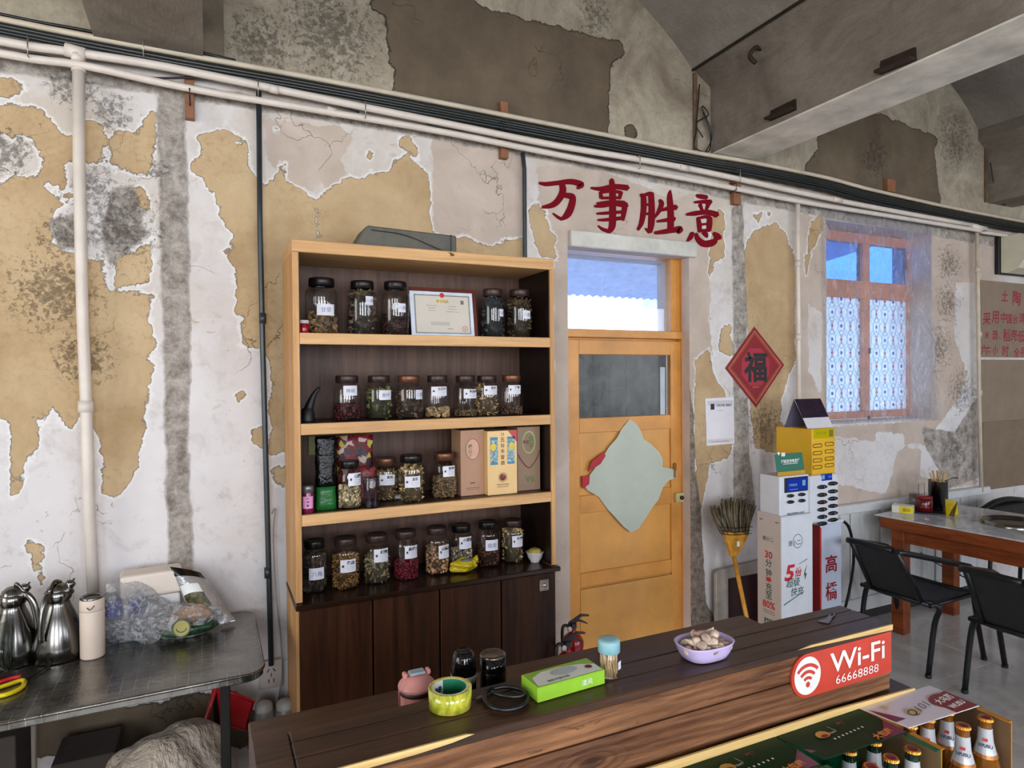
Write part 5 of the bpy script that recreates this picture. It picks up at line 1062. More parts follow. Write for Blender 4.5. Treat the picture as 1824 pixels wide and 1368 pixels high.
for j, py in enumerate((866,880,893,906,919,931)):
    for i_, px in enumerate((1464,1483)):
        c = (xq(px),yq-.001,zq(py-(4 if i_ else 0))); s_ = obj('slot', lathe(BM(),[(0,.007),(.036,.007),(.040,0)],(0,0,0),14,M=Matrix.Translation(c)@Matrix.Rotation(PI/2,4,'X')@Matrix.Scale(.30,4,(0,1,0))), dslot, tw)
        if j < 5: obj('indicator', lathe(BM(),[(0,.001),(.003,0)],(0,0,0),8,M=Matrix.Translation((c[0]+.012,c[1]-.0075,c[2]))@Matrix.Rotation(PI/2,4,'X')), emit('led_red' if (j*2+i_) in (1,2,4) else 'led_blue',(255,90,60) if (j*2+i_) in (1,2,4) else (150,180,255),1.5), s_)
yb0, yb1_ = at_y(1447,800,YB-.02).x, at_y(1488,800,YB-.02).x
yc_ = thing('charging_cabinet','yellow power bank cabinet stacked on the white tower','charging station',(yb0,YB,zb2)); ym = mat('yellow_enamel',(222,172,30),.35,var=.05)
obj('housing', box(BM(),yb0,yb1_,YB-.02,YB+.24,zb2+.002,zb3,.008,seg=2), ym, yc_)
ys = YB-.0205; bm = BM(); xs_ = lambda px: at_y(px,800,ys).x; zs2 = lambda py: at_y(1468,py,ys).z
rect(bm,((xs_(1449)+xs_(1485))/2,ys-.001,zs2(772)),UX,UZ,xs_(1485)-xs_(1449),zs2(764)-zs2(781)); obj('screen', bm, scy, yc_)
bm = BM(); rect(bm,(xs_(1480),ys-.002,zs2(772)),UX,UZ,.035,.04); text(bm,'扫码 充电',(xs_(1462),ys-.002,zs2(771)),UX,UZ,w=.08); obj('lettering', bm, mat('olive_ink',(120,110,20),.5), yc_)
for px in (1456,1477):
    for py in (793,806,819,831):
        c = (xs_(px),ys+.0005,zs2(py-(1.5 if px>1470 else 0))); obj('slot', tube(BM(),[(c[0]+.034*a,c[1]-.002,c[2]+.009*b) for a, b in ((-1,-.5),(-.85,-1),(.85,-1),(1,-.5),(1,.5),(.85,1),(-.85,1),(-1,.5),(-1,-.5))],.0022,4), mat('dark_ochre',(110,80,14),.5), yc_)
cal = thing('desk_calendar','small desk calendar with a dark picture, standing on the yellow cabinet','calendar',(yb0+.02,YB,zb3)); xa, xb = at_y(1432,750,YB+.0).x, at_y(1484,750,YB).x; zc = at_y(1455,710,YB+.06).z
obj('front_leaf', prism(BM(),[(xa+.03,YB+.0,zb3+.001),(xb,YB,zb3+.001),(xb-.02,YB+.07,zc),(xa+.005,YB+.07,zc)],(0,.003,0)), mat('calendar_white',(210,208,214),.4,var=.03), cal)
obj('picture', prism(BM(),[(xa+.025+(-.0245*.3),YB-.001+.07*.36,zb3+(zc-zb3)*.36),(xb-.02*.36,YB-.001+.07*.36,zb3+(zc-zb3)*.36),(xb-.02,YB-.001+.07,zc),(xa+.005,YB-.001+.07,zc)],(0,-.001,0)), mat('night_picture',(40,26,44),.3,var=.3,vs=20), cal)
obj('picture_streak', prism(BM(),[(xa+.04,YB+.047,zb3+.088),(xb-.04,YB+.047,zb3+.086),(xb-.04,YB+.049,zb3+.092),(xa+.04,YB+.049,zb3+.094)],(0,-.004,0)), mat('pink_streak',(170,80,90),.4), cal)
obj('back_leaf', prism(BM(),[(xa+.005,YB+.07,zc),(xb-.02,YB+.07,zc),(xb-.01,YB+.13,zb3+.001),(xa-.005,YB+.13,zb3+.001)],(0,.003,0)), mat('slate_card',(90,88,108),.5), cal)
tag(obj('power_cord', tube(BM(),[Vector((c1_+.01,YB+.08,zq(931)+.02)),Vector((c1_+.12,YB+.1,zq(936))),Vector((c1_+.26,YB+.12,.72)),Vector((c1_+.34,YB+.16,.45)),Vector((c1_+.30,YB+.25,.03)),Vector((c1_+.1,YB+.3,.012))],.009,8,6), wire),'thick black power cord hanging beside the white charging tower','cord')
# ---------------------------------------------------------------- broom and leaning board
bt = at_y(1305,890,2.88); bb_ = at_y(1331,1102,2.7); ax_ = (bt-bb_).normalized()
br = thing('broom','sorghum broom turned head up against the wall beside the charging station','broom',(bb_.x+.01,2.62,.0))
neck = at_y(1306,985,2.80); tip = neck+(neck-bt)*0; d_ = (at_y(1306,975,2.80)-at_y(1330,1100,2.68)); hb_ = at_y(1330,1100,2.68); hb0 = hb_-d_.normalized()*(hb_.z/ d_.normalized().z-.01)
strw = mat('yellow_cane_handle',(206,146,48),.45,var=.25,vs=22,bump=.4); brs = mat('grey_sorghum',(126,112,88),.8,var=.35,vs=30,bump=.8); brs2 = mat('dark_sorghum',(84,74,56),.8,var=.3,vs=30)
obj('handle', tube(BM(),[hb0,hb_,neck+Vector((0,0,.0))],.0125,10), strw, br)
bm = BM(); nk = at_y(1306,975,2.8); fl0, fl1 = at_y(1290,945,2.8), at_y(1333,948,2.8)
prism(bm,[nk+Vector((-.02,-.016,-.05)),nk+Vector((.028,-.016,-.05)),fl1+Vector((0,-.02,0)),fl0+Vector((-.01,-.02,0))],(0,.036,0),bev=.008); obj('bound_neck', bm, strw, br)
bm = BM(); rect(bm,at_y(1315,969,2.775),UX,UZ,.022,.03); obj('price_sticker', bm, mat('white_print',(226,230,228),.5), br)
rnd = random.Random(3); bm = BM()
heads = [(1265,903),(1283,896),(1297,890),(1312,888),(1326,891),(1345,892)]
for i in range(150):
    t_ = i/149; sx0 = 1284+49*t_+rnd.uniform(-2,2); sy0 = 946+rnd.uniform(-6,8); tt = rnd.random()
    if t_ < .28: tx, ty = 1264+17*(t_/.28)+rnd.uniform(-2,3), 903-3*(t_/.28)+rnd.uniform(-3,5)
    else: u_ = (t_-.28)/.72; tx, ty = 1282+64*u_+rnd.uniform(-3,3), 893-6*math.sin(PI*u_)+4*u_+rnd.uniform(-4,6)
    dy_ = rnd.uniform(-.02,.03); tube(bm,[at_y(sx0,sy0,2.79+dy_*.5),at_y((sx0*.45+tx*.55)-1.5,(sy0+ty)/2,2.80+dy_),at_y(tx,ty,2.84+dy_)],[.0030,.0036,.0022],4,0,mi=rnd.random()<.35)
obj('bristles', bm, [brs,brs2], br, kind='stuff')
for dy_, w_ in ((0,1),(5,1.02),(-7,1.06)): obj('stitching', tube(BM(),[at_y(1286-abs(dy_)*.4,946+dy_,2.772),at_y(1310,948+dy_,2.765),at_y(1337+abs(dy_)*.5,945+dy_,2.772)],.0022,5,4), blk, br)
bo = thing('leaning_board','dark red board with pale rounded frame leaning on the wall behind the broom','board',(at_y(1275,1060,2.95).x,2.9,0)); q = [at_y(a,b,2.93) for a,b in ((1276,1022),(1282,1016),(1350,1002),(1350,1120),(1276,1120))]
zz = [(q[0].x,q[0].z),(q[1].x,q[1].z),(q[2].x+.12,q[2].z+.01),(q[2].x+.12,.0),(q[0].x,.0)]
obj('frame', prism(BM(),[(a,2.93,b) for a,b in zz],(0,.025,0),bev=.004), mat('grubby_white_frame',(176,168,158),.5,var=.2,vs=8), bo); obj('face', box(BM(),q[0].x+.09,q[2].x+.10,2.924,2.929,.08,at_y(1300,1027,2.93).z-.01,.001), mat('oxblood_board',(50,16,20),.3), bo)

# ================================================================ FIRE EXTINGUISHERS
frd = mat('extinguisher_red',(150,14,24),.2,var=.06)
def ext(x, y, h, lb):
    t = thing('fire_extinguisher',lb,'fire extinguisher',(x,y,0),'fire extinguishers beside the bookcase'); r = .055
    obj('cylinder', lathe(BM(),[(0,.002),(r*.95,.002),(r,.01),(r,h-.13),(r*.93,h-.105),(r*.7,h-.085),(r*.35,h-.07),(.015,h-.065),(.015,h-.05)],(x,y,0),24), frd, t)
    v_ = obj('valve', box(BM(),x-.016,x+.016,y-.016,y+.016,h-.052,h-.02,.004), blk, t)
    obj('lever', prism(BM(),[(x-.02,y-.008,h-.02),(x+.03,y-.008,h-.006),(x+.075,y-.008,h-.03),(x+.085,y-.008,h-.042),(x+.03,y-.008,h-.018),(x-.02,y-.008,h-.03)],(0,.016,0)), blk, v_)
    obj('lever', prism(BM(),[(x-.02,y-.008,h-.018),(x+.05,y-.008,h+.012),(x+.09,y-.008,h+.004),(x+.09,y-.008,h-.003),(x+.05,y-.008,h+.003),(x-.02,y-.008,h-.024)],(0,.016,0)), blk, v_)
    g = lathe(BM(),[(0,.006),(.011,.006),(.013,0)],(0,0,0),14,M=Matrix.Translation((x-.026,y-.014,h-.045))@Matrix.Rotation(PI/2,4,'X')); obj('gauge', g, mat('gauge_face',(200,200,196),.3), v_)
    obj('hose', tube(BM(),[(x-.016,y,h-.035),(x-.06,y-.01,h-.03),(x-.068,y-.02,h-.12),(x-.058,y-.03,h-.26)],.008,8,5), blk, t)
    bm = BM(); pr_ = None
    for i in range(7):
        an = -PI/2-.35-.7+1.4*i/6; qv = (bm.verts.new((x+(r+.001)*math.cos(an),y+(r+.001)*math.sin(an),h*.3)),bm.verts.new((x+(r+.001)*math.cos(an),y+(r+.001)*math.sin(an),h*.55)))
        if pr_: bm.faces.new((pr_[0],qv[0],qv[1],pr_[1]))
        pr_ = qv
    obj('label', bm, mat('pale_label',(210,220,226),.4), t)
e = at_y(1020,1112,2.74); ext(e.x,2.74,e.z+.03,'red fire extinguisher with black levers beside the door frame'); e = at_y(996,1130,2.66); ext(e.x-.012,2.56,e.z+.03,'second red fire extinguisher, half hidden by the bookcase')
# ================================================================ STEEL TABLE AT THE LEFT
tz = .70; m, k = newmat('worn_steel'); v = k.obj()
gx = k.n('ShaderNodeTexBrick'); gx.inputs['Scale'].default_value = 13; gx.inputs['Mortar Size'].default_value = .008; gx.offset = 0; gx.inputs['Color1'].default_value = gx.inputs['Color2'].default_value = (0,0,0,1); gx.inputs['Mortar'].default_value = (1,1,1,1); gx.inputs['Brick Width'].default_value = .5; gx.inputs['Row Height'].default_value = .45; k.l(v, gx.inputs['Vector'])
brk_ = k.math('MULTIPLY', gx.outputs[0], k.ramp(k.noise(v,7,5,.7),.42,.6)); sm = k.noise(v,5,7,.75,.8)
pbr(k, k.mix(brk_, k.mix(k.ramp(sm,.3,.7),lin((84,80,74)),lin((150,148,142))), lin((214,208,196))), k.math('ADD', .1, k.math('MULTIPLY', sm, .28)), .9, k.math('ADD', k.math('MULTIPLY',k.noise(v,24,5,.7),.35), k.math('MULTIPLY',brk_,.3)), .004); STL = m
tr_, tb_r, fl_ = at_z(470,1186,tz), at_z(425,1100,tz), at_z(0,1300,tz)
x1 = tr_.x+.0; yF = tr_.y-.0; tslope = (fl_.y-at_z(400,1211,tz).y)/(fl_.x-at_z(400,1211,tz).x)
def rp(cx, cy, a0, a1, r, n=7): return [(cx+r*math.cos(a0+(a1-a0)*i/n),cy+r*math.sin(a0+(a1-a0)*i/n)) for i in range(n+1)]
bt_ = .61; out = rp(x1-.06,yF+.02,-PI/2,0,.06)+rp(x1-.06,yF+bt_-.08,0,PI/2,.06)+[(-1.9,yF+bt_-.02),(-1.9,yF-.04)]
tt_ = thing('steel_table','worn stainless steel work table with rounded corner at the left wall','table',(-.8,yF+.28,0))
obj('tabletop', prism(BM(),[(a,b-(.02*(x1-a)) if b < yF+.2 else b,tz-.03) for a,b in out],(0,0,.03),bev=.004), STL, tt_)
obj('rim_lip', tube(BM(),[(a,(b-(.02*(x1-a)) if b < yF+.2 else b),tz-.004) for a,b in ([(-1.9,yF-.04)]+out[:-2]+[(-1.9,yF+bt_-.02)])],.006,6), STL, tt_)
dkm = mat('black_steel_leg',(30,28,28),.4,.5)
lx = at_y(402,1300,yF+.06).x
for x_, y_ in ((lx,yF+.06),(lx-.02,yF+bt_-.1),(-1.8,yF+.02),(-1.8,yF+bt_-.1)): obj('leg', box(BM(),x_-.016,x_+.016,y_-.016,y_+.016,0,tz-.03,.003), dkm, tt_)
obj('apron', box(BM(),-1.8,lx,yF+.04,yF+.055,tz-.06,tz-.03), dkm, tt_)
# steel coffee pots
pst = mat('polished_steel',(120,118,114),.2,1.0,var=.05,vs=5,bump=.06,bs=18)
def kettle(px, py, lb, h=.262, r=.081, mir=1, hd=(-.5,-.8)):
    b = at_z(px,py,tz); x, y = b.x, b.y+r*.8; t = thing('steel_kettle',lb,'kettle',(x,y,tz),'steel vacuum jugs on the work table'); z0 = tz+.001
    obj('body', lathe(BM(),[(0,0),(r*.94,0),(r*.96,.004),(r*.94,.016),(r,.022),(r*.98,.05),(r*.86,.10),(r*.62,.155),(r*.47,.185),(r*.43,.20),(r*.45,.215)],(x,y,z0),36), pst, t)
    obj('collar', lathe(BM(),[(r*.42,.196),(r*.47,.205),(r*.49,.235),(r*.44,.238)],(x,y,z0),28), pst, t)
    bm = BM(); lathe(bm,[(r*.42,.236),(r*.38,.25),(r*.2,.262),(0,.266)],(x,y,z0),24); obj('lid', bm, pst, t)
    bm = BM(); tube(bm,[(x+r*.10,y,z0+.222),(x+r*.28,y,z0+.236),(x+r*.46,y,z0+.254),(x+r*.62,y,z0+.272)],[.034,.028,.016,.003],14,3); obj('spout', bm, pst, t)
    obj('handle', tube(BM(),[(x+hd[0]*r*a_,y+hd[1]*r*a_,z0+b_) for a_, b_ in ((.42,.228),(.62,.232),(.85,.205),(1.0,.155),(1.06,.105),(1.04,.085))],.0085,8,5,flat=1.5), pst, t)
    obj('lever', tube(BM(),[(x+hd[0]*r*.55,y+hd[1]*r*.55,z0+.24),(x+hd[0]*r*.2,y+hd[1]*r*.2,z0+.272),(x+.01,y,z0+.264)],.006,8,4), pst, t)
kettle(98,1183,'steel vacuum jug with pointed spout standing left of the cream flask',.262,.081,1,(-.42,-.9)); kettle(15,1193,'second steel vacuum jug at the left picture edge',.25,.081,1,(.92,-.35))
tag(obj('plastic_jug', lathe(BM(),[(0,.001),(.045,.001),(.05,.01),(.052,.20),(.05,.20),(.046,.012),(0,.006)],(at_z(-14,1222,tz).x,at_z(-14,1222,tz).y+.04,tz),24), thinglass('cloudy_plastic',(.7,.72,.72),1.0)),'cloudy plastic beaker cut by the left picture edge','beaker')
b = at_z(163,1175,tz); fk = thing('flask','cream white insulated flask with a steel rimmed lid','bottle',(b.x,b.y+.03,tz)); r = .0385; crw = mat('cream_powder_coat',(226,208,192),.5,var=.04); x, y, z0 = b.x, b.y+.03, tz+.001
obj('body', lathe(BM(),[(0,0),(r*.95,0),(r,.005),(r,.165),(r*.985,.167)],(x,y,z0),32), crw, fk); obj('cap', lathe(BM(),[(r*.985,.168),(r,.17),(r,.198),(r*.93,.207),(r*.86,.208),(0,.203)],(x,y,z0),32), crw, fk)
obj('rim_ring', lathe(BM(),[(r*.93,.206),(r*.96,.213),(r*.86,.216),(r*.72,.211)],(x,y,z0),32), pst, fk); obj('lid_inset', lathe(BM(),[(r*.8,.209),(0,.211)],(x,y,z0),24), blk, fk); obj('loop', tube(BM(),[(x-.01,y-r,z0+.185),(x,y-r-.006,z0+.178),(x+.012,y-r,z0+.19)],.002,5,3), pst, fk)
# scissors
sc0 = at_z(0,1228,tz); hnd = thing('scissors','scissors with yellow and red handles lying on the steel table','scissors',tuple(sc0)); yl = mat('yellow_plastic',(222,200,20),.3); rdm = mat('red_plastic',(190,24,30),.3)
def zt3(px,py,dz=.008): q = at_z(px,py,tz); return Vector((q.x,q.y,tz+dz))
obj('yellow_handle', tube(BM(),[zt3(44,1219),zt3(38,1216),zt3(14,1224),zt3(-12,1233),zt3(-20,1240),zt3(0,1244),zt3(22,1238),zt3(40,1228),zt3(44,1219)],.007,8,4), yl, hnd); obj('red_handle', tube(BM(),[zt3(38,1212,.014),zt3(20,1216,.014),zt3(0,1222,.014),zt3(-20,1226,.014)],.007,8,4), rdm, hnd)
obj('blade', prism(BM(),[zt3(40,1218,.004),zt3(46,1214,.004),zt3(92,1186,.004),zt3(88,1190,.004)],(0,0,.004)), dkm, hnd)
# bags on the steel table
mcl, k = newmat('crinkled_clear_bag'); v = k.obj(); tp = k.n('ShaderNodeBsdfTransparent'); tp.inputs[0].default_value = (.9,.91,.93,1); gl = k.n('ShaderNodeBsdfGlossy'); gl.inputs['Roughness'].default_value = .15; df = k.n('ShaderNodeBsdfDiffuse'); df.inputs[0].default_value = (.93,.94,.97,1)
bp = k.n('ShaderNodeBump'); bp.inputs['Distance'].default_value = .03; wr = k.noise(v,30,6,.7,1.6); k.l(wr,bp.inputs['Height']); k.l(bp.outputs[0],gl.inputs['Normal']); k.l(bp.outputs[0],df.inputs['Normal'])
a_, b_ = k.n('ShaderNodeMixShader'), k.n('ShaderNodeMixShader'); k.l(k.math('ADD',.16,k.math('MULTIPLY',k.ramp(wr,.47,.60),.6)),a_.inputs[0]); k.l(tp.outputs[0],a_.inputs[1]); k.l(df.outputs[0],a_.inputs[2]); b_.inputs[0].default_value = .16; k.l(a_.outputs[0],b_.inputs[1]); k.l(gl.outputs[0],b_.inputs[2]); k.l(b_.outputs[0],k.out.inputs[0]); CBAG = mcl
q = at_z(222,1150,tz); bottle_m = thinglass('clear_pet',(.85,.9,.98),1.0); blu = mat('blue_bottle_label',(50,90,190),.3)
for i in range(2):
    x, y = q.x-.047+.088*i, q.y+.045; t = thing('water_bottle',('clear water bottle with a blue label, left one in the plastic wrap','clear water bottle with a blue label, right one in the plastic wrap')[i],'bottle',(x,y,tz),'bottled water in shrink wrap')
    obj('body', lathe(BM(),[(0,.002),(.030,.002),(.032,.01),(.031,.05),(.033,.06),(.033,.14),(.031,.16),(.022,.185),(.013,.20),(.013,.212)],(x,y,tz),20), bottle_m, t); obj('label', lathe(BM(),[(.0335,.105),(.0338,.107),(.0338,.158),(.0335,.16)],(x,y,tz),20), blu, t); obj('cap', lathe(BM(),[(.015,.205),(.015,.222),(0,.223)],(x,y,tz),14), mat('white_lid',(206,200,206)), t)
tag(obj('plastic_bag', blob(BM(),(q.x+.005,q.y+.045,tz+.118),(.105,.062,.118),5,.06,4), CBAG),'crinkled clear plastic bag wrapped round the water bottles','bag')
q2 = at_z(268,1147,tz); tag(obj('plastic_bag', blob(BM(),(q2.x+.0,q2.y+.03,tz+.075),(.075,.06,.075),5,.14,9), CBAG),'low crumpled clear bag between the bottles and the rice packet','bag')
q = at_z(330,1141,tz); rc = thing('bread_packet','clear packet of brown buns with a round green and yellow emblem','packet',(q.x,q.y+.05,tz)); 
obj('wrap', blob(BM(),(q.x,q.y+.055,tz+.062),(.118,.062,.068),5,.10,14), CBAG, rc); tn = mat('bun_crust',(190,138,84),.7,var=.25,vs=22,bump=.4); gnp = mat('green_foil_print',(36,70,44),.3,var=.7,vs=60)
obj('bun', blob(BM(),(q.x+.03,q.y+.055,tz+.078),(.065,.045,.038),3,.05,2), tn, rc); obj('bun', blob(BM(),(q.x-.05,q.y+.06,tz+.06),(.045,.04,.035),3,.05,6), tn, rc)
obj('printed_base', blob(BM(),(q.x+.01,q.y+.045,tz+.034),(.105,.055,.032),3,.06,5), gnp, rc)
nv = Vector((-.25,-.95,.2)).normalized(); uu = Vector((.97,-.25,0)).normalized(); vv_ = uu.cross(nv)*-1
bm = BM(); c_ = Vector((q.x-.012,q.y-.018,tz+.055)); bm.faces.new([bm.verts.new(c_+uu*.033*math.cos(2*PI*i/20)+vv_*.033*math.sin(2*PI*i/20)) for i in range(20)]); obj('emblem', bm, mat('lime_emblem',(150,142,44),.3), rc); bm = BM(); nn_ = c_-Vector((0,.0015,0)); a1_ = [bm.verts.new(nn_+uu*.033*math.cos(2*PI*i/20)+vv_*.033*math.sin(2*PI*i/20)) for i in range(20)]; b1_ = [bm.verts.new(nn_+uu*.028*math.cos(2*PI*i/20)+vv_*.028*math.sin(2*PI*i/20)) for i in range(20)]
for i in range(20): bm.faces.new((a1_[i],a1_[(i+1)%20],b1_[(i+1)%20],b1_[i]))
a2_ = [(bm.verts.new(nn_+uu*.019*math.cos(PI+PI*i/8)+vv_*.016*math.sin(PI+PI*i/8)),bm.verts.new(nn_+uu*.016*math.cos(PI+PI*i/8)+vv_*.012*math.sin(PI+PI*i/8))) for i in range(9)]
for a, b in zip(a2_, a2_[1:]): bm.faces.new((a[0],a[1],b[1],b[0]))
obj('emblem_ring', bm, mat('dark_green_ink',(24,50,30),.4), rc)
wbx = mat('cream_carton',(224,212,200),.5,var=.04); a, b = at_y(272,1100,2.76), at_y(322,1100,2.76); M_ = Matrix.Translation((-.245,2.80,tz+.001))@Matrix.Rotation(.10,4,'Z')
t = thing('carton_box','cream rounded carton behind the bags, against the wall','box',(a.x,2.7,tz)); zt_b = .215
obj('body', box(BM(),-.05,.14,0,.10,0,zt_b-.06,.008,M=M_,seg=2), mat('white_carton',(214,212,208),.5), t); obj('lid', box(BM(),-.06,.15,-.006,.106,zt_b-.058,zt_b+.03,.012,M=M_,seg=2), wbx, t)
# slumped silver and black pouch
gy = mat('silver_grey_pouch',(168,170,172),.25,.35,var=.08,bump=.8,bs=10,bd=.02)
p0_, p1_, p2_, p3_ = at_y(300,1008,2.72), at_y(352,1020,2.72), at_y(420,1105,2.52), at_y(378,1112,2.55)
t = thing('foil_bag','grey silver coffee pouch with black top slumped over the boxes','bag',(p2_.x-.1,2.6,tz)); bm = BM(); rows = []
for j in range(15):
    s = j/14; Yp = 2.82-.03*s; LP = [(298,1010),(318,1045),(330,1075),(352,1098),(392,1114)]; RP = [(357,1020),(374,1040),(393,1066),(409,1090),(420,1105)]; ii = min(int(s*4),3); fq = s*4-ii
    L = at_y(LP[ii][0]*(1-fq)+LP[ii+1][0]*fq,LP[ii][1]*(1-fq)+LP[ii+1][1]*fq,Yp); R = at_y(RP[ii][0]*(1-fq)+RP[ii+1][0]*fq,RP[ii][1]*(1-fq)+RP[ii+1][1]*fq,Yp+.02); row = []
    for i in range(11): u = i/10; pp = L.lerp(R,u); th = .028*math.sin(PI*u)**.6*(.4+math.sin(PI*min(1,s*1.1))); row.append((pp+Vector((-.4*th,-th,th*.8)), pp+Vector((.0,th*.5,-.2*th))))
    rows.append(row)
for side_ in (0,1):
    V = [[bm.verts.new(c[side_]) for c in r] for r in rows]
    for a, b in zip(V, V[1:]):
        for i in range(10): f = bm.faces.new((a[i],a[i+1],b[i+1],b[i])); f.smooth = True; f.material_index = 0
obj('pouch', bm, gy, t)
bm = BM(); 
for j in range(0,2):
    for i in range(1,10): 
        a, b, c, d = rows[j][i][0], rows[j][i+1 if i<10 else i][0], rows[j+1][i+1][0], rows[j+1][i][0]; e_ = Vector((-.001,-.002,.001)); quad(bm,a+e_,b+e_,c+e_,d+e_)
obj('black_band', bm, mat('black_gloss_foil',(16,16,18),.15,.2), t)
bm = BM(); 
for j in range(5,11):
    for i in range(1,7): e_ = Vector((-.001,-.002,.0015)); quad(bm,rows[j][i][0]+e_,rows[j][i+1][0]+e_,rows[j+1][i+1][0]+e_,rows[j+1][i][0]+e_)
obj('printed_panel', bm, mat('coffee_print',(96,92,60),.3,var=.6,vs=40), t)
bm = BM()
for i in range(1,7): e_ = Vector((-.0015,-.003,.002)); quad(bm,rows[4][i][0]+e_,rows[4][i+1][0]+e_,rows[6][i+1][0]+e_,rows[6][i][0]+e_)
obj('white_panel', bm, mat('white_print',(226,230,228),.5), t)
# under the table
def sagbag(name, lb, c, r, m_, seed): return tag(obj(name, blob(BM(),c,r,5,.07,seed), m_), lb, 'bag')
m, k = newmat('milky_bin_bag'); v = k.obj(); pbr(k, k.mix(k.noise(v,4,5,.6),lin((150,136,122)),lin((190,178,164))), .35, 0, k.noise(k.obj((1,1,.5)),7,5,.6,.5), .06); MB_ = m
c = at_y(308,1345,2.42); sagbag('bin_bag','large milky plastic rubbish bag bulging under the steel table',(c.x-.01,2.5,.235),(.225,.2,.25),MB_,11)
c = at_y(425,1262,2.6); dp = thing('dustpan','red plastic dustpan hanging behind the table leg','dustpan',(c.x,2.8,.3)); q = [at_y(a,b,2.82) for a,b in ((385,1222),(452,1250),(438,1300),(392,1290))]
obj('pan', prism(BM(),q,(0,.03,0),bev=.006), mat('red_plastic_pan',(170,20,30),.3), dp); obj('rim', tube(BM(),q,.007,6), mat('red_plastic_pan',(170,20,30)), dp)
obj('stick', tube(BM(),[q[0]+Vector((0,.01,0)),(q[0].x-.12,2.9,.0)],.01,8), mat('red_plastic_pan',(170,20,30)), dp)
q = [at_y(a,b,2.9) for a,b in ((28,1290),(62,1284))]; tag(obj('white_board', box(BM(),q[0].x,q[1].x,2.9,2.93,0,q[0].z+.12,.002), wbx),'narrow white board standing under the steel table at the left','board')
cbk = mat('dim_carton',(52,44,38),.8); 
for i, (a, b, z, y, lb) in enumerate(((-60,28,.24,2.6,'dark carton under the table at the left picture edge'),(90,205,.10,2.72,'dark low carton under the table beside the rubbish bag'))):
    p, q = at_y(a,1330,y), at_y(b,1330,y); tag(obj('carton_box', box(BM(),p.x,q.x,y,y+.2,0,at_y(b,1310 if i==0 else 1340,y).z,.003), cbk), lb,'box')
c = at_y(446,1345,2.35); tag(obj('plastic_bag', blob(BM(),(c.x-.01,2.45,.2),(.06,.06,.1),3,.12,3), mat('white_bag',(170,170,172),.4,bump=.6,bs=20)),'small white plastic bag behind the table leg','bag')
for i,(px,py,lb) in enumerate(((470,1262,'white capped can on the floor, left of two beside the bookcase'),(507,1258,'white capped can on the floor, right of two beside the bookcase'))):
    c = at_y(px,py,2.85); t = thing('can',lb,'can',(c.x,2.85,0)); obj('body', lathe(BM(),[(0,.001),(.04,.001),(.042,.006),(.042,c.z-.02),(.038,c.z-.005)],(c.x,2.85,0),20), mat('dull_white_tin',(130,128,126),.4,.2), t); obj('cap', lathe(BM(),[(.036,c.z-.006),(.034,c.z+.018),(.02,c.z+.028),(0,c.z+.03)],(c.x,2.85,0),20), mat('dull_white_cap',(170,168,166),.4), t)
# wall socket
so = at_y(482,1197,WY); sk = thing('wall_socket','white double wall socket at the foot of the dark conduit','socket',(so.x,WY,so.z)); dw = mat('grubby_socket',(186,176,168),.4,var=.08)
obj('plate', box(BM(),so.x-.048,so.x+.048,WY-.03,WY-.001,so.z-.06,so.z+.06,.005,seg=2), dw, sk)
for dx_, dz_, r_ in ((-.012,.02,.6),(.012,.02,-.6),(0,.0,0),(-.01,-.025,.0),(.01,-.025,0)): obj('slot', box(BM(),-.002,.002,0,.002,-.008,.008,M=Matrix.Translation((so.x+dx_,WY-.0318,so.z+dz_))@Matrix.Rotation(r_,4,'Y')), dslot, sk)
tag(obj('cable', tube(BM(), wpts(2.97,(470,915),(476,905),(486,902)), .003,5,4)if False else tube(BM(), wpts(2.97,(484,915),(490,908),(487,960),(492,1060),(500,1140),(502,1200),(496,1250)), .003, 5, 5), mat('grey_flex',(150,146,142),.5)),'thin grey flex running down beside the dark conduit','cable')

# ================================================================ COUNTER
CZ = 1.08; cx0, cx1 = .062, 1.474; cyF, cyB = 1.018, 1.152
rw = wood('reclaimed_plank',(74,44,28),(176,124,84),.5,0,3.4,True,.9,.25); rwt = wood('reclaimed_top',(34,23,17),(88,58,40),.34,0,3.0,False,.5,.4)
raw = wood('raw_pine_edge',(196,158,96),(232,200,136),.5,0,4); rdk = wood('desk_board',(64,44,32),(104,74,54),.35,0,2.4)
ct = thing('counter','reclaimed plank bar counter in the foreground with a small sign','counter',(.76,1.2,0))
ny = [cyF-.004,1.062,1.112,cyB]
for i, (a, b) in enumerate(((cyF-.006,1.066),(1.067,1.118),(1.119,cyB+.004))): obj('top_plank', box(BM(),cx0+.055,cx1+.004,a,b,CZ-.018,CZ,.0025), rwt, ct)
obj('end_plank', box(BM(),cx0-.004,cx0+.054,cyF-.006,cyB+.004,CZ-.018,CZ-.0,.0025), rwt, ct)
obj('plank', box(BM(),cx0,cx1,cyF,cyF+.02,1.005,CZ-.0185,.003), rw, ct); obj('plank', box(BM(),cx0,cx1,cyF-.002,cyF+.02,.922,1.003,.003), rw, ct)
obj('worn_edge', prism(BM(),[(.10,cyF-.0075,CZ-.014),(.30,cyF-.0075,CZ-.010),(.36,cyF-.0068,CZ-.007),(.40,cyF-.0066,CZ-.002),(.385,cyF-.0066,CZ+.0004),(.30,cyF-.0068,CZ+.0004),(.10,cyF-.0078,CZ-.001)],(0,.004,0)), raw, ct); obj('worn_edge', prism(BM(),[(1.16,cyF-.0066,CZ-.003),(1.475,cyF-.0075,CZ-.013),(1.4755,cyF-.0075,CZ),(1.20,cyF-.0066,CZ)],(0,.004,0)), raw, ct)
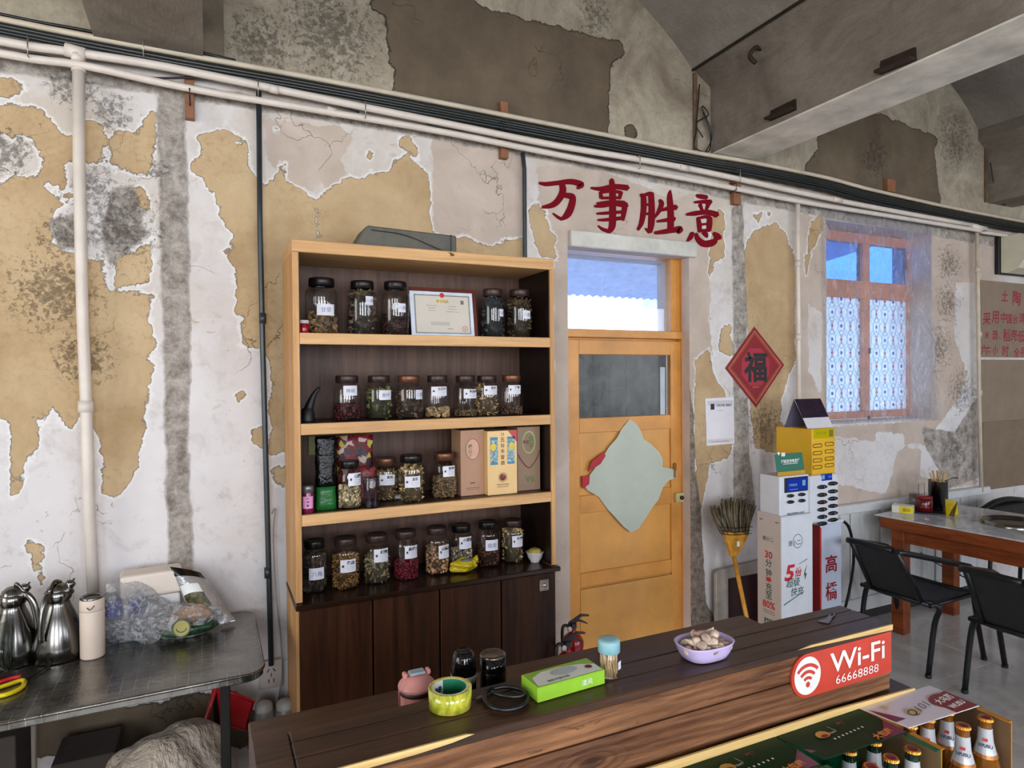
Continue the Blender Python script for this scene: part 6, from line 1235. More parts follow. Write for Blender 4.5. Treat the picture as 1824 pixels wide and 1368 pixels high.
obj('end_panel', box(BM(),cx1-.02,cx1,cyF+.02,cyB,.922,CZ-.0185,.002), rw, ct); obj('end_panel', box(BM(),cx0,cx0+.02,cyF+.02,cyB,.0,CZ-.0185,.002), rw, ct)
obj('back_panel', box(BM(),cx0+.02,cx1-.02,cyB-.018,cyB,.0,CZ-.0185,.002), rwt, ct)
obj('desk_board', box(BM(),.066,1.402,cyB+.001,1.42,.958,.98,.003), rdk, ct); obj('desk_end', box(BM(),.066,.09,cyB+.001,1.41,0,.958,.003), rwt, ct); obj('desk_end', box(BM(),1.378,1.402,cyB+.001,1.41,0,.958,.003), rwt, ct)
obj('step_board', box(BM(),cx0,1.53,.9975,cyB+.03,.902,.921,.001), rwt, ct); obj('step_edging', prism(BM(),[(cx0,.9925,.897),(1.5305,.9925,.897),(1.5305,.9925,.923),(1.25,.9925,.934),(cx0,.9925,.943)],(0,.0048,0)), raw, ct)
obj('body', box(BM(),cx0+.02,1.45,1.04,cyB-.02,0,.90), rwt, ct)
# Wi-Fi sign
wl, wr_ = at_y(1409,1200,cyF-.004), at_y(1587,1200,cyF-.004); wzt, wzb = at_y(1587,1124,cyF-.004), at_y(1587,1212,cyF-.004); zT, zB = wzt.z, at_y(1430,1244,cyF-.004).z
sg = thing('wifi_sign','orange red Wi-Fi sign with a white signal disc fixed to the counter front','sign',(wl.x,cyF,1.0)); R_ = (zT-zB)/2; xr_ = cx1-.002; zc = (zT+zB)/2; ys = cyF-.0055
pts = [(xr_,ys,zB),(xr_,ys,zT)]+[(wl.x+R_+R_*math.cos(PI/2+PI*i/18),ys,zc+R_*math.sin(PI/2+PI*i/18)) for i in range(19)]
obj('panel', prism(BM(),pts,(0,.0045,0)), mat('orange_red_acrylic',(196,62,44),.4,var=.07,vs=14), sg); wh = mat('white_acrylic',(236,234,230),.4)
dc = (wl.x+R_*1.0,ys,zc); obj('disc', oval(BM(),dc,R_*.84,R_*.86,36,.0008), wh, sg)
bm = BM(); yy = ys-.0014; cz_ = zc-R_*.42
for r0, r1 in ((.26,.40),(.53,.68),(.82,.98)):
    a0, a1 = PI*.25, PI*.75; n = 14; aa = [(bm.verts.new((dc[0]+R_*r0*math.cos(a0+(a1-a0)*i/n),yy,cz_+R_*r0*math.sin(a0+(a1-a0)*i/n))),bm.verts.new((dc[0]+R_*r1*math.cos(a0+(a1-a0)*i/n),yy,cz_+R_*r1*math.sin(a0+(a1-a0)*i/n)))) for i in range(n+1)]
    for a, b in zip(aa, aa[1:]): bm.faces.new((a[0],a[1],b[1],b[0]))
obj('signal_arcs', bm, mat('orange_red_acrylic',(196,62,44)), sg); obj('signal_dot', oval(BM(),(dc[0],ys,cz_+R_*.02),R_*.13,R_*.13,20,.0014), mat('orange_red_acrylic',(196,62,44)), sg)
xw = (at_y(1478,1190,ys).x+at_y(1575,1180,ys).x)/2
bm = BM(); text(bm,'Wi-Fi',(xw,yy,zc+R_*.26),UX,UZ,h=R_*.92,w=at_y(1575,1180,ys).x-at_y(1478,1190,ys).x,bold=.012); obj('lettering', bm, wh, sg)
bm = BM(); text(bm,'66668888',((at_y(1488,1215,ys).x+at_y(1564,1200,ys).x)/2,yy,zc-R_*.58),UX,UZ,h=R_*.40,w=at_y(1564,1200,ys).x-at_y(1488,1215,ys).x,bold=-.004); obj('lettering', bm, wh, sg)
# ---------------------------------------------------------------- things on the counter
q = at_z(1252,1168,CZ); gb = thing('bowl','oval lilac dish of garlic on the counter','bowl',(q.x,q.y,CZ)); gx_, gy_ = q.x, 1.072
lil = mat('lilac_plastic',(196,180,222),.3,var=.02)
bmb = lathe(BM(),[(0,.003),(.044,.003),(.046,.0),(.050,.002),(.058,.014),(.064,.030),(.0665,.034),(.063,.034),(.056,.018),(.046,.008),(0,.007)],(gx_,gy_,CZ+.001),44,sy=.72); 
for v_ in bmb.verts:
    a_ = math.atan2((v_.co.y-gy_)/.72, v_.co.x-gx_); f_ = (abs(math.cos(a_))**2.8+abs(math.sin(a_))**2.8)**(-1/2.8)*.97
    v_.co.x = gx_+(v_.co.x-gx_)*f_; v_.co.y = gy_+(v_.co.y-gy_)*f_
obj('dish', bmb, lil, gb)
gm = [mat('garlic_skin',(206,184,164),.5,var=.3,vs=60,bump=.3), mat('garlic_purple',(158,124,112),.5,var=.35,vs=50,bump=.3)]
def clove(m_):
    bm = BM(); lathe(bm,[(0,0),(.006,.001),(.0095,.006),(.0098,.012),(.0075,.018),(.004,.024),(.0018,.029),(0,.031)],(0,0,-.013),10)
    for v_ in bm.verts: v_.co.x *= .82; v_.co.x += .18*(v_.co.z**2)*30
    return bm
rnd = random.Random(5); base = []
for i, m_ in enumerate(gm):
    o = obj('garlic_clove', clove(m_), m_); tag(o,('pale garlic clove lying in the lilac dish','purplish garlic clove lying in the lilac dish')[i],'garlic',('pale garlic cloves heaped in the lilac dish','purplish garlic cloves heaped in the lilac dish')[i]); base.append(o)
spots = []
for i in range(30):
    lay_ = 0 if i < 16 else (1 if i < 26 else 2); rr = (.050,.040,.022)[lay_]*math.sqrt(rnd.uniform(.15,1)); an = i*2.4
    spots.append((gx_+rr*math.cos(an),gy_+rr*.72*math.sin(an),CZ+.024+.010*lay_+rnd.uniform(-.001,.002)))
for i, s_ in enumerate(spots):
    src = base[1 if i % 3 == 0 else 0]; o = src if (i == 0 and src is base[1]) or (i == 1 and src is base[0]) else src.copy()
    if o is not src: C.objects.link(o)
    o.location = s_; o.rotation_euler = (rnd.uniform(0,6),rnd.uniform(0,6),rnd.uniform(0,6)); sc_ = rnd.uniform(.9,1.2); o.scale = (sc_,sc_,sc_)
# toothpick jar
q = at_z(1085,1203,CZ); tj = thing('toothpick_jar','clear toothpick jar with a pale blue lid on the counter','jar',(q.x,q.y,CZ)); r = .0215; x, y = q.x, q.y; Hh = at_y(1084,1137,y).z-CZ
obj('body', lathe(BM(),[(0,.001),(r*.94,.001),(r,.004),(r,Hh*.66),(r*.95,Hh*.68)],(x,y,CZ),24), thinglass('clear_acrylic',(.92,.92,.92),1.0), tj)
lbl = mat('pale_blue_lid',(140,188,196),.3); obj('lid', lathe(BM(),[(r*.99,Hh*.655),(r*1.03,Hh*.66),(r*1.03,Hh*.93),(r*.96,Hh*.985),(r*.6,Hh),(0,Hh)],(x,y,CZ),24), lbl, tj)
bm = BM()
for i in range(110):
    a = rnd.uniform(0,6.28); rr = (r-.004)*math.sqrt(rnd.random()); a2 = a+rnd.uniform(-.6,.6); tube(bm,[(x+rr*math.cos(a),y+rr*math.sin(a),CZ+.003),(x+rr*math.cos(a2),y+rr*math.sin(a2),CZ+Hh*.60)],.0009,4)
tag(obj('toothpicks', bm, mat('toothpick_wood',(214,184,138),.6,var=.15,vs=80), kind='stuff'),'bundle of wooden toothpicks standing in the clear jar','toothpicks')
bm = BM(); rect(bm,(x+r*.55,y-r*.9,CZ+Hh*.34),Vector((.85,.5,0)),UZ,.012,.016); obj('sticker', bm, lbm, tj)
# tissue box
a, b, c = at_z(958,1254,CZ), at_z(1078,1219,CZ), at_z(1046,1183+20,CZ); th = at_y(958,1227,a.y).z-CZ
u = (b-a); L_b = u.length; u.normalize(); n_ = Vector((-u.y,u.x,0)); wb_ = .062; lime = mat('lime_carton',(140,190,50),.35,var=.08,vs=20); wcar = mat('white_carton_print',(222,224,214),.35,var=.03)
tbx = thing('tissue_box','lime green and white tissue box lying on the counter','tissue box',tuple(a+u*L_b/2+n_*wb_/2)); M_ = Matrix((((u.x),n_.x,0,a.x),(u.y,n_.y,0,a.y),(0,0,1,CZ+.001),(0,0,0,1)))
obj('carton', box(BM(),0,L_b,0,wb_,0,th,.0015,M=M_), lime, tbx)
bm = BM(); pts = [(.004,.004),(L_b*.35,.003),(L_b-.004,.003),(L_b-.004,wb_*.5),(L_b*.8,wb_*.72),(L_b*.5,wb_*.86),(L_b*.25,wb_*.84),(.01,wb_*.62)]; bm.faces.new([bm.verts.new(M_@Vector((a_,b_2,th+.0006))) for a_,b_2 in pts]); obj('white_print_field', bm, wcar, tbx)
bm = BM(); bm.faces.new([bm.verts.new(M_@Vector((L_b*.52+.03*math.cos(t_),wb_*.56+.013*math.sin(t_),th+.0012))) for t_ in [2*PI*i/24 for i in range(24)]]); obj('opening_film', bm, mat('opening_grey',(176,184,184),.15), tbx)
bm = BM(); text(bm,'抽取式面巾纸',M_@Vector((L_b*.35,wb_*.2,th+.0012)),u,n_,w=.05,bold=.01); obj('lettering', bm, grn, tbx); bm = BM(); bm.faces.new([bm.verts.new(M_@Vector((L_b*.86+.008*math.cos(t_),wb_*.42+.007*math.sin(t_),th+.0012))) for t_ in [2*PI*i/16 for i in range(16)]]); obj('round_mark', bm, mar, tbx)
bm = BM(); text(bm,'清风',M_@Vector((L_b*.72,-.0008,th*.5)),u,UZ,h=.012); obj('lettering', bm, wh, tbx)
# tape roll
q = at_z(806,1262,CZ); x, y = q.x, q.y+.012; ro, ri, ht = .0395, .032, at_y(806,1226,q.y).z-CZ+.0; ht = .034
tpr = thing('tape_roll','big roll of yellowish clear packing tape standing flat on the counter','tape',(x,y,CZ)); m, k = newmat('tape_yellow'); b1 = pbr(k, k.mix(k.ramp(k.noise(k.obj((1,1,.6)),30,5,.7,1.5),.4,.65), lin((150,160,40)), lin((226,216,80))), .12, 0, None, IOR=1.5); b1.inputs['Coat Weight'].default_value = 1
obj('tape_wound', lathe(BM(),[(ri,.0),(ro,.0),(ro,ht),(ri,ht),(ri,0)],(x,y,CZ+.001),40), m, tpr)
wcore = mat('white_core',(206,210,210),.4); obj('core', lathe(BM(),[(ri-.0001,.0),(ri-.0001,ht),(ri-.0022,ht),(ri-.0022,0)],(x,y,CZ+.001),40), wcore, tpr)
def inner(mi_, a0, a1, nm, mm_, z0=.0, z1=1.0):
    bm = BM(); pr_ = None
    for i in range(13):
        an = a0+(a1-a0)*i/12; R3 = ri-.0026; qv = (bm.verts.new((x+R3*math.cos(an),y+R3*math.sin(an),CZ+.002+ht*z0)),bm.verts.new((x+R3*math.cos(an),y+R3*math.sin(an),CZ+.001+ht*z1)))
        if pr_: bm.faces.new((pr_[0],pr_[1],qv[1],qv[0]))
        pr_ = qv
    obj(nm, bm, mm_, tpr)
inner(0,-.4,1.7,'green_print_band',mat('core_green',(30,120,84),.4))
bm = BM(); 
for an in (1.95,2.3,2.7): 
    R3 = ri-.0032; c_ = Vector((x+R3*math.cos(an),y+R3*math.sin(an),CZ+ht*.6)); u_ = Vector((math.sin(an),-math.cos(an),0)); nn_ = [bm.verts.new(c_+u_*.005*math.cos(2*PI*i/14)+UZ*.006*math.sin(2*PI*i/14)) for i in range(14)]; bm.faces.new(nn_)
obj('round_logo', bm, grn, tpr)
# coil of black cable / scissors handles
cs = thing('black_scissors','pair of black handled scissors lying behind the tape roll','scissors',tuple(at_z(898,1262,CZ)))
def cz3(px,py,dz=.006): q = at_z(px,py,CZ); return Vector((q.x,q.y,CZ+dz))
for pts, nm in ((((862,1240),(880,1232),(905,1230),(930,1236),(940,1250),(930,1264),(905,1271),(880,1268),(866,1258),(862,1240)),'finger_loop'),(((878,1240),(900,1236),(925,1240),(934,1248),(922,1254),(896,1252),(876,1246)),'finger_loop')): obj(nm, tube(BM(),[cz3(a,b,.007 if len(pts)>8 else .014) for a,b in pts],.0045,8,4), blk, cs)
obj('blade', prism(BM(),[cz3(850,1246,.003),cz3(866,1240,.003),cz3(868,1246,.003),cz3(846,1252,.003)],(0,0,.003)), pst, cs)
# bottle opener
ob = thing('bottle_opener','flat steel bottle opener lying on the right end of the counter','opener',tuple(at_z(1475,1106,CZ)))
pts = [(1455,1108),(1462,1110),(1476,1112.5),(1480,1108),(1482,1103),(1488,1097),(1487,1094),(1482,1093),(1477,1096),(1474,1101),(1468,1105)]
obj('plate', prism(BM(),[cz3(a,b,.001) for a,b in pts],(0,0,.002)), pst, ob); obj('hole_ring', tube(BM(),[cz3(1482+2.6*math.cos(t_),1096.5+1.6*math.sin(t_),.0035) for t_ in [2*PI*i/10 for i in range(11)]],.0009,5), dkm, ob)
# drinking cups on the desk behind the ledge
DZ2 = .98; pkm = mat('dusty_pink_plastic',(206,140,134),.4,var=.03)
q = at_y(742,1225,1.262); x, y = q.x, 1.262; pc2 = thing('drinking_cup','dusty pink lidded cup with a hanging tag behind the counter ledge','cup',(x,y,DZ2)); hz_ = at_y(745,1196,y).z-DZ2; r = .036
obj('cup_body', lathe(BM(),[(0,.001),(r*.8,.001),(r*.86,.006),(r*.92,hz_*.58),(r*.93,hz_*.62)],(x,y,DZ2),32), pkm, pc2); obj('seam', lathe(BM(),[(r*.93,hz_*.62),(r*.97,hz_*.63),(r*.97,hz_*.69),(r*.95,hz_*.70)],(x,y,DZ2),32), mat('dark_seam',(60,36,34),.5), pc2)
ld = obj('lid', lathe(BM(),[(r*.95,hz_*.70),(r*1.02,hz_*.715),(r*1.04,hz_*.76),(r*1.0,hz_*.80),(r*.72,hz_*.90),(r*.58,hz_*.95),(0,hz_*.955)],(x,y,DZ2),32), pkm, pc2)
obj('flip_cap', box(BM(),x-.016,x+.018,y-.012,y+.012,DZ2+hz_*.965,DZ2+hz_*1.02,.003), mat('grey_blue_cap',(160,172,184),.3), ld)
for s_ in (-1,1): obj('lug', box(BM(),x+s_*.024-.004,x+s_*.024+.004,y-.008,y+.008,DZ2+hz_*.93,DZ2+hz_*1.03,.002), pkm, ld)
obj('string', tube(BM(),[(x-r*.9,y-.012,DZ2+hz_*.93),(x-r*1.12,y-.016,DZ2+hz_*.8),(x-r*1.14,y-.02,DZ2+hz_*.48)],.001,5,4), pkm, pc2); obj('tag', prism(BM(),[(x-r*1.42,y-.022,DZ2+hz_*.36),(x-r*1.32,y-.022,DZ2+hz_*.46),(x-r*1.08,y-.022,DZ2+hz_*.46),(x-r*.85,y-.022,DZ2+hz_*.38),(x-r*.85,y-.022,DZ2+hz_*.14),(x-r*1.42,y-.022,DZ2+hz_*.14)],(0,.002,0)), mat('pink_tag',(196,124,112),.5), pc2)
gbk = mat('gloss_black',(10,10,12),.08); x = at_y(826,1200,1.285).x; y = 1.285; r = .0265; hz_ = at_y(826,1156,y).z-DZ2; t = thing('thermos','gloss black domed thermos with a steel ring behind the counter ledge','bottle',(x,y,DZ2))
obj('body', lathe(BM(),[(0,.001),(r*.95,.001),(r,.006),(r,hz_*.44)],(x,y,DZ2),28), gbk, t); obj('steel_ring', lathe(BM(),[(r*1.0,hz_*.44),(r*1.05,hz_*.445),(r*1.05,hz_*.58),(r,hz_*.59)],(x,y,DZ2),28), mat('brushed_ring',(176,174,170),.4,.4), t)
obj('dome_lid', lathe(BM(),[(r*1.02,hz_*.56),(r*1.0,hz_*.72),(r*.9,hz_*.88),(r*.72,hz_*.96),(r*.45,hz_*.995),(r*.42,hz_*.985),(0,hz_*.985)],(x,y,DZ2),28), gbk, t)
x = at_y(878,1200,1.285).x; r = .0285; hz_ = at_y(878,1162,y).z-DZ2; t = thing('thermos','squat black thermos with scratched steel lid rim, right of the domed one','bottle',(x,y,DZ2))
obj('body', lathe(BM(),[(0,.001),(r*.95,.001),(r,.006),(r,hz_*.55)],(x,y,DZ2),28), gbk, t); obj('clear_ring', lathe(BM(),[(r*1.02,hz_*.55),(r*1.03,hz_*.62),(r,hz_*.65)],(x,y,DZ2),28), pst, t); obj('lid', lathe(BM(),[(r*.97,hz_*.65),(r*.98,hz_*.93),(r*.9,hz_*.93)],(x,y,DZ2),28), gbk, t); obj('lid_rim', lathe(BM(),[(r*.98,hz_*.925),(r*1.0,hz_*.96),(r*.9,hz_*.99),(r*.7,hz_*.98),(0,hz_*.975)],(x,y,DZ2),28), mat('scuffed_steel',(120,112,104),.25,.9,var=.4,vs=60), t)

# ================================================================ BEER CASES ON A LOW BENCH
bn = thing('bench','low plank bench carrying the beer cases in front of the counter','bench',(1.1,.88,0)); obj('seat_board', box(BM(),.2,1.62,.78,.99,.655,.68,.003), rwt, bn)
for x_ in (.25,1.55): obj('leg', box(BM(),x_,x_+.04,.8,.97,0,.655,.003), rwt, bn)
boz = .681; TOPZ = .916
gcar = mat('bottle_green_carton',(14,50,28),.5,var=.06,Specular_IOR_Level=.12); gcar2 = mat('green_carton_side',(10,90,52),.4); mag = mat('plum_print',(110,30,66),.35); ocar = mat('amber_carton',(186,120,26),.5,var=.06); wcr = mat('white_gloss_carton',(214,210,216),.25,var=.03); kin = mat('carton_inside',(110,84,54),.7); mrr = mat('maroon_carton',(130,30,34),.35)
gldp = mat('gold_emblem',(200,160,80),.35,.3)
def case(x0, x1, lb, side_m, top_m, prints):
    t = thing('beer_case',lb,'carton',((x0+x1)/2,.9,boz),None); y0, y1 = .812, .992; w_ = .003
    obj('bottom', box(BM(),x0,x1,y0,y1,boz,boz+.003), kin, t)
    for nm, b in (('side_wall',(x0,x0+w_,y0,y1,boz+.003,TOPZ)),('side_wall',(x1-w_,x1,y0,y1,boz+.003,TOPZ)),('back_wall',(x0+w_,x1-w_,y1-w_,y1,boz+.003,TOPZ)),('front_lip',(x0+w_,x1-w_,y0,y0+w_,boz+.003,boz+.09))): obj(nm, box(BM(),*b), side_m, t)
    obj('inner_lining', box(BM(),x0+w_,x0+w_+.0015,y0+.001,y1-w_,boz+.004,TOPZ-.001), kin, t); obj('inner_lining', box(BM(),x1-w_-.0015,x1-w_,y0+.001,y1-w_,boz+.004,TOPZ-.001), kin, t)
    for xx_ in (x0,x1-.012): obj('rim_fold', box(BM(),xx_,xx_+.012,y0+.0,.878,TOPZ,TOPZ+.002), side_m, t)
    fl_ = obj('flap', prism(BM(),[(x0+.0,y1+.0,TOPZ+.001),(x1,y1,TOPZ+.001),(x1-.002,.878,TOPZ+.004),(x0+.012,.886,TOPZ+.006)],(0,0,.0018)), top_m, t)
    prints(fl_, x0, x1); return t
def green_prints(fl_, x0, x1):
    z = TOPZ+.0085; V_ = UY; xm = (x0+x1)/2
    bm = BM(); bm.faces.new([bm.verts.new((xm-.045+.018*math.cos(a),.945+.012*math.sin(a)*(1.2 if math.sin(a)>0 else .8),z)) for a in [2*PI*i/10 for i in range(10)]]); obj('emblem', bm, gldp, fl_)
    bm = BM(); bm.faces.new([bm.verts.new((xm-.045+.010*math.cos(a),.941+.005*math.sin(a),z+.0004)) for a in [2*PI*i/12 for i in range(12)]]); text(bm,'啤酒',(xm+.028,.962,z),UX,V_,h=.011,bold=.03); obj('emblem_print', bm, mrr, fl_)
    bm = BM(); 
    for i in range(8): rect(bm,(xm-.035+.013*i,.925+.0008*i,z),UX,V_,.004,.005)
    rect(bm,(xm-.008,.955,z),Vector((.3,-1,0)),Vector((1,.3,0)),.02,.0008); text(bm,'CRAFT',(xm-.018,.944,z),UX,V_,h=.005); obj('small_print', bm, wh, fl_)
    bm = BM(); quad(bm,(x0+.012,.8865,z-.002),(x0+.075,.8835,z-.002),(x0+.035,.905,z-.002),(x0+.008,.93,z-.002)); quad(bm,(x1-.075,.882,z-.002),(x1-.003,.879,z-.002),(x1-.002,.935,z-.002),(x1-.04,.905,z-.002)); obj('plum_corner', bm, mag, fl_)
    bm = BM(); text(bm,'大包廂',(x1-.058,.895,z),Vector((1,.08,0)),V_,h=.020,bold=.04); obj('gold_lettering', bm, mat('orange_gold',(206,130,60),.35,.2), fl_)
def white_prints(fl_, x0, x1):
    z = TOPZ+.0085; V_ = UY; bm = BM(); cx_, cy_ = x1-.045, .925
    quad(bm,(x0+.012,.8865,z-.002),(x0+.1,.882,z-.002),(x0+.05,.905,z-.002),(x0+.004,.975,z-.002)); obj('plum_corner', bm, mag, fl_)
    bm = BM(); bm.faces.new([bm.verts.new(p) for p in [(x1-.003,.88,z-.002),(x1-.003,.955,z-.002)]+[(cx_+.0+.045*math.cos(a),cy_+.03*math.sin(a),z-.002) for a in [PI*.35+PI*.85*i/10 for i in range(11)]]+[(x1-.08,.8805,z-.002)]][::-1]); obj('maroon_roundel', bm, mrr, fl_)
    bm = BM(); text(bm,'大乌苏',(cx_,.93,z-.001),Vector((1,.1,0)),V_,h=.022,bold=.03); text(bm,'WUSU',(cx_+.002,.902,z-.001),Vector((1,.1,0)),V_,h=.015,bold=.04); obj('roundel_letters', bm, wh, fl_)
    bm = BM(); text(bm,'Q101',(x0+.105,.925,z),Vector((1,.18,0)),V_,h=.024,w=.085,bold=-.01,shear=.2); obj('lettering', bm, bk, fl_)
    bm = BM(); bm.faces.new([bm.verts.new((x0+.085+.022*math.cos(a),.925+.013*math.sin(a),z-.001)) for a in [2*PI*i/12 for i in range(12)]]); bm.faces.new([bm.verts.new((x0+.045+.009*math.cos(a),.965+.006*math.sin(a),z-.001)) for a in [2*PI*i/10 for i in range(10)]]); obj('golden_dish_print', bm, mat('pale_gold_print',(196,176,120),.4), fl_)
xe = [1.334,1.583]
case(1.334,1.583,'open white and maroon beer case, the rightmost, with amber bottles inside',ocar,wcr,white_prints)
case(1.073,1.331,'open dark green beer case, middle one, right beside the white case',gcar2,gcar,green_prints)
case(.812,1.070,'open dark green beer case, furthest left, mostly below the picture edge',gcar2,gcar,green_prints)
amb = mat('amber_beer_glass',(122,74,16),.06,var=.06); grg = mat('green_beer_glass',(14,40,24),.06); gcap = mat('gold_cap',(206,140,50),.3,.7); rcap = mat('maroon_cap_top',(110,24,34),.3,.2); nlab = mat('silver_neck_label',(206,208,212),.3,.2)
def beer(x, y, glass, lb, grp, zb=boz+.003, H=.238):
    t = thing('beer_bottle',lb,'bottle',(x,y,zb),grp); s = H/.238
    obj('glass', lathe(BM(),[(0,.002),(.026,.002),(.029,.006),(.029,.115*s),(.027,.135*s),(.020,.160*s),(.0145,.18*s),(.0125,.215*s),(.0125,.229*s),(.014,.231*s),(.014,.234*s)],(x,y,zb),20), glass, t)
    nl = obj('neck_label', lathe(BM(),[(.0236,.152*s),(.0205,.162*s),(.0155,.182*s),(.0138,.205*s),(.0136,.213*s)],(x,y,zb),20), nlab, t)
    obj('label_band', lathe(BM(),[(.0240,.1515*s),(.0222,.159*s)],(x,y,zb),20), mat('copper_band',(200,130,70),.3,.5), nl)
    fc_ = math.atan2(-y,-x); nr = Vector((math.cos(fc_),math.sin(fc_),0)); uu = Vector((-nr.y,nr.x,0)); upv = (UZ*.96-nr*.28).normalized(); bm = BM(); text(bm,'WUSU',Vector((x,y,zb+.178*s))+nr*.0178,uu,upv,h=.007,bold=.03); obj('lettering', bm, mat('navy_print',(30,50,90),.4), nl)
    bm = BM(); rect(bm,Vector((x,y,zb+.19*s))+nr*.0165,uu,upv,.009,.006); obj('red_badge', bm, rdp, nl)
    n_ = 21; cbm = BM(); ra = [cbm.verts.new((x+(.0158 if i%2 else .0146)*math.cos(2*PI*i/42),y+(.0158 if i%2 else .0146)*math.sin(2*PI*i/42),zb+.229*s)) for i in range(42)]; rb = [cbm.verts.new((x+.0135*math.cos(2*PI*i/42),y+.0135*math.sin(2*PI*i/42),zb+.2345*s)) for i in range(42)]
    for i in range(42): cbm.faces.new((ra[i],ra[(i+1)%42],rb[(i+1)%42],rb[i]))
    cbm.faces.new([cbm.verts.new((x+.0135*math.cos(2*PI*i/24),y+.0135*math.sin(2*PI*i/24),zb+.2346*s)) for i in range(24)]); cp_ = obj('crown_cap', cbm, gcap, t)
    obj('cap_print', lathe(BM(),[(.0098,.2349*s),(.009,.2353*s),(0,.2355*s)],(x,y,zb),18), rcap, cp_); return t
for x_, y_, lb in ((1.548,.847,'amber beer bottle with gold cap, front right in the rightmost case'),(1.470,.849,'amber beer bottle with gold cap, front left in the rightmost case'),(1.524,.915,'amber beer bottle behind the front two, right, under the flap'),(1.455,.915,'amber beer bottle behind the front two, middle, under the flap'),(1.392,.915,'amber beer bottle behind the front two, left, under the flap')): beer(x_,y_,amb,lb,'amber beer bottles in the rightmost case',H=.238 if y_ < .9 else .226)
for x_, y_, lb in ((1.295,.846,'green beer bottle, front right in the middle green case'),(1.228,.846,'green beer bottle, second from the right in front of the middle case'),(1.165,.843,'green beer bottle, third from the right in front of the middle case'),(1.104,.843,'green beer bottle, front left in the middle green case'),(1.262,.907,'green beer bottle in the second row of the middle case, right'),(1.185,.907,'green beer bottle in the second row of the middle case, left')): beer(x_,y_,grg,lb,'green beer bottles in the middle case',H=.232 if y_ < .9 else .226)

# ================================================================ DINING TABLE AND CHAIRS
dtw = wood('dining_table_wood',(96,44,20),(160,84,42),.3,1,2.4,bump=.3)
dO = at_z(1557,916,.755); dE = at_z(1824,964,.755); dv_ = Vector((dE.x-dO.x,dE.y-dO.y,0)).normalized(); du_ = Vector((-dv_.y,dv_.x,0)); 
DM = Matrix(((du_.x,-dv_.x,0,dO.x),(du_.y,-dv_.y,0,dO.y),(0,0,1,0),(0,0,0,1)))      # local x = across, local y = towards the wall (negative = towards the camera)
dt = thing('dining_table','brown wooden dining table with a glossy white glass top by the wainscot','table',(dO.x+.4,dO.y-.6,0)); DL, DW = 1.35, .80
m, k = newmat('white_glass_top'); v = k.obj(); pbr(k, k.mix(k.ramp(k.noise(v,2.0,6,.6,1.6),.46,.54), lin((196,200,204)), lin((168,172,178))), .05, 0); GT = m
obj('glass_top', box(BM(),0,DW,-DL,.0,.747,.755,.002,M=DM), GT, dt)
ftz = .666
obj('table_frame', box(BM(),.015,.075,-DL+.02,-.03,ftz+.01,.7465,.003,M=DM), dtw, dt); obj('table_frame', box(BM(),DW-.075,DW-.015,-DL+.02,-.03,ftz+.01,.7465,.003,M=DM), dtw, dt); obj('table_frame', box(BM(),.075,DW-.075,-.09,-.03,ftz+.01,.7465,.003,M=DM), dtw, dt); obj('table_frame', box(BM(),.075,DW-.075,-DL+.02,-DL+.08,ftz+.01,.7465,.003,M=DM), dtw, dt)
obj('under_board', box(BM(),.075,DW-.075,-DL+.08,-.09,.73,.7465,M=DM), dtw, dt)
for x_ in (.06,DW-.085): obj('apron', box(BM(),x_,x_+.025,-DL+.15,-.16,ftz-.075,ftz+.01,.002,M=DM), dtw, dt)
for x_ in (.045,DW-.125):
    for y_ in (-.165,-DL+.06): obj('leg', box(BM(),x_,x_+.08,y_,y_+.08,0,ftz+.01,.004,M=DM), dtw, dt)
pot = DM@Vector((.42,-.62,.755)); pt = thing('hotpot_pan','round steel pan sunk in the glass table top','pan',tuple(pot)); pan = lathe(BM(),[(0,.001),(.135,.001),(.14,.004),(.146,.02),(.152,.024),(.168,.024),(.173,.020),(.174,.001)],tuple(pot),36); obj('pan', pan, pst, pt)
def dtp(px, py): return at_z(px,py,.755)
def dbox(name, lb, cat, pa, pb, dep, h, m_): 
    a, b = dtp(*pa), dtp(*pb); u = (b-a); L = u.length; u.normalize(); n_ = Vector((-u.y,u.x,0)); M_ = Matrix(((u.x,n_.x,0,a.x),(u.y,n_.y,0,a.y),(0,0,1,.7555),(0,0,0,1))); t = thing(name, lb, cat, tuple((a+b)/2)); obj('carton', box(BM(),0,L,0,dep,0,h,.004,M=M_), m_, t); return t, M_, L
t, M_, L = dbox('tissue_pack','small white and yellow tissue pack at the near end of the condiments','tissue pack',(1588,913),(1626,917),.09,.05,mat('white_pack',(224,222,206),.35)); obj('yellow_face', box(BM(),L*.38,L+.001,-.0012,-.0002,.004,.048,M=M_), yl, t)
bm = BM(); text(bm,'纸巾',M_@Vector((L*.7,-.002,.025)),M_.to_3x3()@UX,UZ,h=.022,bold=.02); obj('lettering', bm, mat('olive_ink',(120,110,20)), t)
ty = dtp(1650,912); tyt = thing('condiment_tray','black tray under the condiment jars on the dining table','tray',(ty.x,ty.y,.755)); obj('plate', lathe(BM(),[(0,.001),(.115,.001),(.13,.008),(.126,.009),(.11,.004),(0,.004)],(ty.x+.03,ty.y+.03,.7555),32), blk, tyt)
def djar(name, lb, cat, px, py, r, h, m_, lidm_): 
    q = at_z(px,py,.76); t = thing(name, lb, cat, (q.x,q.y,.76)); obj('body', lathe(BM(),[(0,0),(r*.95,0),(r,.004),(r,h*.8),(r*.9,h*.85)],(q.x,q.y,.7605),22), m_, t)
    if lidm_: obj('lid', lathe(BM(),[(r*.93,h*.85),(r*.98,h*.86),(r*.98,h),(0,h+.002)],(q.x,q.y,.7605),22), lidm_, t)
    return t, q
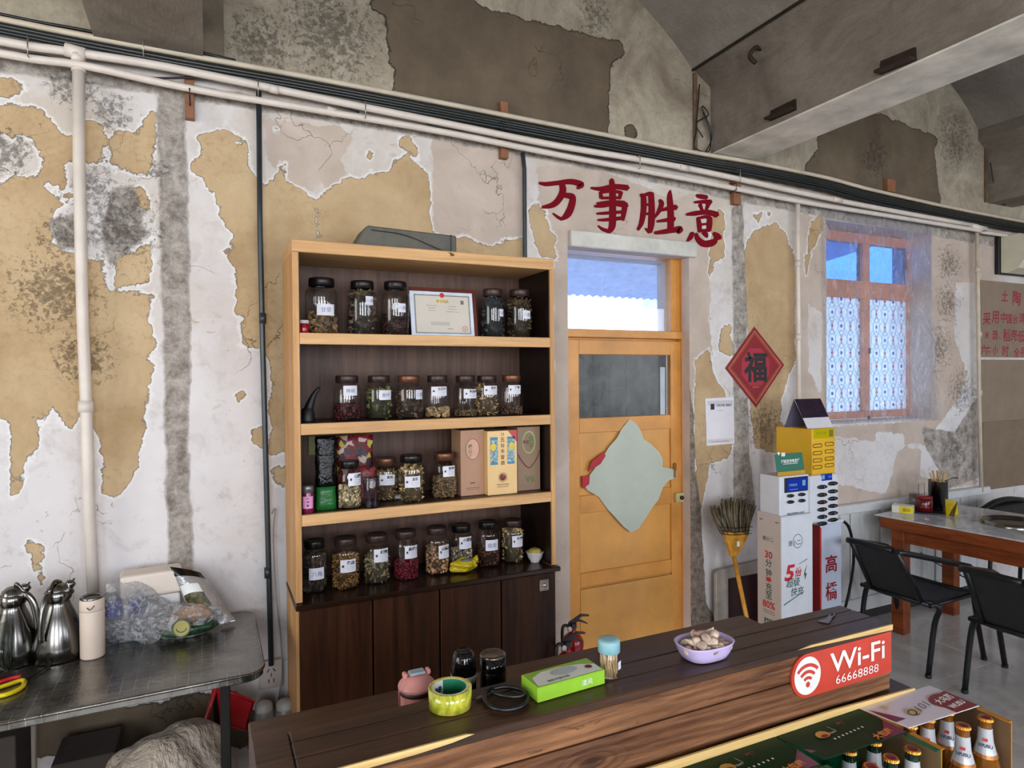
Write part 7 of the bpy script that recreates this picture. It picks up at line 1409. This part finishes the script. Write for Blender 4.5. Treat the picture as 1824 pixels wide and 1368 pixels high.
djar('condiment_jar','steel lidded glass jar at the back left of the condiment tray','jar',1629,905,.034,.10,thinglass('smoky_glass',(.6,.55,.5),1.2),mat('dull_silver_lid',(120,116,118),.3,.6))
djar('condiment_jar','dark red chili sauce jar in front on the condiment tray','jar',1646,910,.050,.10,mat('chili_red_jar',(90,14,18),.12),mat('chili_red_lid',(120,20,24),.25))
djar('condiment_jar','slim pale bottle between the chili jar and the steel holder','bottle',1661,905,.016,.10,mat('pale_label',(210,220,226)),mat('green_cap',(60,110,60),.3))
t, q = djar('chopstick_holder','tall polished steel holder full of chopsticks','holder',1671,905,.058,.01,pst,None); obj('cylinder', lathe(BM(),[(.054,0),(.058,.002),(.058,.185),(.061,.19),(.056,.19),(.055,.01),(0,.008)],(q.x,q.y,.7605),30), pst, t)
chm = [mat('bamboo_chopstick',(196,160,104),.5,var=.12),mat('dark_chopstick',(70,44,34),.5)]; rnd = random.Random(11); base = None
for i in range(18):
    a = rnd.uniform(0,6.28); rr = .042*math.sqrt(rnd.random()); b0 = Vector((q.x+rr*math.cos(a+2.2),q.y+rr*math.sin(a+2.2),.772)); b1_ = Vector((q.x+.05*math.cos(a)*rnd.uniform(.4,1.0),q.y+.05*math.sin(a)*rnd.uniform(.4,1.0),.95)); d_ = (b1_-b0).normalized()
    if base is None: base = obj('chopstick', tube(BM(),[(0,0,0),(0,0,.245)],[.0028,.0036],6), chm[0]); tag(base,'thin wooden chopstick standing in the steel holder','chopstick','chopsticks in the steel holder'); o = base
    else: o = base.copy(); C.objects.link(o)
    o.location = b0; o.rotation_euler = Vector((0,0,1)).rotation_difference(d_).to_euler()
ld_ = thing('ladle','steel spoon leaning out of the chopstick holder to the right','spoon',(q.x,q.y,.77)); obj('stem', tube(BM(),[(q.x,q.y,.775),(q.x+.05,q.y-.02,.945),(q.x+.085,q.y-.04,.962)],.003,6), pst, ld_); obj('bowl', blob(BM(),(q.x+.105,q.y-.05,.965),(.028,.02,.006),2,0), pst, ld_)
wr2 = at_z(1641,893,.76); tag(obj('wire_rack', tube(BM(),[(wr2.x-.03,wr2.y,.765),(wr2.x-.03,wr2.y,.885),(wr2.x+.035,wr2.y,.885),(wr2.x+.035,wr2.y,.765)],.002,6), pst),'thin wire carrying handle behind the condiment jars','rack')
a, b, c = dtp(1680,915), dtp(1700,921), dtp(1717,920); tn_ = thing('tent_card','brown and yellow tent card standing on the dining table','sign',tuple(b)); ap_ = (a+c)/2+Vector((-.01,.03,0)); hA = .095
u = (b-a); cm = mat('brown_photo_card',(104,82,40),.4,var=.4,vs=40); top0 = Vector((a.x+.03,a.y+.0,.755+hA)); top1 = Vector((b.x+.035,b.y+.0,.755+hA))
obj('front_leaf', prism(BM(),[a+Vector((0,0,.001)),b+Vector((0,0,.001)),top1,top0],(.001,.0015,0)), cm, tn_); obj('side_leaf', prism(BM(),[b+Vector((0,.05,.001)),c+Vector((.03,.05,.001)),top1+Vector((0,.004,0)),top0+Vector((0,.004,0))],(0,.0015,0)), yl, tn_)
bm = BM(); text(bm,'自助小料',(a+b)/2+Vector((.010,-.004,.07)),(b-a),Vector((.03,0,hA)),w=.05,bold=.02); obj('lettering', bm, mat('yellow_print',(220,196,60)), tn_)
# chairs
ctm = mat('black_tube_steel',(24,25,27),.35,.3); csm = mat('charcoal_mesh_fabric',(52,58,66),.6,var=.2,vs=30,bump=.8,bs=200); cbm2 = mat('black_mesh_fabric',(28,28,28),.65,var=.2,bump=.8,bs=200)
def chair(lb, dy, first=True):
    t = thing('dining_chair',lb,'chair',(3.8,2.42+dy,0),'black mesh chairs along the dining table'); Y = lambda v: v+dy; r = .0145
    yn, yf_ = 2.20, 2.66                      # near and far side of the frame
    V = lambda x,y,z: Vector((x,Y(y),z))
    obj('backrest', prism(BM(),[V(3.515,2.245,.43),V(3.27,2.215,.735),V(3.26,2.475,.74),V(3.51,2.535,.43)],(.012,0,.006)), cbm2, t)
    bm = BM(); rows = []
    for i in range(9):
        s = i/8; z = .43-.012*math.sin(PI*s)+.012*s; row = [bm.verts.new(V(3.515+.385*s, 2.20+.40*j/8+.0, z-.010*math.sin(PI*j/8)+.0015*math.sin(i*3+j*2))) for j in range(9)]; rows.append(row)
    for a, b in zip(rows, rows[1:]):
        for j in range(8): bm.faces.new((a[j],b[j],b[j+1],a[j+1])).smooth = True
    sob = obj('seat', bm, csm, t); sm_ = sob.modifiers.new('thick','SOLIDIFY'); sm_.thickness = .014
    obj('back_frame', tube(BM(),[V(3.515,2.245,.43),V(3.27,2.215,.735)],r,10), ctm, t); obj('back_frame', tube(BM(),[V(3.51,2.535,.43),V(3.26,2.475,.74)],r,10), ctm, t)
    obj('top_rail', tube(BM(),[V(3.26,2.50,.742),V(3.262,2.40,.745),V(3.27,2.24,.742)],r*1.15,10,4), ctm, t)
    for y0_, yb2, sgn in ((2.215,yn,1),(2.475,yf_,-1)):
        yy0 = y0_; yo = 2.17 if sgn > 0 else 2.655; yft = 2.245 if sgn > 0 else 2.74
        obj('armrest', tube(BM(),[V(3.27,yy0,.742),V(3.42,(yy0*2+yo)/3,.705),V(3.62,(yy0+yo*2)/3,.655),V(3.82,yo,.603)],r*1.1,10,3), ctm, t)
        obj('leg', tube(BM(),[V(3.82,yo,.603),V(3.865,yo+.01*sgn,.56),V(3.93,(yo+yft)/2,.38),V(4.09,yft,.012)],r,10,3), ctm, t)
        yr = 2.245 if sgn > 0 else 2.535; yo2 = 2.185 if sgn > 0 else 2.61; yf2 = 2.245 if sgn > 0 else 2.66
        obj('leg', tube(BM(),[V(3.53,yr,.43),V(3.55,(yr+yo2)/2,.428),V(3.575,yo2,.40),V(3.58,(yo2+yf2)/2,.30),V(3.575,yf2,.012)],r,10,4), ctm, t)
        for fx_, fy_ in ((4.09,yft),(3.575,yf2)): obj('foot_cap', lathe(BM(),[(0,.001),(.016,.001),(.017,.006),(.016,.02)],tuple(V(fx_,fy_,0)),10), blk, t)
    obj('seat_rail', tube(BM(),[V(3.515,2.20,.425),V(3.51,2.60,.425)],r*.9,8), ctm, t); obj('seat_rail', tube(BM(),[V(3.90,2.19,.432),V(3.90,2.62,.432)],r*.9,8), ctm, t)
    obj('seat_rail', tube(BM(),[V(3.515,2.2,.42),V(3.91,2.19,.432)],r*.8,8), ctm, t); obj('seat_rail', tube(BM(),[V(3.515,2.6,.42),V(3.91,2.62,.432)],r*.8,8), ctm, t)
    return t
chair('black metal chair with mesh back at the wall end of the dining table', 0); chair('second black mesh chair, cut by the right picture edge', -.605)
# far side seat by the wall
t = thing('dining_chair','black padded chair back beyond the dining table','chair',(5.1,2.45,0)); 
q0, q1 = at_y(1752,908,2.72), at_y(1830,905,2.72)
bm = tube(BM(),[(q0.x,2.72,q0.z),(q0.x+.12,2.72,q0.z+.035),(q0.x+.3,2.72,q0.z+.045),(q0.x+.5,2.72,q0.z+.02)],.024,10,4); obj('backrest', bm, ctm, t)
obj('seat', box(BM(),q0.x+.04,q0.x+.46,2.66,2.74,.55,q0.z+.02,.01), cbm2, t)
for x_ in (q0.x+.06,q0.x+.44): obj('leg', tube(BM(),[(x_,2.72,.0),(x_,2.70,.6)],.014,8), ctm, t)
# slim hanging cable under the table and odd strap
tag(obj('power_cord', tube(BM(),[at_y(1640,985,2.95),at_y(1668,1003,2.9),at_y(1700,1020,2.85),at_y(1722,1030,2.85)],.005,6,4), wire),'thin black cord stretched under the dining table','cord')
